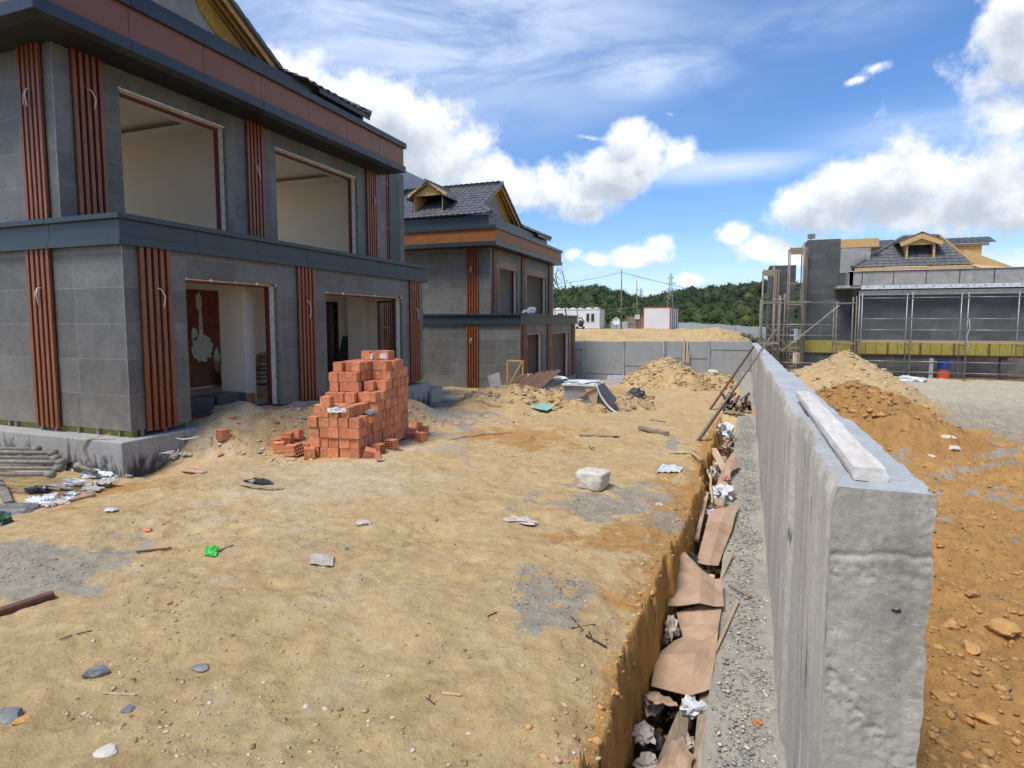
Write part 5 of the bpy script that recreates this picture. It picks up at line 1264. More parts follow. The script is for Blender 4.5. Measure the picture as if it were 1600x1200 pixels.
heap('rubble bank along the plinth behind the brick stack', -8.4, 13.4, 1.2, 2.4, .18, M['soil_pale'], 0, 9, 'soil heaps on the site', name='soil_heap', cat='soil heap', rough=1.3)

heap('low pale heap on the terrace behind the cross wall, left end', -9.0, 44, 3.0, 3.5, .55, M['soil_pale'], 0, 11, 'soil heaps on the terrace', name='soil_heap', cat='soil heap', rough=1.8)
heap('broad bump on the terrace before the satellite dish', -6.0, 50, 4.5, 4.5, .45, M['soil_pale'], 0, 12, 'soil heaps on the terrace', name='soil_heap', cat='soil heap', rough=1.8)
heap('brownish heap on the right end of the terrace by the bush', -1.6, 47, 2.8, 3.0, .75, M['soil_pale'], 0, 13, 'soil heaps on the terrace', name='soil_heap', cat='soil heap', rough=1.8)

# ------------------------------------------------------------------ bricks
def brick_mesh(seed, holes=False, L=.19, D=.19, Hh=.183):
    r = random.Random(seed); mb = MB(); e = .004
    if not holes:
        K = 14; prof = []   # outline with shallow vertical grooves
        def side(ax, ay, bx, by, nx, ny):
            n = 10
            for i in range(n):
                t = i / n; g = -.0035 if i in (3, 7) else 0; g += r.uniform(-.0006, .0006)
                prof.append((ax + (bx - ax) * t + nx * g, ay + (by - ay) * t + ny * g))
        side(-L/2, -D/2, L/2, -D/2, 0, -1); side(L/2, -D/2, L/2, D/2, 1, 0); side(L/2, D/2, -L/2, D/2, 0, 1); side(-L/2, D/2, -L/2, -D/2, -1, 0)
        n = len(prof); b0 = [(x, y, 0) for x, y in prof]; b1 = [(x, y, Hh) for x, y in prof]
        mb.add(b0 + b1, [tuple(range(n-1, -1, -1)), tuple(range(n, 2*n))] + [(i, (i+1) % n, n+(i+1) % n, n+i) for i in range(n)])
        mats = [M['brick']]; mb.m = [0] * len(mb.f)
    else:
        # shell walls + webs: cells run along x, open at both ends
        nx, nz = 3, 4; t = .011
        for i in range(nx + 1): y = -D/2 + (D - t) * i / nx; mb.box(-L/2, y, 0, L/2, y + t, Hh)
        for k in range(nz + 1):
            z = (Hh - t) * k / nz
            for i in range(nx): y0 = -D/2 + (D - t) * i / nx + t; y1 = -D/2 + (D - t) * (i + 1) / nx; mb.box(-L/2, y0, z, L/2, y1, z + t)
        mb.cur = 1; mb.box(-.02, -D/2 + .005, .005, .02, D/2 - .005, Hh - .005); mats = [M['brick'], M['black']]  # black core inside the cells stands in for the shade in the holes
    me = bpy.data.meshes.new('brick'); me.from_pydata(mb.v, [], mb.f)
    for m in mats: me.materials.append(m)
    me.polygons.foreach_set('material_index', mb.m); me.update(); return me
m, t, p = newmat('hollow clay brick'); v = objvec(t); oi = nd(t, 'ShaderNodeObjectInfo')
c = ramp(t, noise(t, v, 9, 6, .6), [(.3, (.50, .155, .065, 1)), (.7, (.64, .235, .10, 1))])
ad = nd(t, 'ShaderNodeVectorMath', operation='ADD'); t.links.new(v, ad.inputs[0]); t.links.new(oi.outputs['Location'], ad.inputs[1])
c = mix(t, ramp(t, noise(t, ad.outputs[0], 7, 7, .7, 1.2), [(.50, (0, 0, 0, 1)), (.66, (.6, .6, .6, 1))]), c, (.70, .42, .26, 1))
hs = nd(t, 'ShaderNodeHueSaturation'); mr = nd(t, 'ShaderNodeMapRange'); mr.inputs[3].default_value = .80; mr.inputs[4].default_value = 1.15; t.links.new(oi.outputs['Random'], mr.inputs[0])
t.links.new(mr.outputs[0], hs.inputs['Value']); t.links.new(c, hs.inputs['Color']); t.links.new(hs.outputs[0], p.inputs['Base Color']); p.inputs['Roughness'].default_value = .75
sxx = nd(t, 'ShaderNodeTexWave'); sxx.bands_direction = 'DIAGONAL'; sxx.inputs['Scale'].default_value = 0
bump(t, p, noise(t, objvec(t, (30, 30, 1.5)), 1.5, 5, .6), .35, .004)
M['brick'] = m
BR = [brick_mesh(i) for i in range(4)]; BRH = [brick_mesh(9, True), brick_mesh(10, True, .19, .135, .185)]
for me in BR:
    bm = bmesh.new(); bm.from_mesh(me); es = [e for e in bm.edges if len(e.link_faces) == 2 and e.calc_face_angle(0) > 1.2]
    bmesh.ops.bevel(bm, geom=es, offset=.006, segments=2, affect='EDGES'); bm.to_mesh(me); bm.free()
def put_brick(x, y, z, rz=0, holes=False, rot=None, label='', group=None, k=0):
    o = bpy.data.objects.new('brick', (BRH if holes else BR)[k % (2 if holes else 4)]); col.objects.link(o)
    o.location = (x, y, z); o.rotation_euler = rot or (0, 0, rz)
    return tag(o, label, 'brick', group)
_g = G(483, 713); PX, PY, PR = _g.x, _g.y, R(9)
rs = random.Random(12)
Hs = [ # rows from front to back, columns left to right
 [4,6,5,5,4], [5,5,5,5,4], [5,5,5,5,3], [6,6,6,5,4], [8,8,8,6,6], [9,9,9,7,6], [9,9,9,7,7], [9,9,9,9,9], [9,9,9,9,9], [9,10,10,10,9], [8,9,10,10,9], [7,8,9,9,8]]
PZ = gz(-6.1, 9.0) - .02
def pxy(i, j): 
    lx = (i + .5) * .197; ly = (j + .5) * .197
    return PX + lx * math.cos(PR) - ly * math.sin(PR), PY + lx * math.sin(PR) + ly * math.cos(PR)
nb = 0
for j, row in enumerate(Hs):
    for i, h in enumerate(row):
        for k in range(h):
            hid = k < h - 1
            for di, dj in ((1, 0), (-1, 0), (0, 1), (0, -1)):
                a, b = i + di, j + dj
                if not (0 <= a < 5 and 0 <= b < 12 and Hs[b][a] > k): hid = False
            if hid: continue
            if i == 0 and j > 2 and j < 12 and k < 3 and False: continue
            x, y = pxy(i, j); jit = .019 if k < h - 1 else .03
            tier = 'low front tier' if h <= 6 else 'tall back tier'
            if k == h - 1: lb = 'orange hollow brick in the top course of the ' + tier
            elif k == 0: lb = 'orange hollow brick in the bottom course of the ' + tier
            else: lb = 'orange hollow brick in the middle courses of the ' + tier
            lean = (.035 * (j / 12)) if h > 6 else 0
            put_brick(x + rs.uniform(-jit, jit) + .012 * k * (-.3) * 0, y + rs.uniform(-jit, jit), PZ + k * .1845 + rs.uniform(0, .001), PR + rs.uniform(-.12, .12) + (rs.uniform(-.3, .3) if k == h - 1 else 0), label=lb, group='stacked ' + lb.replace('orange hollow brick', 'bricks'), k=rs.randint(0, 3)); nb += 1
print('bricks', nb)
# fallen bricks around the stack: (u, v, holes, rotation, label)
fallen = [(433, 703, 1, (0, 0, 2.9), 'hollow brick lying furthest left of the stack with its holes showing'),
 (452, 690, 0, (1.57, 0, .4), 'dusty brick lying behind the leftmost fallen ones'),
 (447, 712, 0, (0, 1.57, .35), 'fallen brick with a white smear beside the hollow leftmost brick'),
 (469, 706, 1, (1.57, 0, .9), 'fallen brick leaning open ended at the front left corner of the stack'),
 (484, 718, 0, (0, 0, .7), 'single upright brick standing in front of the stack'),
 (499, 712, 0, (.25, .3, 1.0), 'tilted brick right behind the upright front one'),
 (463, 690, 0, (0, .15, 1.8), 'brick resting at the left foot of the stack'),
 (575, 716, 1, (.4, .3, .6), 'broken brick lying at the nearest right corner of the stack'),
 (591, 710, 1, (0, 0, .0), 'hollow brick with open cells just right of the broken corner brick'),
 (587, 722, 0, (1.4, .2, 2.0), 'small brick fragment at the nearest right corner'),
 (612, 703, 1, (0, 0, 1.57), 'hollow brick alone on the sand in front of the stack right side'),
 (643, 685, 0, (.5, 0, .5), 'tilted brick at the far right foot of the stack'),
 (658, 690, 1, (0, 0, 1.4), 'hollow brick standing apart at the right end of the stack'),
 (664, 680, 0, (1.57, 0, .2), 'pinkish brick lying right of the stack end'),
 (650, 672, 0, (0, .3, 1.2), 'brick propped on the rubble beyond the stack end'),
 (440, 697, 0, (1.57, .2, 1.1), 'brick lying between the leftmost fallen bricks and the stack'),
 (477, 709, 0, (0, 1.57, 1.3), 'brick on its side touching the front left corner of the stack'),
 (428, 709, 0, (1.57, 0, 2.2), 'outermost brick at the left end of the spill'),
 (458, 716, 1, (1.3, .2, 2.6), 'nearest hollow brick of the left spill'),
 (349, 690, 1, (0, 0, 1.5), 'lone hollow brick lying on the rubble ramp below the first door')]
for i, (u, v, h, ro, lb) in enumerate(fallen):
    g = G(u, v); up = .02 + (.09 if abs(ro[0]) > 1 or abs(ro[1]) > 1 else 0)
    o = put_brick(g.x, g.y, g.z + up - .02, 0, bool(h), ro, lb, 'bricks fallen round the stack', i)
    if 'fragment' in lb: o.scale = (.7, .7, .5)
mb = MB(); 
for (i, j, k) in ((1, 0, 5), (2, 9, 9), (3, 9, 9)):
    pass
def film(name, label, pts_, mat, amp=.02, seed=0, n=16, cat='plastic film', thick=.002):
    """crumpled sheet through four corner points"""
    a, b, c, d = [Vector(p) for p in pts_]; N = (b - a).cross(d - a).normalized(); V = []
    for i in range(n + 1):
        for j in range(n + 1):
            s, t = i / n, j / n; p = a.lerp(b, s).lerp(d.lerp(c, s), t)
            q = Vector((s * 4 + seed, t * 4, seed)); k = mnoise.noise(q) + .5 * mnoise.noise(q * 2.3); k = abs(k) * 2 - .5
            w = .08 * (b - a).length * mnoise.noise(Vector((s * 3, t * 3, seed + 9)))
            V.append(p + N * amp * k * 1.5 + (b - a).normalized() * w * .6 + (d - a).normalized() * w)
    F = [(i*(n+1)+j, (i+1)*(n+1)+j, (i+1)*(n+1)+j+1, i*(n+1)+j+1) for i in range(n) for j in range(n)]
    m_ = MB(); m_.add(V, F); o = m_.build(name, mat); so_ = o.modifiers.new('solid', 'SOLIDIFY'); so_.thickness = thick
    return tag(o, label, cat)
def on_stack(i, j, z): x, y = pxy(i, j); return Vector((x, y, PZ + z))
lf = Vector((math.cos(PR), math.sin(PR), 0)); bf = Vector((math.sin(PR), -math.cos(PR), 0)) # right, toward camera
q = on_stack(1, 9, 9.05 * .1845) + bf * .112 - lf * .09
film('plastic_wrap', 'white printed wrapper scrap on the front of the topmost bricks', [q, q + lf * .24, q + lf * .25 + Vector((0, 0, .12)), q + Vector((0, 0, .13))], M['plastic_white'], .006, 3, 12)
q = on_stack(3, 9, 9.15 * .1845) + bf * .112 - lf * .08
film('plastic_wrap', 'smaller wrapper scrap on the right side of the topmost bricks', [q, q + lf * .15, q + lf * .15 + Vector((0, 0, .12)), q + Vector((0, 0, .10))], M['plastic_white'], .006, 8, 12)
q = on_stack(2, 0, 4.55 * .1845) + bf * .112 - lf * .1
film('plastic_wrap', 'thin torn plastic over the top edge of the low front tier', [q, q + lf * .36, q + lf * .36 + Vector((0, 0, .07)), q + Vector((0, 0, .09))], M['plastic_white'], .008, 5, 14)
# stone wedged in the right face of the stack
x, y = pxy(4.6, 2); mb = MB(); mb.lumpy((x + .02, y - .05, PZ + .78), .11, 2, .3, 1.6, (1.2, .8, .75), 4, flat=True)
tag(mb.build('stone', M['rock_grey']), 'grey stone resting on the bricks at the right face of the stack', 'stone')

# ------------------------------------------------------------------ pale block and single stones
def stone(label, u, v, s, sc3=(1, 1, 1), mat='rock_grey', rz=0, seed=1, amp=.25, left=True, name='stone', cat='stone', lift=.35, sub=3):
    g = G(u, v); mb = MB(); mb.lumpy((0, 0, 0), s, sub, amp, 1.6, sc3, seed, flat=True)
    o = mb.build(name, M[mat]); o.location = g + Vector((0, 0, s * sc3[2] * lift)); o.rotation_euler = (0, 0, rz)
    return tag(o, label, cat)
def block():
    bm = bmesh.new(); bmesh.ops.create_cube(bm, size=1); bmesh.ops.subdivide_edges(bm, edges=bm.edges, cuts=11, use_grid_fill=True)
    for v_ in bm.verts:
        p_ = v_.co.copy(); n_ = Vector((p_.x, p_.y, p_.z)); mx_ = max(abs(p_.x), abs(p_.y), abs(p_.z))
        e_ = (abs(p_.x) ** 8 + abs(p_.y) ** 8 + abs(p_.z) ** 8) ** (1 / 8); p_ = p_ * (.5 / max(e_, .01)) if mx_ > .49 else p_
        p_ += n_ * (.10 * mnoise.noise(v_.co * 2.3) + .05 * mnoise.noise(v_.co * 6))
        p_.x *= 1 + .16 * p_.z; v_.co = Vector((p_.x * .41, p_.y * .36, p_.z * .275))
    me = bpy.data.meshes.new('stone_block'); bm.to_mesh(me); bm.free(); me.materials.append(M['stone_white']); me.polygons.foreach_set('use_smooth', [True] * len(me.polygons))
    o = bpy.data.objects.new('stone_block', me); col.objects.link(o); g = G(921, 767); o.location = g + Vector((.02, .16, .12)); o.rotation_euler = (0, .03, -.18)
    tag(o, 'big pale squared stone block alone on the bare ground', 'stone block')
block()
stone('grey white speckled stone lying in the left foreground', 150, 1056, .055, (1.5, .8, .7), rz=.9, seed=3)
stone('flat slate grey stone half sunk in the foreground soil', 313, 1046, .05, (1.5, .8, .35), rz=.3, seed=4)
stone('small grey stone by the wooden splinter in the foreground', 200, 1115, .035, (1.3, 1, .5), rz=1.0, seed=14)
stone('grey rock cluster stone at the left edge of the foreground', 12, 1122, .07, (1.4, .9, .5), rz=.2, seed=5)
stone('tan stone right of the grey rock at the left edge', 35, 1128, .04, (1.4, .9, .5), 'rock_ochre', rz=.9, seed=6)
stone('pale broken slab piece at the bottom left of the foreground', 165, 1178, .06, (1.1, 1.0, .3), 'stone_white', rz=.6, seed=7)
stone('small cream pebble stone in the middle foreground', 478, 1107, .018, (1.2, 1, .8), 'stone_white', rz=.6, seed=8)
stone('tiny reddish brick chunk on the pale ground left of centre', 230, 832, .05, (1.3, .9, .5), 'brick', rz=.2, seed=9)
stone('red brick chunk in the middle distance near the red wire', 714, 664, .07, (1.2, 1, .7), 'brick', rz=.2, seed=10)
stone('small dark red chunk right of the red brick chunk', 812, 660, .05, (1.2, 1, .7), 'brick', rz=.8, seed=11)
stone('dark lump in front of the covered crate', 981, 643, .09, (1.6, 1, .5), 'tarp', rz=.1, seed=12)
stone('rounded grey rock at the upper edge of the near gravel patch', 893, 916, .035, (1.3, 1, .7), 'rock_grey', rz=.1, seed=13)
stone('pale lump at the foot of the tall soil heap', 1113, 585, .22, (1.5, 1, .7), 'stone_white', seed=15)
for i, (u, v, s, s3, lb) in enumerate([(1565, 985, .085, (1.5, 1, .75), 'largest angular ochre rock on the clay right of the wall end'), (1486, 985, .05, (1.3, .9, .8), 'angular ochre rock left of the largest one'),
    (1520, 1018, .055, (1.4, 1, .6), 'rounded ochre rock just below the largest one'), (1470, 1090, .05, (1.6, 1, .45), 'flat tan rock low on the clay slope beside the wall end'), (1540, 1128, .05, (1.5, 1, .45), 'flat ochre rock near the lower right corner'),
    (1520, 935, .045, (1.4, .9, .6), 'small ochre rock above the pair of angular rocks')]):
    stone(lb, u, v, s, s3, 'rock_ochre', rz=i * .7, seed=20 + i, left=False)
for i, (u, v, s, s3, lb) in enumerate([(1480, 688, .09, (1.6, 1, .5), 'pale flat stone on the grey patch behind the wall'), (1490, 703, .11, (1.4, 1, .4), 'wide pale stone at the lower edge of the grey patch'), (1455, 713, .06, (1.5, 1, .4), 'small white stone on the orange clay by the grey patch'), (1414, 679, .08, (1.2, 1, .8), 'round yellowish stone on the clay below the brown mound')]):
    stone(lb, u, v, s, s3, 'stone_white' if i != 3 else 'rock_ochre', rz=i * .9, seed=30 + i, left=False)

# ------------------------------------------------------------------ loose gravel (uncountable)
def gravel(name, label, n, region, smin, smax, mats_, seed, flat=.6, zf=None, lo_detail=True):
    r = np.random.default_rng(seed); bm = bmesh.new(); bmesh.ops.create_icosphere(bm, subdivisions=1, radius=1)
    iv = np.array([v.co[:] for v in bm.verts]); fc = np.array([[v.index for v in f.verts] for f in bm.faces]); bm.free()
    pts = region(r, n); n = len(pts); nv = len(iv)
    s = smin * (smax / smin) ** (r.random(n) ** 2.2)
    ds_ = iv[None] * (1 + .35 * r.standard_normal((n, nv, 1)) * .6); ds_ *= np.stack([r.uniform(.8, 1.5, n), r.uniform(.6, 1.0, n), r.uniform(.3, flat, n)], -1)[:, None, :]
    a = r.uniform(0, 6.28, n); ca, sa = np.cos(a)[:, None], np.sin(a)[:, None]
    x = ds_[..., 0] * ca - ds_[..., 1] * sa; y = ds_[..., 0] * sa + ds_[..., 1] * ca
    z0 = (zf or (lambda p, q: terr(p, q)))(pts[:, 0], pts[:, 1])
    V = np.stack([x * s[:, None] + pts[:, 0:1], y * s[:, None] + pts[:, 1:2], ds_[..., 2] * s[:, None] + z0[:, None] + .1 * s[:, None]], -1).reshape(-1, 3)
    F = (fc[None] + (np.arange(n) * nv)[:, None, None]).reshape(-1, 3)
    me = bpy.data.meshes.new(name); me.vertices.add(len(V)); me.vertices.foreach_set('co', V.astype('f').ravel()); me.loops.add(F.size); me.loops.foreach_set('vertex_index', F.ravel().astype('i'))
    me.polygons.add(len(F)); me.polygons.foreach_set('loop_start', np.arange(0, F.size, 3, dtype='i'))
    for m_ in mats_: me.materials.append(M[m_])
    me.polygons.foreach_set('material_index', np.repeat(r.integers(0, len(mats_), n), len(fc)).astype('i')); me.update(calc_edges=True)
    o = bpy.data.objects.new(name, me); col.objects.link(o); return tag(o, label, 'gravel', kind='stuff')
M['peb_tan'] = simple('tan soil crumb', (.50,.38,.22,1), (.36,.26,.15,1), 20, .95, .3); M['peb_pale'] = simple('pale pebble', (.62,.55,.42,1), (.50,.42,.30,1), 20, .9, .3)
M['peb_brown'] = simple('brown soil crumb', (.33,.22,.11,1), (.24,.15,.07,1), 20, .95, .3); M['peb_grey'] = simple('grey chip', (.33,.32,.29,1), (.19,.185,.17,1), 20, .9, .3)
def reg_left(r, n):
    y = 2.2 + 14 * r.random(n) ** 1.7; x = wall_x(y) - .97 - (y * 1.15 + .5) * r.random(n); return np.stack([x, y], -1)
gravel('soil_crumbs', 'fine tan crumbs and pebbles strewn over the whole bare ground', 5200, reg_left, .004, .019, ['peb_tan', 'peb_brown', 'peb_tan', 'peb_tan', 'peb_pale', 'peb_brown'], 1)
def reg_right(r, n):
    y = 2.4 + 14 * r.random(n) ** 1.5; x = wall_x(y) + .40 + (y * .55 + .4) * r.random(n) ** 1.2; return np.stack([x, y], -1)
gravel('clay_clods', 'ochre clods and crumbs covering the clay right of the wall', 9000, reg_right, .006, .040, ['rock_ochre', 'rock_ochre', 'peb_brown', 'rock_ochre'], 2, .8)
def reg_led(r, n):
    y = 3.2 + 17 * r.random(n) ** 1.5; x = wall_x(y) - .47 + .46 * r.random(n) ** .6; return np.stack([x, y], -1)
gravel('grey_chippings', 'grey concrete chips lying on the footing ledge along the wall', 9000, reg_led, .004, .020, ['peb_grey', 'rock_grey', 'peb_grey', 'peb_pale'], 3, .5, zf=lambda x, y: -2.972 + 0 * x)
def reg_ell(lst):
    def f(r, n):
        out = []
        for (u, v, ru, rv) in lst:
            for i in range(n // len(lst)):
                a = r.uniform(0, 6.28); q = r.random() ** .5; g = G(u + ru * q * math.cos(a), v + rv * q * math.sin(a)); out.append((g.x, g.y))
        return np.array(out)
    return f
gravel('grey_chippings', 'grey chips on the dull grey patches of the ground', 1500, reg_ell([(850, 925, 60, 38), (940, 790, 80, 18), (60, 890, 80, 30)]), .004, .018, ['peb_grey', 'peb_grey', 'peb_tan'], 4, .5)
gravel('rubble_bits', 'broken mortar and stone bits on the ramp below the first door', 900, lambda r, n: np.stack([-9.1 + 2.2 * r.random(n), 8.0 + 6.5 * r.random(n)], -1), .015, .07, ['peb_pale', 'peb_grey', 'stone_white', 'brick'], 5, .4,
       zf=surf)
gravel('rubble_bits', 'dark stony bits scattered before the second villa', 350, reg_ell([(690, 632, 60, 12), (850, 640, 140, 12), (760, 655, 120, 10)]), .015, .06, ['peb_grey', 'peb_pale', 'peb_brown'], 6, .5)

# ------------------------------------------------------------------ ditch contents
def DX(y, off): return float(wall_x(np.array(y))) + off     # off relative to the wall face; ditch spans -.93 ... -.50
def Dp(off, y, z): return Vector((DX(y, off), y, z))
zb = -3.45
rough_plank('ditch_plank', Dp(-.86, 3.75, -3.32), Dp(-.62, 5.1, -3.12), .12, .04, M['oldwood'], 'long broad old plank slanting down the near end of the ditch', 'plank', 'planks thrown in the ditch', seed=1, roll=.2)
rough_plank('ditch_plank', Dp(-.52, 3.7, -3.16), Dp(-.54, 5.6, -3.04), .085, .05, M['oldwood'], 'rounded old plank along the ledge side of the near ditch', 'plank', 'planks thrown in the ditch', seed=2)
rough_plank('ditch_plank', Dp(-.66, 4.2, -3.2), Dp(-.68, 4.95, -3.15), .075, .06, M['oldwood'], 'short timber stub under the foil bag in the near ditch', 'plank', 'planks thrown in the ditch', seed=3)
rough_plank('ditch_plank', Dp(-.64, 6.2, -3.28), Dp(-.60, 7.3, -3.02), .07, .06, M['timber'], 'square pale timber poking out between the two cardboard sheets', 'plank', 'planks thrown in the ditch', seed=4)
rough_plank('ditch_plank', Dp(-.78, 6.8, -3.2), Dp(-.74, 8.3, -2.95), .05, .05, M['oldwood'], 'thin batten standing behind the far cardboard sheet', 'plank', 'planks thrown in the ditch', seed=5)
rough_plank('ditch_plank', Dp(-.86, 8.4, -3.0), Dp(-.82, 9.9, -2.75), .06, .04, M['timber'], 'pinkish batten along the soil side of the ditch', 'plank', 'planks thrown in the ditch', seed=6)
rough_plank('ditch_plank', Dp(-.90, 13.4, -2.72), Dp(-.55, 12.0, -2.95), .16, .04, M['timber'], 'brown board lying across the far ditch below the leaning pole', 'plank', 'planks thrown in the ditch', seed=7)
rough_plank('ditch_plank', Dp(-.72, 9.0, -3.15), Dp(-.70, 10.6, -3.05), .09, .05, M['oldwood'], 'dusty board on the ditch floor near the grey bundle', 'plank', 'planks thrown in the ditch', seed=8)
rough_plank('ditch_plank', Dp(-.48, 5.5, -2.97), Dp(-.30, 6.6, -2.96), .03, .02, M['timber'], 'thin stick lying on the gritty ledge beside the wall', 'stick', seed=9)
rough_plank('ditch_plank', Dp(-.40, 7.0, -2.97), Dp(-.18, 6.75, -2.96), .035, .02, M['oldwood'], 'split stick across the gritty ledge near the cardboard', 'stick', seed=10)
rough_plank('ditch_plank', Dp(-.56, 6.75, -3.02), Dp(-.38, 7.9, -2.92), .03, .02, M['timber'], 'thin light stick pointing from the cardboard over the ledge', 'stick', seed=10)
def card(name, label, rows, mat, cat, amp=.012, n=8, thick=.006, group=None, seed=0, ridge=True):
    """sheet defined by rows of points (grid), smoothly subdivided with creases"""
    rj = random.Random(seed); m_ = len(rows); k = len(rows[0]); V = []; N = n
    rows = [[p + Vector((rj.uniform(-1, 1) * .012, rj.uniform(-1, 1) * .05, rj.uniform(-1, 1) * .028)) for p in r_] for r_ in rows]
    for i in range((m_ - 1) * N + 1):
        a = min(i // N, m_ - 2); s = i / N - a
        for j in range((k - 1) * N + 1):
            b = min(j // N, k - 2); t_ = j / N - b
            p = rows[a][b].lerp(rows[a+1][b], s).lerp(rows[a][b+1].lerp(rows[a+1][b+1], s), t_)
            q = Vector((i * 1.5 / N + seed, j * 1.5 / N, seed)); p = p + Vector((.3 * mnoise.noise(q + Vector((7, 0, 0))), .3 * mnoise.noise(q + Vector((0, 7, 0))), mnoise.noise(q))) * amp
            V.append(p)
    w = (k - 1) * N + 1; F = [(i*w+j, i*w+j+1, (i+1)*w+j+1, (i+1)*w+j) for i in range((m_-1)*N) for j in range((k-1)*N)]
    mb_ = MB(); mb_.add(V, F); o = mb_.build(name, mat); sd_ = o.modifiers.new('solid', 'SOLIDIFY'); sd_.thickness = thick
    return tag(o, label, cat, group)
C1 = [[Dp(-.96, 4.95, -3.10), Dp(-.64, 4.80, -3.00), Dp(-.50, 4.95, -3.00)], [Dp(-.97, 5.35, -2.98), Dp(-.64, 5.35, -2.93), Dp(-.47, 5.4, -2.95)], [Dp(-.80, 5.75, -3.05), Dp(-.60, 5.75, -2.98), Dp(-.47, 5.85, -2.95)], [Dp(-.98, 6.0, -2.92), Dp(-.68, 6.1, -2.86), Dp(-.46, 6.3, -2.93)], [Dp(-1.0, 6.6, -2.80), Dp(-.72, 6.75, -2.82), Dp(-.50, 6.85, -2.90)], [Dp(-.95, 7.15, -2.68), Dp(-.74, 7.0, -2.86), Dp(-.56, 7.05, -2.98)]]
card('cardboard_sheet', 'upper crumpled cardboard box sheet of the two overlapping in the near ditch', [[p + Vector((.02, 0, .035)) for p in r_] for r_ in C1[3:]], M['cardboard'], 'cardboard', .022, 3, group='cardboard sheets in the ditch', seed=1)
C2 = [[Dp(-.80, 7.5, -2.98), Dp(-.66, 7.45, -2.98), Dp(-.53, 7.6, -3.02)], [Dp(-.77, 8.4, -2.88), Dp(-.58, 8.5, -2.86), Dp(-.42, 8.8, -2.90)], [Dp(-.73, 9.2, -2.83), Dp(-.52, 9.5, -2.80), Dp(-.34, 10.0, -2.84)]]
C1b = C1[:3] + [[C1[3][0] + Vector((.10, .12, -.05)), C1[3][1] + Vector((.03, .10, -.03)), C1[3][2] + Vector((0, .05, -.02))]]
card('cardboard_sheet', 'lower crumpled cardboard sheet with a bent end over the near ditch', C1b, M['cardboard'], 'cardboard', .022, 3, group='cardboard sheets in the ditch', seed=21)
card('cardboard_sheet', 'flat torn cardboard sheet leaning on the ledge further along the ditch', C2, M['cardboard'], 'cardboard', .015, 2, group='cardboard sheets in the ditch', seed=5)
C3 = [[Dp(-1.0, 3.7, -3.22), Dp(-.72, 3.62, -3.12), Dp(-.60, 3.66, -3.2)], [Dp(-.84, 4.0, -3.12), Dp(-.72, 4.02, -3.02), Dp(-.56, 4.0, -3.06)], [Dp(-.74, 4.3, -3.12), Dp(-.66, 4.32, -3.06), Dp(-.54, 4.22, -3.08)]]
card('paper_sack', 'torn pale brown paper sack in the nearest end of the ditch', C3, M['cardboard'], 'paper sack', .07, seed=9)
C4 = [[Dp(-.72, 11.2, -2.95), Dp(-.60, 11.0, -3.0)], [Dp(-.62, 12.2, -2.78), Dp(-.48, 12.0, -2.82)], [Dp(-.50, 13.0, -2.70), Dp(-.34, 12.8, -2.86)]]
card('cardboard_sheet', 'curled narrow cardboard strip below the brown board in the ditch', C4, M['cardboard'], 'cardboard', .03, group='cardboard sheets in the ditch', seed=13)
def bag(label, c, s, mat, sc3=(1, 1, .7), seed=1, name='plastic_bag', cat='bag', amp=.5, n=3):
    mb_ = MB(); mb_.lumpy((0, 0, 0), s, n, amp, 2.2, sc3, seed); o = mb_.build(name, mat); o.location = c
    tex_ = o.modifiers.new('crease', 'DISPLACE'); tx = bpy.data.textures.new('crease', 'CLOUDS'); tx.noise_scale = s * .45; tx.noise_type = 'HARD_NOISE'; tx.noise_depth = 3; tex_.texture = tx; tex_.strength = s * .40; tex_.mid_level = .4
    return tag(o, label, cat)
bag('crinkled clear white bag at the far start of the ditch', Dp(-.70, 16.0, -2.75), .22, M['plastic_white'], (.9, 1.6, .9), 1)
bag('white paper wrapping stuck upright at the ditch edge', Dp(-.80, 11.9, -2.85), .10, M['paper'], (.7, 1, 1.8), 2, 'paper_wrap', 'paper')
bag('grey white bundle of folded film in the middle of the ditch', Dp(-.60, 10.6, -2.90), .19, M['plastic_white'], (1, 1.3, .8), 3)
bag('small pink plastic scrap above the grey white bundle', Dp(-.56, 11.5, -2.85), .06, simple('pink plastic', (.62,.30,.30,1), None, 6, .5, .3), (1, 1.2, .8), 4)
bag('flattened white carton lid next to the far cardboard sheet', Dp(-.68, 9.55, -2.93), .13, M['plastic_white'], (1.1, .9, .3), 5)
bag('dark and silver crumpled film beside the far cardboard sheet', Dp(-.83, 7.55, -2.98), .10, M['plastic_black'], (.7, 2.0, .8), 6)
bag('silver foil bag lying on planks at the end of the lower cardboard sheet', Dp(-.62, 4.75, -3.06), .085, M['plastic_white'], (1, 1.2, .7), 7)
bag('brown paper bag pinched at the soil side of the lower cardboard sheet', Dp(-.90, 5.75, -2.95), .10, M['paper'], (.6, 1.2, 1), 8, 'paper_bag', 'paper bag')
bag('grey stone like lump under the pinched paper bag', Dp(-.88, 5.3, -3.05), .06, M['rock_grey'], (1, 1.2, .8), 9, 'rubble_lump', 'stone', .3)
bag('crushed grey film in the near ditch by the soil wall', Dp(-.90, 4.55, -3.3), .10, M['plastic_black'], (.8, 1.3, .7), 10)
bag('second crushed grey white scrap in the near ditch', Dp(-.88, 4.25, -3.25), .07, M['plastic_white'], (.9, 1.3, .6), 11)
bag('small red brick chip on the ledge beside the lower cardboard', Dp(-.14, 4.6, -2.97), .03, M['brick'], (1.2, 1, .7), 12, 'brick_chip', 'brick chip', .3)
# dry bottles/pots visible between films
mb = MB(); mb.tube([Dp(-.62, 10.0, -3.0), Dp(-.60, 10.4, -2.98)], .06, 10); tag(mb.build('cardboard_tube', M['cardboard']), 'cut cardboard tube end under the grey white bundle', 'tube')
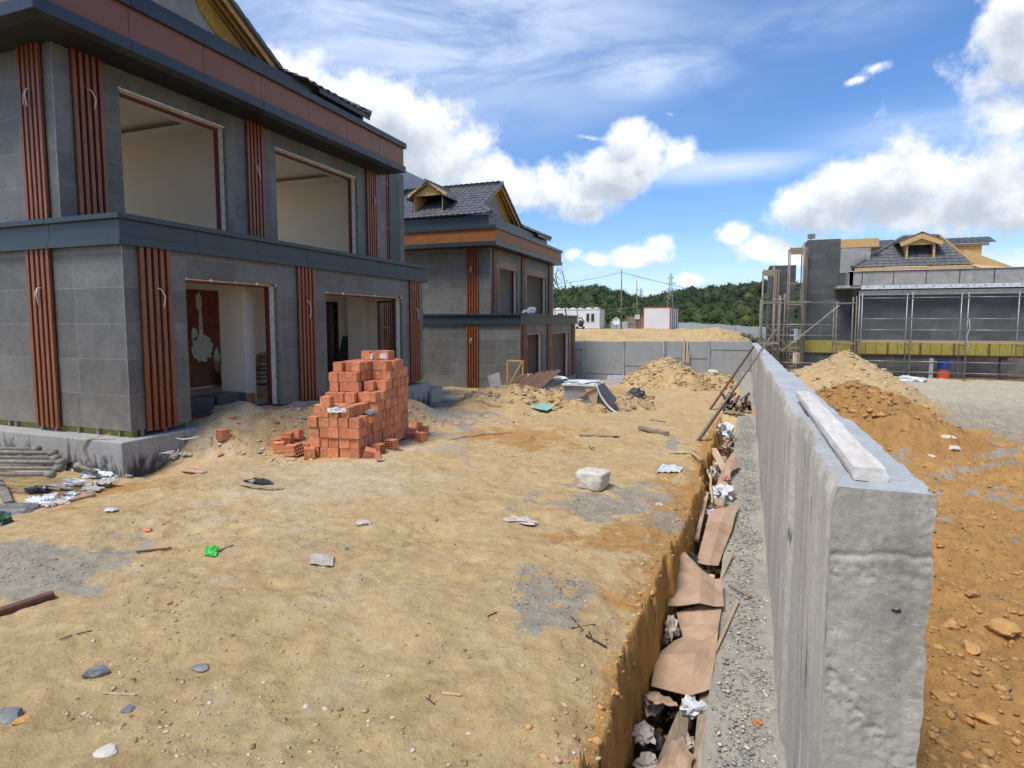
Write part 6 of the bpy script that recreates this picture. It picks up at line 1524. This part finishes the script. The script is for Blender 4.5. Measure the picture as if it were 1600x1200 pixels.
# strap hanging over the ditch edge
mb = MB(); P = [G(1045, 712, .02), G(1062, 711, .03), G(1080, 712, .035), G(1094, 722, .03), G(1104, 738, .0), Dp(-.84, 11.0, -2.70), Dp(-.78, 10.5, -2.82), Dp(-.74, 9.9, -2.95)]
Q = []
for i in range(len(P) - 1):
    for k in range(5): Q.append(P[i].lerp(P[i+1], k / 5) + Vector((.01 * math.sin(i * 5 + k), .01 * math.cos(i * 3 + k), 0)))
mb.tube(Q, [.022 + .006 * math.sin(i * 1.3) for i in range(len(Q))], 8); tag(mb.build('rope', simple('dirty straw rope', (.58,.46,.26,1), (.42,.32,.17,1), 14, .95, .8, 30), smooth=True), 'thick pale strap hanging over the soil edge into the ditch', 'rope')

# ------------------------------------------------------------------ poles leaning on the wall and prop bundle
def ontop(u, v):
    r = ray(u, v); k = .0095; t = .40 / (r.x - k * r.y); p = r * t; p.z = wtop(p.y) + .03; return p
a = G(1090, 690, .02); b = Vector((DX(16.9, .06), 16.9, wtop(16.9) + .10)); b2 = b + (b - a) * .30
mb = MB(); mb.tube([a, b2], .027, 8); tag(mb.build('leaning_pole', M['dirty_steel'], smooth=True), 'nearer long steel pole leaning from the ditch edge onto the wall', 'pole', 'poles leaning on the long wall')
mb = MB(); mb.tube([a + Vector((.05, .02, 0)), b + Vector((.02, .25, 0)) + (b - a) * .1], .018, 8); tag(mb.build('leaning_pole', M['rust'], smooth=True), 'thin rusty rod running right beside the nearer leaning pole', 'pole', 'poles leaning on the long wall')
a = G(1110, 640, .02); b = Vector((DX(26, -.02), 26.0, wtop(26) + .02))
mb = MB(); mb.tube([a, b], .04, 8); tag(mb.build('leaning_pole', M['rust'], smooth=True), 'further brown pole leaning with its top just touching the wall edge', 'pole', 'poles leaning on the long wall')
rp = random.Random(3)
for i in range(16):
    lx = rp.uniform(-.95, -.12); y = 21.2 + rp.uniform(-.5, .9); z = -2.95 + .11 * (i // 5) + rp.uniform(0, .04)
    mb = MB(); rr_ = .05; c0 = Vector((DX(y, lx), y, z)); d_ = Vector((rp.uniform(-.25, .25), 1.6, rp.uniform(-.02, .10)))
    mb.tube([c0, c0 + d_], rr_, 10, False); mb.tube([c0 + d_ * .01, c0 + d_], rr_ * .7, 10, False)
    tag(mb.build('steel_prop', M['rust'] if i % 3 else M['dirty_steel'], smooth=True), 'rusty steel tube in the pile between the ditch end and the wall', 'steel tube', 'steel tubes piled by the wall')
for i, (lx, y, w) in enumerate([(-.75, 20.6, .35), (-.45, 20.4, .3), (-.2, 20.9, .25)]):
    mb = MB(); mb.lumpy((DX(y, lx), y, -2.93), w * .5, 2, .5, 2, (1.3, 1, .35), i + 40, flat=True); tag(mb.build('scrap_board', M['oldwood']), ['widest dark scrap lying in front of the tube pile', 'middle dark scrap lying in front of the tube pile', 'dark scrap in front of the tube pile nearest the wall'][i], 'scrap')

# ------------------------------------------------------------------ steel props by the first villa's plinth
ends = [(58, 702), (84, 708), (88, 716), (97, 722), (92, 732), (80, 741), (66, 728), (122, 728)]
lbs = ['topmost steel prop of the bundle by the plinth', 'second steel prop from the top with its flared end', 'steel prop in the upper middle of the bundle', 'steel prop reaching furthest right in the bundle', 'steel prop in the lower middle of the bundle', 'lowest steel prop of the bundle', 'steel prop tucked behind the bundle near the plinth', 'short steel prop with round plate lying right of the bundle']
for i, (u, v) in enumerate(ends):
    y = 6.15 - .13 * i if i < 6 else (6.3 if i == 6 else 6.42); r = ray(u, v); e = r * (y / r.y); L_ = 2.6 if i < 7 else .5
    s = e + Vector((-L_, -.25 - .02 * i, -.10 - .01 * i))
    if i == 7: s = e + Vector((.45, -.02, -.06))
    H = empty('steel_prop', e, lbs[i], 'steel prop', 'steel props lying by the plinth'); d = s - e
    mb = MB(); mb.tube([d * 0, d * .5, d], .034 if i % 2 else .03, 10); mb.build('tube', M['dirty_steel'], H, smooth=True)
    mb = MB(); dn = d.normalized(); mb.tube([-dn * .03, dn * .03, dn * .10], [.062, .055, .036], 10); mb.build('flared_end', M['dirty_steel'], H, smooth=True)
0 and stone('heap of earth crusted debris under the steel props', 60, 765, .45, (2.2, .8, .30), 'soil_brown', rz=.1, seed=44, name='debris_lump', cat='debris', lift=-.1)
rough_plank('old_pipe', G(0, 762, .08), G(14, 792, .03), .10, .09, M['dirty_steel'], 'thick crusted pipe end poking in at the left edge', 'pipe', seed=5)
# concrete slab and green thing at the left edge
stone('grey mortar slab lying flat at the left edge', 10, 800, .42, (1.2, .8, .12), 'rock_grey', seed=41, name='mortar_slab', cat='slab')
bag('dark green sheet edge at the left border of the view', G(0, 822, .05), .14, simple('dark green sheet', (.02,.07,.045,1), None, 3, .5, .2), (.9, .8, .7), 13, 'green_sheet', 'sheet')
# rubbish along the plinth
trash = [(112, 735, .13, 'plastic_black', (1, .8, .8), 'black and white crumpled bag right of the steel props'), (60, 768, .10, 'plastic_black', (1.6, .8, .35), 'flat black bag piece below the steel props'), (150, 745, .15, 'plastic_white', (1.8, .7, .3), 'white paper rubbish strewn along the plinth foot, widest piece'),
         (185, 738, .11, 'paper', (1.6, .8, .35), 'torn pale sack in the rubbish strip by the plinth'), (120, 757, .12, 'plastic_white', (1.8, .7, .25), 'flattened white sack on the outer rubbish strip'), (90, 766, .10, 'paper', (1.9, .6, .25), 'paper strip at the outer end of the rubbish strip'),
         (210, 730, .08, 'plastic_white', (1.3, .8, .5), 'small white scrap close to the plinth corner'), (238, 712, .13, 'tarp', (1, .8, .7), 'dark grey bag between the white cable coils'), (248, 722, .10, 'plastic_white', (1.4, .8, .4), 'white bag below the dark grey bag by the coils'),
         (268, 715, .09, 'paper', (1.2, .8, .5), 'yellowish sack next to the white cable coils'), (290, 712, .07, 'paper', (1.5, .8, .35), 'small pale scrap right of the yellowish sack')]
for i, (u, v, s, mt, s3, lb) in enumerate(trash): bag(lb, G(u, v, s * .3), s * 1.25, M[mt], s3, 50 + i, 'rubbish_bag' if 'bag' in lb else 'rubbish_scrap', 'rubbish', .45, 3)
def coil(label, u, v, rx, n, seed, zo=.03, r=.012):
    c = G(u, v, zo); rr = random.Random(seed); pts = []
    for i in range(n * 20):
        a = i / 20 * 6.283; k = rx * (1 + .25 * math.sin(i * .13 + seed)) ; pts.append(c + Vector((k * math.cos(a) + .12 * rx * math.sin(i * .05), k * .9 * math.sin(a), .05 + .05 * abs(math.sin(i * .21 + seed)) + .002 * i)))
    mb_ = MB(); mb_.tube(pts, r, 6); tag(mb_.build('cable_coil', M['wire'], smooth=True), label, 'cable', 'loose cable coils by the plinth')
coil('tight white cable coil at the plinth corner', 243, 704, .20, 3, 1); coil('lower loose white cable loop on the white bag', 262, 720, .22, 2, 2); coil('big open cream cable loop on the ramp', 298, 697, .36, 1, 3)
mb = MB(); mb.bar((-9.35, 6.62, -1.90), (-9.95, 6.55, -1.93), .03, .03); 
r1 = ray(119, 694); r1 = r1 * (6.60 / r1.y); r2 = ray(174, 679); r2 = r2 * (6.80 / r2.y)
mb = MB(); mb.bar(r1 + Vector((0, 0, .02)), r2 + Vector((0, 0, .02)), .035, .02); tag(mb.build('batten', M['timber']), 'thin white batten lying on the plinth ledge', 'batten')

# ------------------------------------------------------------------ things inside the door openings
def L1(x, y, z): return Vector((-9.5 + x, 7 + y, -1.83 + z))
for k in range(2):
    H = MB()
    for i in range(12): H.box(-.30 + rs.uniform(-.02, .02), -.42 + rs.uniform(-.02, .02), i * .026, .30, .42, i * .026 + .019)
    o = H.build('tile_stack', simple('slate blue tile', (.07,.085,.10,1), (.045,.055,.065,1), 6, .4, .1)); o.location = L1(-.75 - .05 * k, 1.7 + .92 * k, .0); o.rotation_euler = (0, 0, .1 * k)
    tag(o, ['left stack of dark tiles just inside the first door', 'right stack of dark tiles just inside the first door'][k], 'tiles', 'tile stacks inside the first door')
mb = MB(); mb.box(0, 0, 0, .3, .5, .22); o = mb.build('brick_box', M['brick'], bevel=.01); o.location = L1(-1.1, 3.1, 0); tag(o, 'reddish box beside the dark tile stacks', 'box')
mb = MB(); mb.lumpy((0, 0, .38), .36, 3, .25, 1.5, (.6, .75, 1.1), 4); o = mb.build('cement_sack', M['paper']); o.location = L1(-4.0, 5.95, .02); tag(o, 'pale standing sack in front of the bare brick panel', 'sack')
for i in range(7):
    mb = MB(); mb.lumpy((0, 0, 0), .34, 3, .12, 1.5, (1, 1.25, .26), i); o = mb.build('cement_bag', M['paper']); o.location = L1(-3.5 + rs.uniform(-.03, .03), 6.9 + rs.uniform(-.05, .05), .10 + i * .125)
    tag(o, 'flat cement bag in the stack inside the first door', 'bag', 'cement bags stacked inside the first door')
H = MB(); H.tube([L1(-3.5, 7.2, .9), L1(-2.9, 7.4, 2.8)], .02, 6); tag(H.build('metal_rod', M['black']), 'black rod leaning in the corner above the cement bags', 'rod')
H = MB(); 
for i in range(18): c_ = L1(-3.15 + .02 * i, 7.25 + .012 * i, .95 + i * .085); H.lumpy(c_, .045, 1, .2, 2, (1, 1, .6), i)
tag(H.build('foam_spiral', M['black']), 'dark twisted hose leaning behind the steel door frame', 'hose')
# second opening: ladder-like frame and dark board
H = MB()
for x_ in (0, .34): H.tube([L1(-3.52 + x_, 9.95, .0), L1(-3.52 + x_, 10.0, 2.7)], .022, 6)
for k in range(7): H.tube([L1(-3.52, 9.96, .3 + k * .38), L1(-3.18, 9.97, .3 + k * .38)], .02, 6)
tag(H.build('ladder_frame', M['galv'], smooth=True), 'pale ladder frame standing behind the narrow end window of the second opening', 'ladder')
H = MB(); H.prism([L1(-2.95, 9.25, .0), L1(-2.80, 9.55, 1.36), L1(-2.43, 9.55, 1.36), L1(-2.43, 9.25, .0)], (0, .03, 0)); tag(H.build('dark_board', M['anthracite']), 'dark board leaning on the end wall seen through the second opening', 'board')
H = MB(); H.lumpy((0, 0, 0), .5, 3, .35, 1.3, (1.0, 1.1, .35), 7); o = H.build('tarp_heap', M['paper']); o.location = L1(.1, 5.6, -.15); tag(o, 'pale crumpled tarp on the sill below the second opening', 'tarp')
for i, (y_, w_) in enumerate([(10.2, .35), (10.0, .22)]): pass
H = MB(); H.box(-.9, .0, 0, .55, .75, .48); o = H.build('concrete_block', M['plinth_stain'], bevel=.02); o.location = (-9.75, 16.95, -2.62); tag(o, 'concrete block with black painted side at the far end of the first villa', 'concrete block')
# rubble on top of b2 cornice
H = MB(); H.lumpy((0, 0, 0), .28, 2, .5, 2, (.8, 1.3, .6), 3); H.lumpy((.1, -1.0, -.06), .18, 2, .5, 2, (.8, 2.2, .5), 5); o = H.build('plastic_sheet', M['plastic_white']); o.location = (-9.75, 28.2, .55); tag(o, 'white plastic bundle lying on the terrace edge of the second villa', 'plastic sheet')

# ------------------------------------------------------------------ crate, corrugated sheet and pallet frame before the second villa
def crate():
    c = Vector((-4.35, 18.9, gz(-4.35, 18.9))); H = empty('crate', c, 'wooden crate covered with torn white sheeting on the rubble', 'crate')
    mb = MB(); mb.box(-1.05, .1, .12, .05, 1.2, .78); mb.build('box_body', M['cement_board'], H, bevel=.01)
    mb = MB(); mb.prism([(.07, .05, 0), (.12, .05, .80), (-.40, .05, .86), (-.2, .05, .42)], (0, .03, 0)); mb.bar((-.55, .02, .45), (.1, .02, .78), .03, .07, (0, 1, 0)); mb.build('wood_side', M['timber'], H)
    mb = MB(); mb.box(-1.1, 0, .79, .1, 1.25, .84); mb.lumpy((-.5, .5, .88), .5, 3, .4, 2, (1.2, .8, .14), 3); mb.build('white_cover', M['plastic_white'], H)
    mb = MB(); n = 12; V = []
    for i in range(n + 1):
        t_ = i / n; x_ = .10 + .95 * t_ ** 1.5; z_ = .86 - .95 * math.sin(t_ * 1.35); 
        for y_ in (-.02, .16): V.append((x_, y_ - .35 * t_, max(z_, .0) + (.06 if i == n else 0)))
    mb.add(V, [(2*i, 2*i+2, 2*i+3, 2*i+1) for i in range(n)]); o = mb.build('hanging_sheet', M['plastic_white'], H); sm = o.modifiers.new('solid', 'SOLIDIFY'); sm.thickness = .02
    mb = MB(); mb.prism([(.10, .06, .82), (.16, .06, 0), (.85, .0, -.02)], (0, .9, 0)); mb.build('dark_tarp', M['tarp'], H)
crate()
mb = MB(); mb.box(0, 0, 0, .9, .8, .50); 
for i in range(8): mb.lumpy((.1 + i * .1, .3, .53), .09, 1, .4, 2, (1, 1, .5), i)
o = mb.build('foam_panel_pack', M['grey_panel'], bevel=.01); _g = G(948, 603); o.location = (_g.x, _g.y, _g.z - .03); tag(o, 'pack of pale foam boards behind the covered crate', 'foam pack')
bag('dark round bundle between crate and tall soil heap', Vector((-3.75, 23.5, gz(-3.8, 23.5) + .25)), .36, M['tarp'], (1, 1, .8), 60, 'bundle', 'bundle', .3)
def corr_sheet():
    H = MB(); n = 36; V = []
    for i in range(n + 1):
        s = i / n * 1.9; w = .045 * math.sin(s * 26)
        for t_ in (0, 1): V.append(Vector((s * .8 - .75 * (1 - t_) + .35 * t_, -.9 * (1 - t_), .02 + .62 * t_ + s * .05 + w)) )
    H.add(V, [(2*i, 2*i+2, 2*i+3, 2*i+1) for i in range(n)]); o = H.build('corrugated_sheet', M['corr_brown']); s_ = o.modifiers.new('solid', 'SOLIDIFY'); s_.thickness = .012
    o.location = (-7.75, 20.4, gz(-7.6, 20.4) + .30); o.rotation_euler = (.15, -.1, .25); return tag(o, 'brown corrugated sheet leaning on the rubble in front of the second villa', 'corrugated sheet')
corr_sheet()
bag('white torn sheeting on the top edge of the corrugated sheet', Vector((-6.7, 20.7, gz(-6.8, 20.7) + .95)), .4, M['plastic_white'], (1.8, .6, .22), 61, 'torn_sheet', 'sheet', .5)
H = MB(); Zc = gz(-8.1, 21) + .35; o_ = Vector((-8.25, 21.2, Zc))
for a_, b_ in (((0, 0, 0), (0, 0, 1.15)), ((.62, 0, 0), (.62, 0, 1.15)), ((0, 0, 1.12), (.62, 0, 1.12)), ((0, 0, .02), (.62, 0, .02)), ((.03, -.04, .1), (.6, -.04, 1.08))): H.bar(o_ + Vector(a_), o_ + Vector(b_), .05, .09, (0, 1, 0))
tag(H.build('timber_trestle', M['yellow_wood']), 'yellow timber frame standing beside the brown corrugated sheet', 'frame')
H = MB(); H.bar((-8.4, 20.6, gz(-8.4, 20.6)), (-8.75, 21.0, gz(-8.4, 21) + .95), .5, .03, (0, 1, 0)); tag(H.build('grey_board', M['cement_board']), 'grey board leaning left of the yellow timber frame', 'board')
film('green_board', 'pale green board piece half buried in the rubble heap', [Vector((-6.15, 17.7, gz(-6.1, 17.7) + .12)), Vector((-5.45, 17.3, gz(-5.4, 17.3) + .10)), Vector((-5.35, 17.9, gz(-5.4, 17.9) + .16)), Vector((-5.95, 18.3, gz(-6, 18.3) + .24))], M['mint'], .01, 2, 6, 'board', .02)

# ------------------------------------------------------------------ scattered bits on the open ground
def stick(label, u0, v0, u1, v1, w=.03, h=.02, mat='oldwood', name='stick', cat='stick', zo=.012, seed=0, group=None, bend=0):
    return rough_plank(name, G(u0, v0, zo), G(u1, v1, zo), w, h, M[mat], label, cat, group, seed=seed, n=12, bend=bend)
stick('rust brown timber piece entering at the left border', -60, 985, 84, 935, .075, .045, 'rust', 'timber_offcut', 'timber', .03, 1)
stick('pale wood splinter in the left foreground', 162, 1089, 212, 1089, .016, .008, 'timber', 'splinter', 'splinter', .008, 2)
stick('thin dark bolt shaped bar on the ground left of the green scrap', 214, 868, 268, 860, .02, .02, 'rust', 'iron_bar', 'iron bar', .02, 3)
stick('dry root trailing right from the green scrap', 340, 866, 364, 854, .02, .015, 'oldwood', 'dry_root', 'root', .015, 4)
stick('rotten log piece on the ground toward the far heap', 1000, 671, 1042, 681, .13, .09, 'oldwood', 'log_piece', 'log', .05, 5)
stick('thin dark stick lying beside the rotten log piece', 1016, 659, 1040, 660, .04, .03, 'oldwood', zo=.02, seed=6)
stick('long dark stick across the rubble front of the second villa', 738, 628, 776, 637, .06, .05, 'oldwood', zo=.35, seed=7)
stick('thin pale lath lying right of the covered crate', 985, 622, 1022, 623, .07, .04, 'oldwood', 'lath', 'lath', .03, 8)
stick('dark plank end by the footpath left of the far poles', 905, 682, 968, 684, .07, .03, 'oldwood', zo=.02, seed=9)
stick('small pale lath pair on the left middle ground', 286, 737, 320, 742, .08, .03, 'timber', 'lath', 'lath', .02, 10)
stick('pale board lying under the black cable tangle', 376, 762, 442, 765, .05, .02, 'timber', 'lath', 'lath', .015, 11)
stick('curved grey branch on the left middle ground', 110, 785, 150, 776, .05, .03, 'oldwood', zo=.02, seed=12)
stick('thin twig in the left foreground, left of its neighbour', 94, 1004, 112, 994, .006, .006, 'bark', 'twig', 'twig', .006, 13)
stick('thin twig in the left foreground, right of its neighbour', 120, 994, 144, 991, .007, .006, 'bark', 'twig', 'twig', .006, 14)
stick('longer twig crossing another near the grey gravel patch', 893, 968, 911, 988, .009, .008, 'bark', 'twig', 'twig', .008, 15)
stick('short twig crossing the longer one near the gravel patch', 893, 985, 930, 978, .009, .008, 'bark', 'twig', 'twig', .010, 16)
stick('forked root at the soil edge above the ditch', 915, 998, 948, 1018, .014, .012, 'bark', 'dry_root', 'root', .008, 17)
stick('second forked root running up at the soil edge', 920, 990, 928, 1012, .010, .010, 'bark', 'dry_root', 'root', .010, 18)
stick('pale bark strip near the bottom centre', 690, 1087, 720, 1094, .016, .010, 'timber', 'splinter', 'splinter', .008, 19)
stick('dark twig left of the pale bark strip', 664, 1094, 680, 1104, .007, .007, 'bark', 'twig', 'twig', .006, 20)
stick('brown twig left of the gravel patch', 762, 968, 776, 960, .008, .008, 'bark', 'twig', 'twig', .008, 21)
mb = MB(); pts = [G(705 + i * 8, 688 - 10 * math.sin(i / 12 * 1.5), .012) for i in range(13)]; mb.tube(pts, .011, 5); tag(mb.build('red_wire', simple('faded red wire', (.42,.16,.10,1))), 'thin faded red wire curving over the middle ground', 'wire')
mb = MB(); pts = [G(920 + i * 1.5, 700 + 5 * math.sin(i / 6 * 3.1), .02 + .03 * math.sin(i / 6 * 3.1)) for i in range(7)]; mb.tube(pts, .010, 5); tag(mb.build('bent_wire', M['rust']), 'small bent dark wire above the pale block', 'wire')
film('paper_scrap', 'cream coloured card scrap lying on the open ground', [G(484, 886, .012), G(520, 888, .016), G(522, 876, .02), G(486, 870, .03)], M['paper'], .004, 4, 6, 'card scrap', .004)
bag('crumpled white paper with red print in the middle ground', G(812, 815, .012), .11, M['paper'], (1.6, 1, .22), 70, 'paper_scrap', 'paper', .5)
bag('crumpled brown paper left of the printed white paper', G(568, 820, .01), .07, M['paper'], (1.4, 1, .35), 71, 'paper_scrap', 'paper', .5)
bag('tiny turquoise bottle cap like scrap beyond the card scrap', G(541, 860, .012), .022, simple('turquoise plastic', (.10,.35,.36,1)), (1, 1, .8), 72, 'plastic_scrap', 'scrap', .2)
film('green_scrap', 'bright green plastic scrap on the left middle ground', [G(318, 874, .02), G(338, 874, .015), G(342, 863, .03), G(324, 864, .05)], M['green_plastic'], .012, 5, 8, 'scrap', .004)
bag('white flat plastic cap on the left middle ground', G(173, 801, .015), .06, M['plastic_white'], (1.6, 1, .3), 73, 'plastic_scrap', 'scrap', .25)
film('paper_sack', 'white and pink flattened sack near the ditch edge', [G(1026, 740, .02), G(1062, 742, .02), G(1068, 732, .03), G(1034, 730, .04)], M['plastic_white'], .02, 6, 10, 'sack', .006)
bag('black and white crumpled cable tangle on the left middle ground', G(405, 755, .02), .12, M['plastic_black'], (1.7, 1, .28), 74, 'cable_tangle', 'tangle', .6)
bag('pinkish white paper near the grey patch by the ditch', G(1030, 790, .01), .05, M['paper'], (1.1, 1.2, .4), 75, 'paper_scrap', 'paper', .5)
bag('dark purple scrap right of the sandy bumps', G(962, 684, .02), .05, M['plastic_black'], (1.6, 1, .5), 76, 'plastic_scrap', 'scrap', .4)
for i, (u, v, lb) in enumerate([(300, 735, 'flat red brick chip on the left sand, left of the paired chips'), (308, 738, 'red tile chip resting on pale lath on the left sand'), (346, 711, 'red brick chip below the lone hollow brick')]):
    stone(lb, u, v, .07, (1.5, 1, .3), 'brick', rz=i, seed=80 + i, name='brick_chip', cat='brick chip')

# clods on the heaps
def reg_heap(cx, cy, rx, ry):
    def f(r, n):
        a = r.uniform(0, 6.283, n); q = r.random(n) ** .6; return np.stack([cx + rx * q * np.cos(a), cy + ry * q * np.sin(a)], -1)
    return f
for nm, lb, rg, n, s0, s1, mt in (('clay_clods', 'clods and lumps on the brown clay mound', (2.75, 15.6, 1.9, 2.4), 1800, .015, .10, ['rock_ochre', 'peb_brown', 'rock_ochre']),
    ('soil_clods', 'clods on the pale mound behind the wall', (3.25, 20.6, 2.1, 3.0), 900, .015, .08, ['peb_tan', 'peb_pale', 'peb_tan']),
    ('soil_clods', 'clods on the tall far soil heap', (-3.2, 33.4, 3.2, 3.0), 1500, .03, .14, ['peb_tan', 'peb_tan', 'peb_brown']),
    ('soil_clods', 'lumps over the low rubble heaps before the second villa', (-6.2, 20.6, 3.6, 2.9), 2200, .02, .12, ['peb_tan', 'peb_tan', 'peb_brown'])):
    gravel(nm, lb, n, reg_heap(*rg), s0, s1, mt, len(lb), .7, zf=surf)
rr = random.Random(21)
for i in range(60):
    y = rr.uniform(3.4, 17.5); off = rr.uniform(-.98, -.56); zt = -3.22 + rr.uniform(0, .18); k = i % 3
    if k == 0: 
        a = Dp(off, y, zt); b = Dp(max(-1.0, min(-.53, off + rr.uniform(-.2, .2))), y + rr.uniform(.4, 1.0), zt + rr.uniform(-.05, .12))
        rough_plank('scrap_batten', a, b, rr.uniform(.03, .08), rr.uniform(.02, .04), M['oldwood'], 'grey old batten lying among the rubbish in the ditch', 'batten', 'battens in the ditch', seed=i, n=8)
    elif k == 1:
        o = bag('crumpled pale paper scrap among the rubbish in the ditch', Dp(off, y, zt), rr.uniform(.05, .10), M['paper'] if i % 6 else M['plastic_white'], (1, 1.3, .6), 90 + i, 'paper_scrap', 'paper'); o['group'] = 'paper scraps in the ditch'
    else:
        c = Dp(off, y, zt + .03); d = rr.uniform(0, 3); w_ = rr.uniform(.10, .17); e1_ = Vector((math.cos(d), math.sin(d), rr.uniform(-.3, .3))) * w_; e2_ = Vector((-math.sin(d), math.cos(d), rr.uniform(-.3, .5))) * w_ * 1.3
        o = film('cardboard_piece', 'torn brown cardboard piece among the rubbish in the ditch', [c, c + e1_, c + e1_ + e2_, c + e2_], M['cardboard'], .012, i, 6, 'cardboard', .004); o['group'] = 'cardboard pieces in the ditch'

rr = random.Random(5)
for i in range(22):
    t_ = rr.random(); u = 45 + 190 * t_ + rr.uniform(-12, 12); v = 795 - 62 * t_ + rr.uniform(-8, 8); s_ = rr.uniform(.05, .12); m_ = M['paper'] if i % 3 else M['plastic_white']
    g = G(u, v, .01)
    if i % 2: o = bag('white crumpled scrap in the rubbish strip along the plinth foot', g + Vector((0, 0, s_ * .2)), s_, m_, (1.7, .9, .35), 140 + i, 'rubbish_scrap', 'rubbish'); o['group'] = 'white scraps along the plinth foot'
    else:
        d = rr.uniform(0, 3); a_ = Vector((math.cos(d), math.sin(d), rr.uniform(-.1, .2))) * s_ * 3; b_ = Vector((-math.sin(d), math.cos(d), rr.uniform(-.1, .2))) * s_ * 1.6
        o = film('rubbish_scrap', 'thin torn pale sheet in the rubbish strip along the plinth foot', [g, g + a_, g + a_ + b_, g + b_], m_, .03, i, 10, 'rubbish', .004); o['group'] = 'torn sheets along the plinth foot'

def reg_edge(r, n):
    y = 2.8 + 15 * r.random(n) ** 1.5; x = wall_x(y) - .99 - .10 * (1 - sstep(y, 4.5, 8)) + .10 * r.standard_normal(n); return np.stack([x, y], -1)
gravel('soil_clods', 'crumbling clods along the cut soil edge of the ditch', 900, reg_edge, .006, .030, ['rock_ochre', 'peb_brown', 'rock_ochre', 'peb_tan'], 77, .8)
def reg_floor(r, n):
    y = 2.8 + 16 * r.random(n) ** 1.4; x = wall_x(y) - .95 + .42 * r.random(n); return np.stack([x, y], -1)
gravel('soil_clods', 'fallen soil lumps lying on the floor of the ditch', 1500, reg_floor, .015, .08, ['rock_ochre', 'peb_brown', 'peb_grey'], 78, .8, zf=lambda x, y: -3.42 + 0 * x)
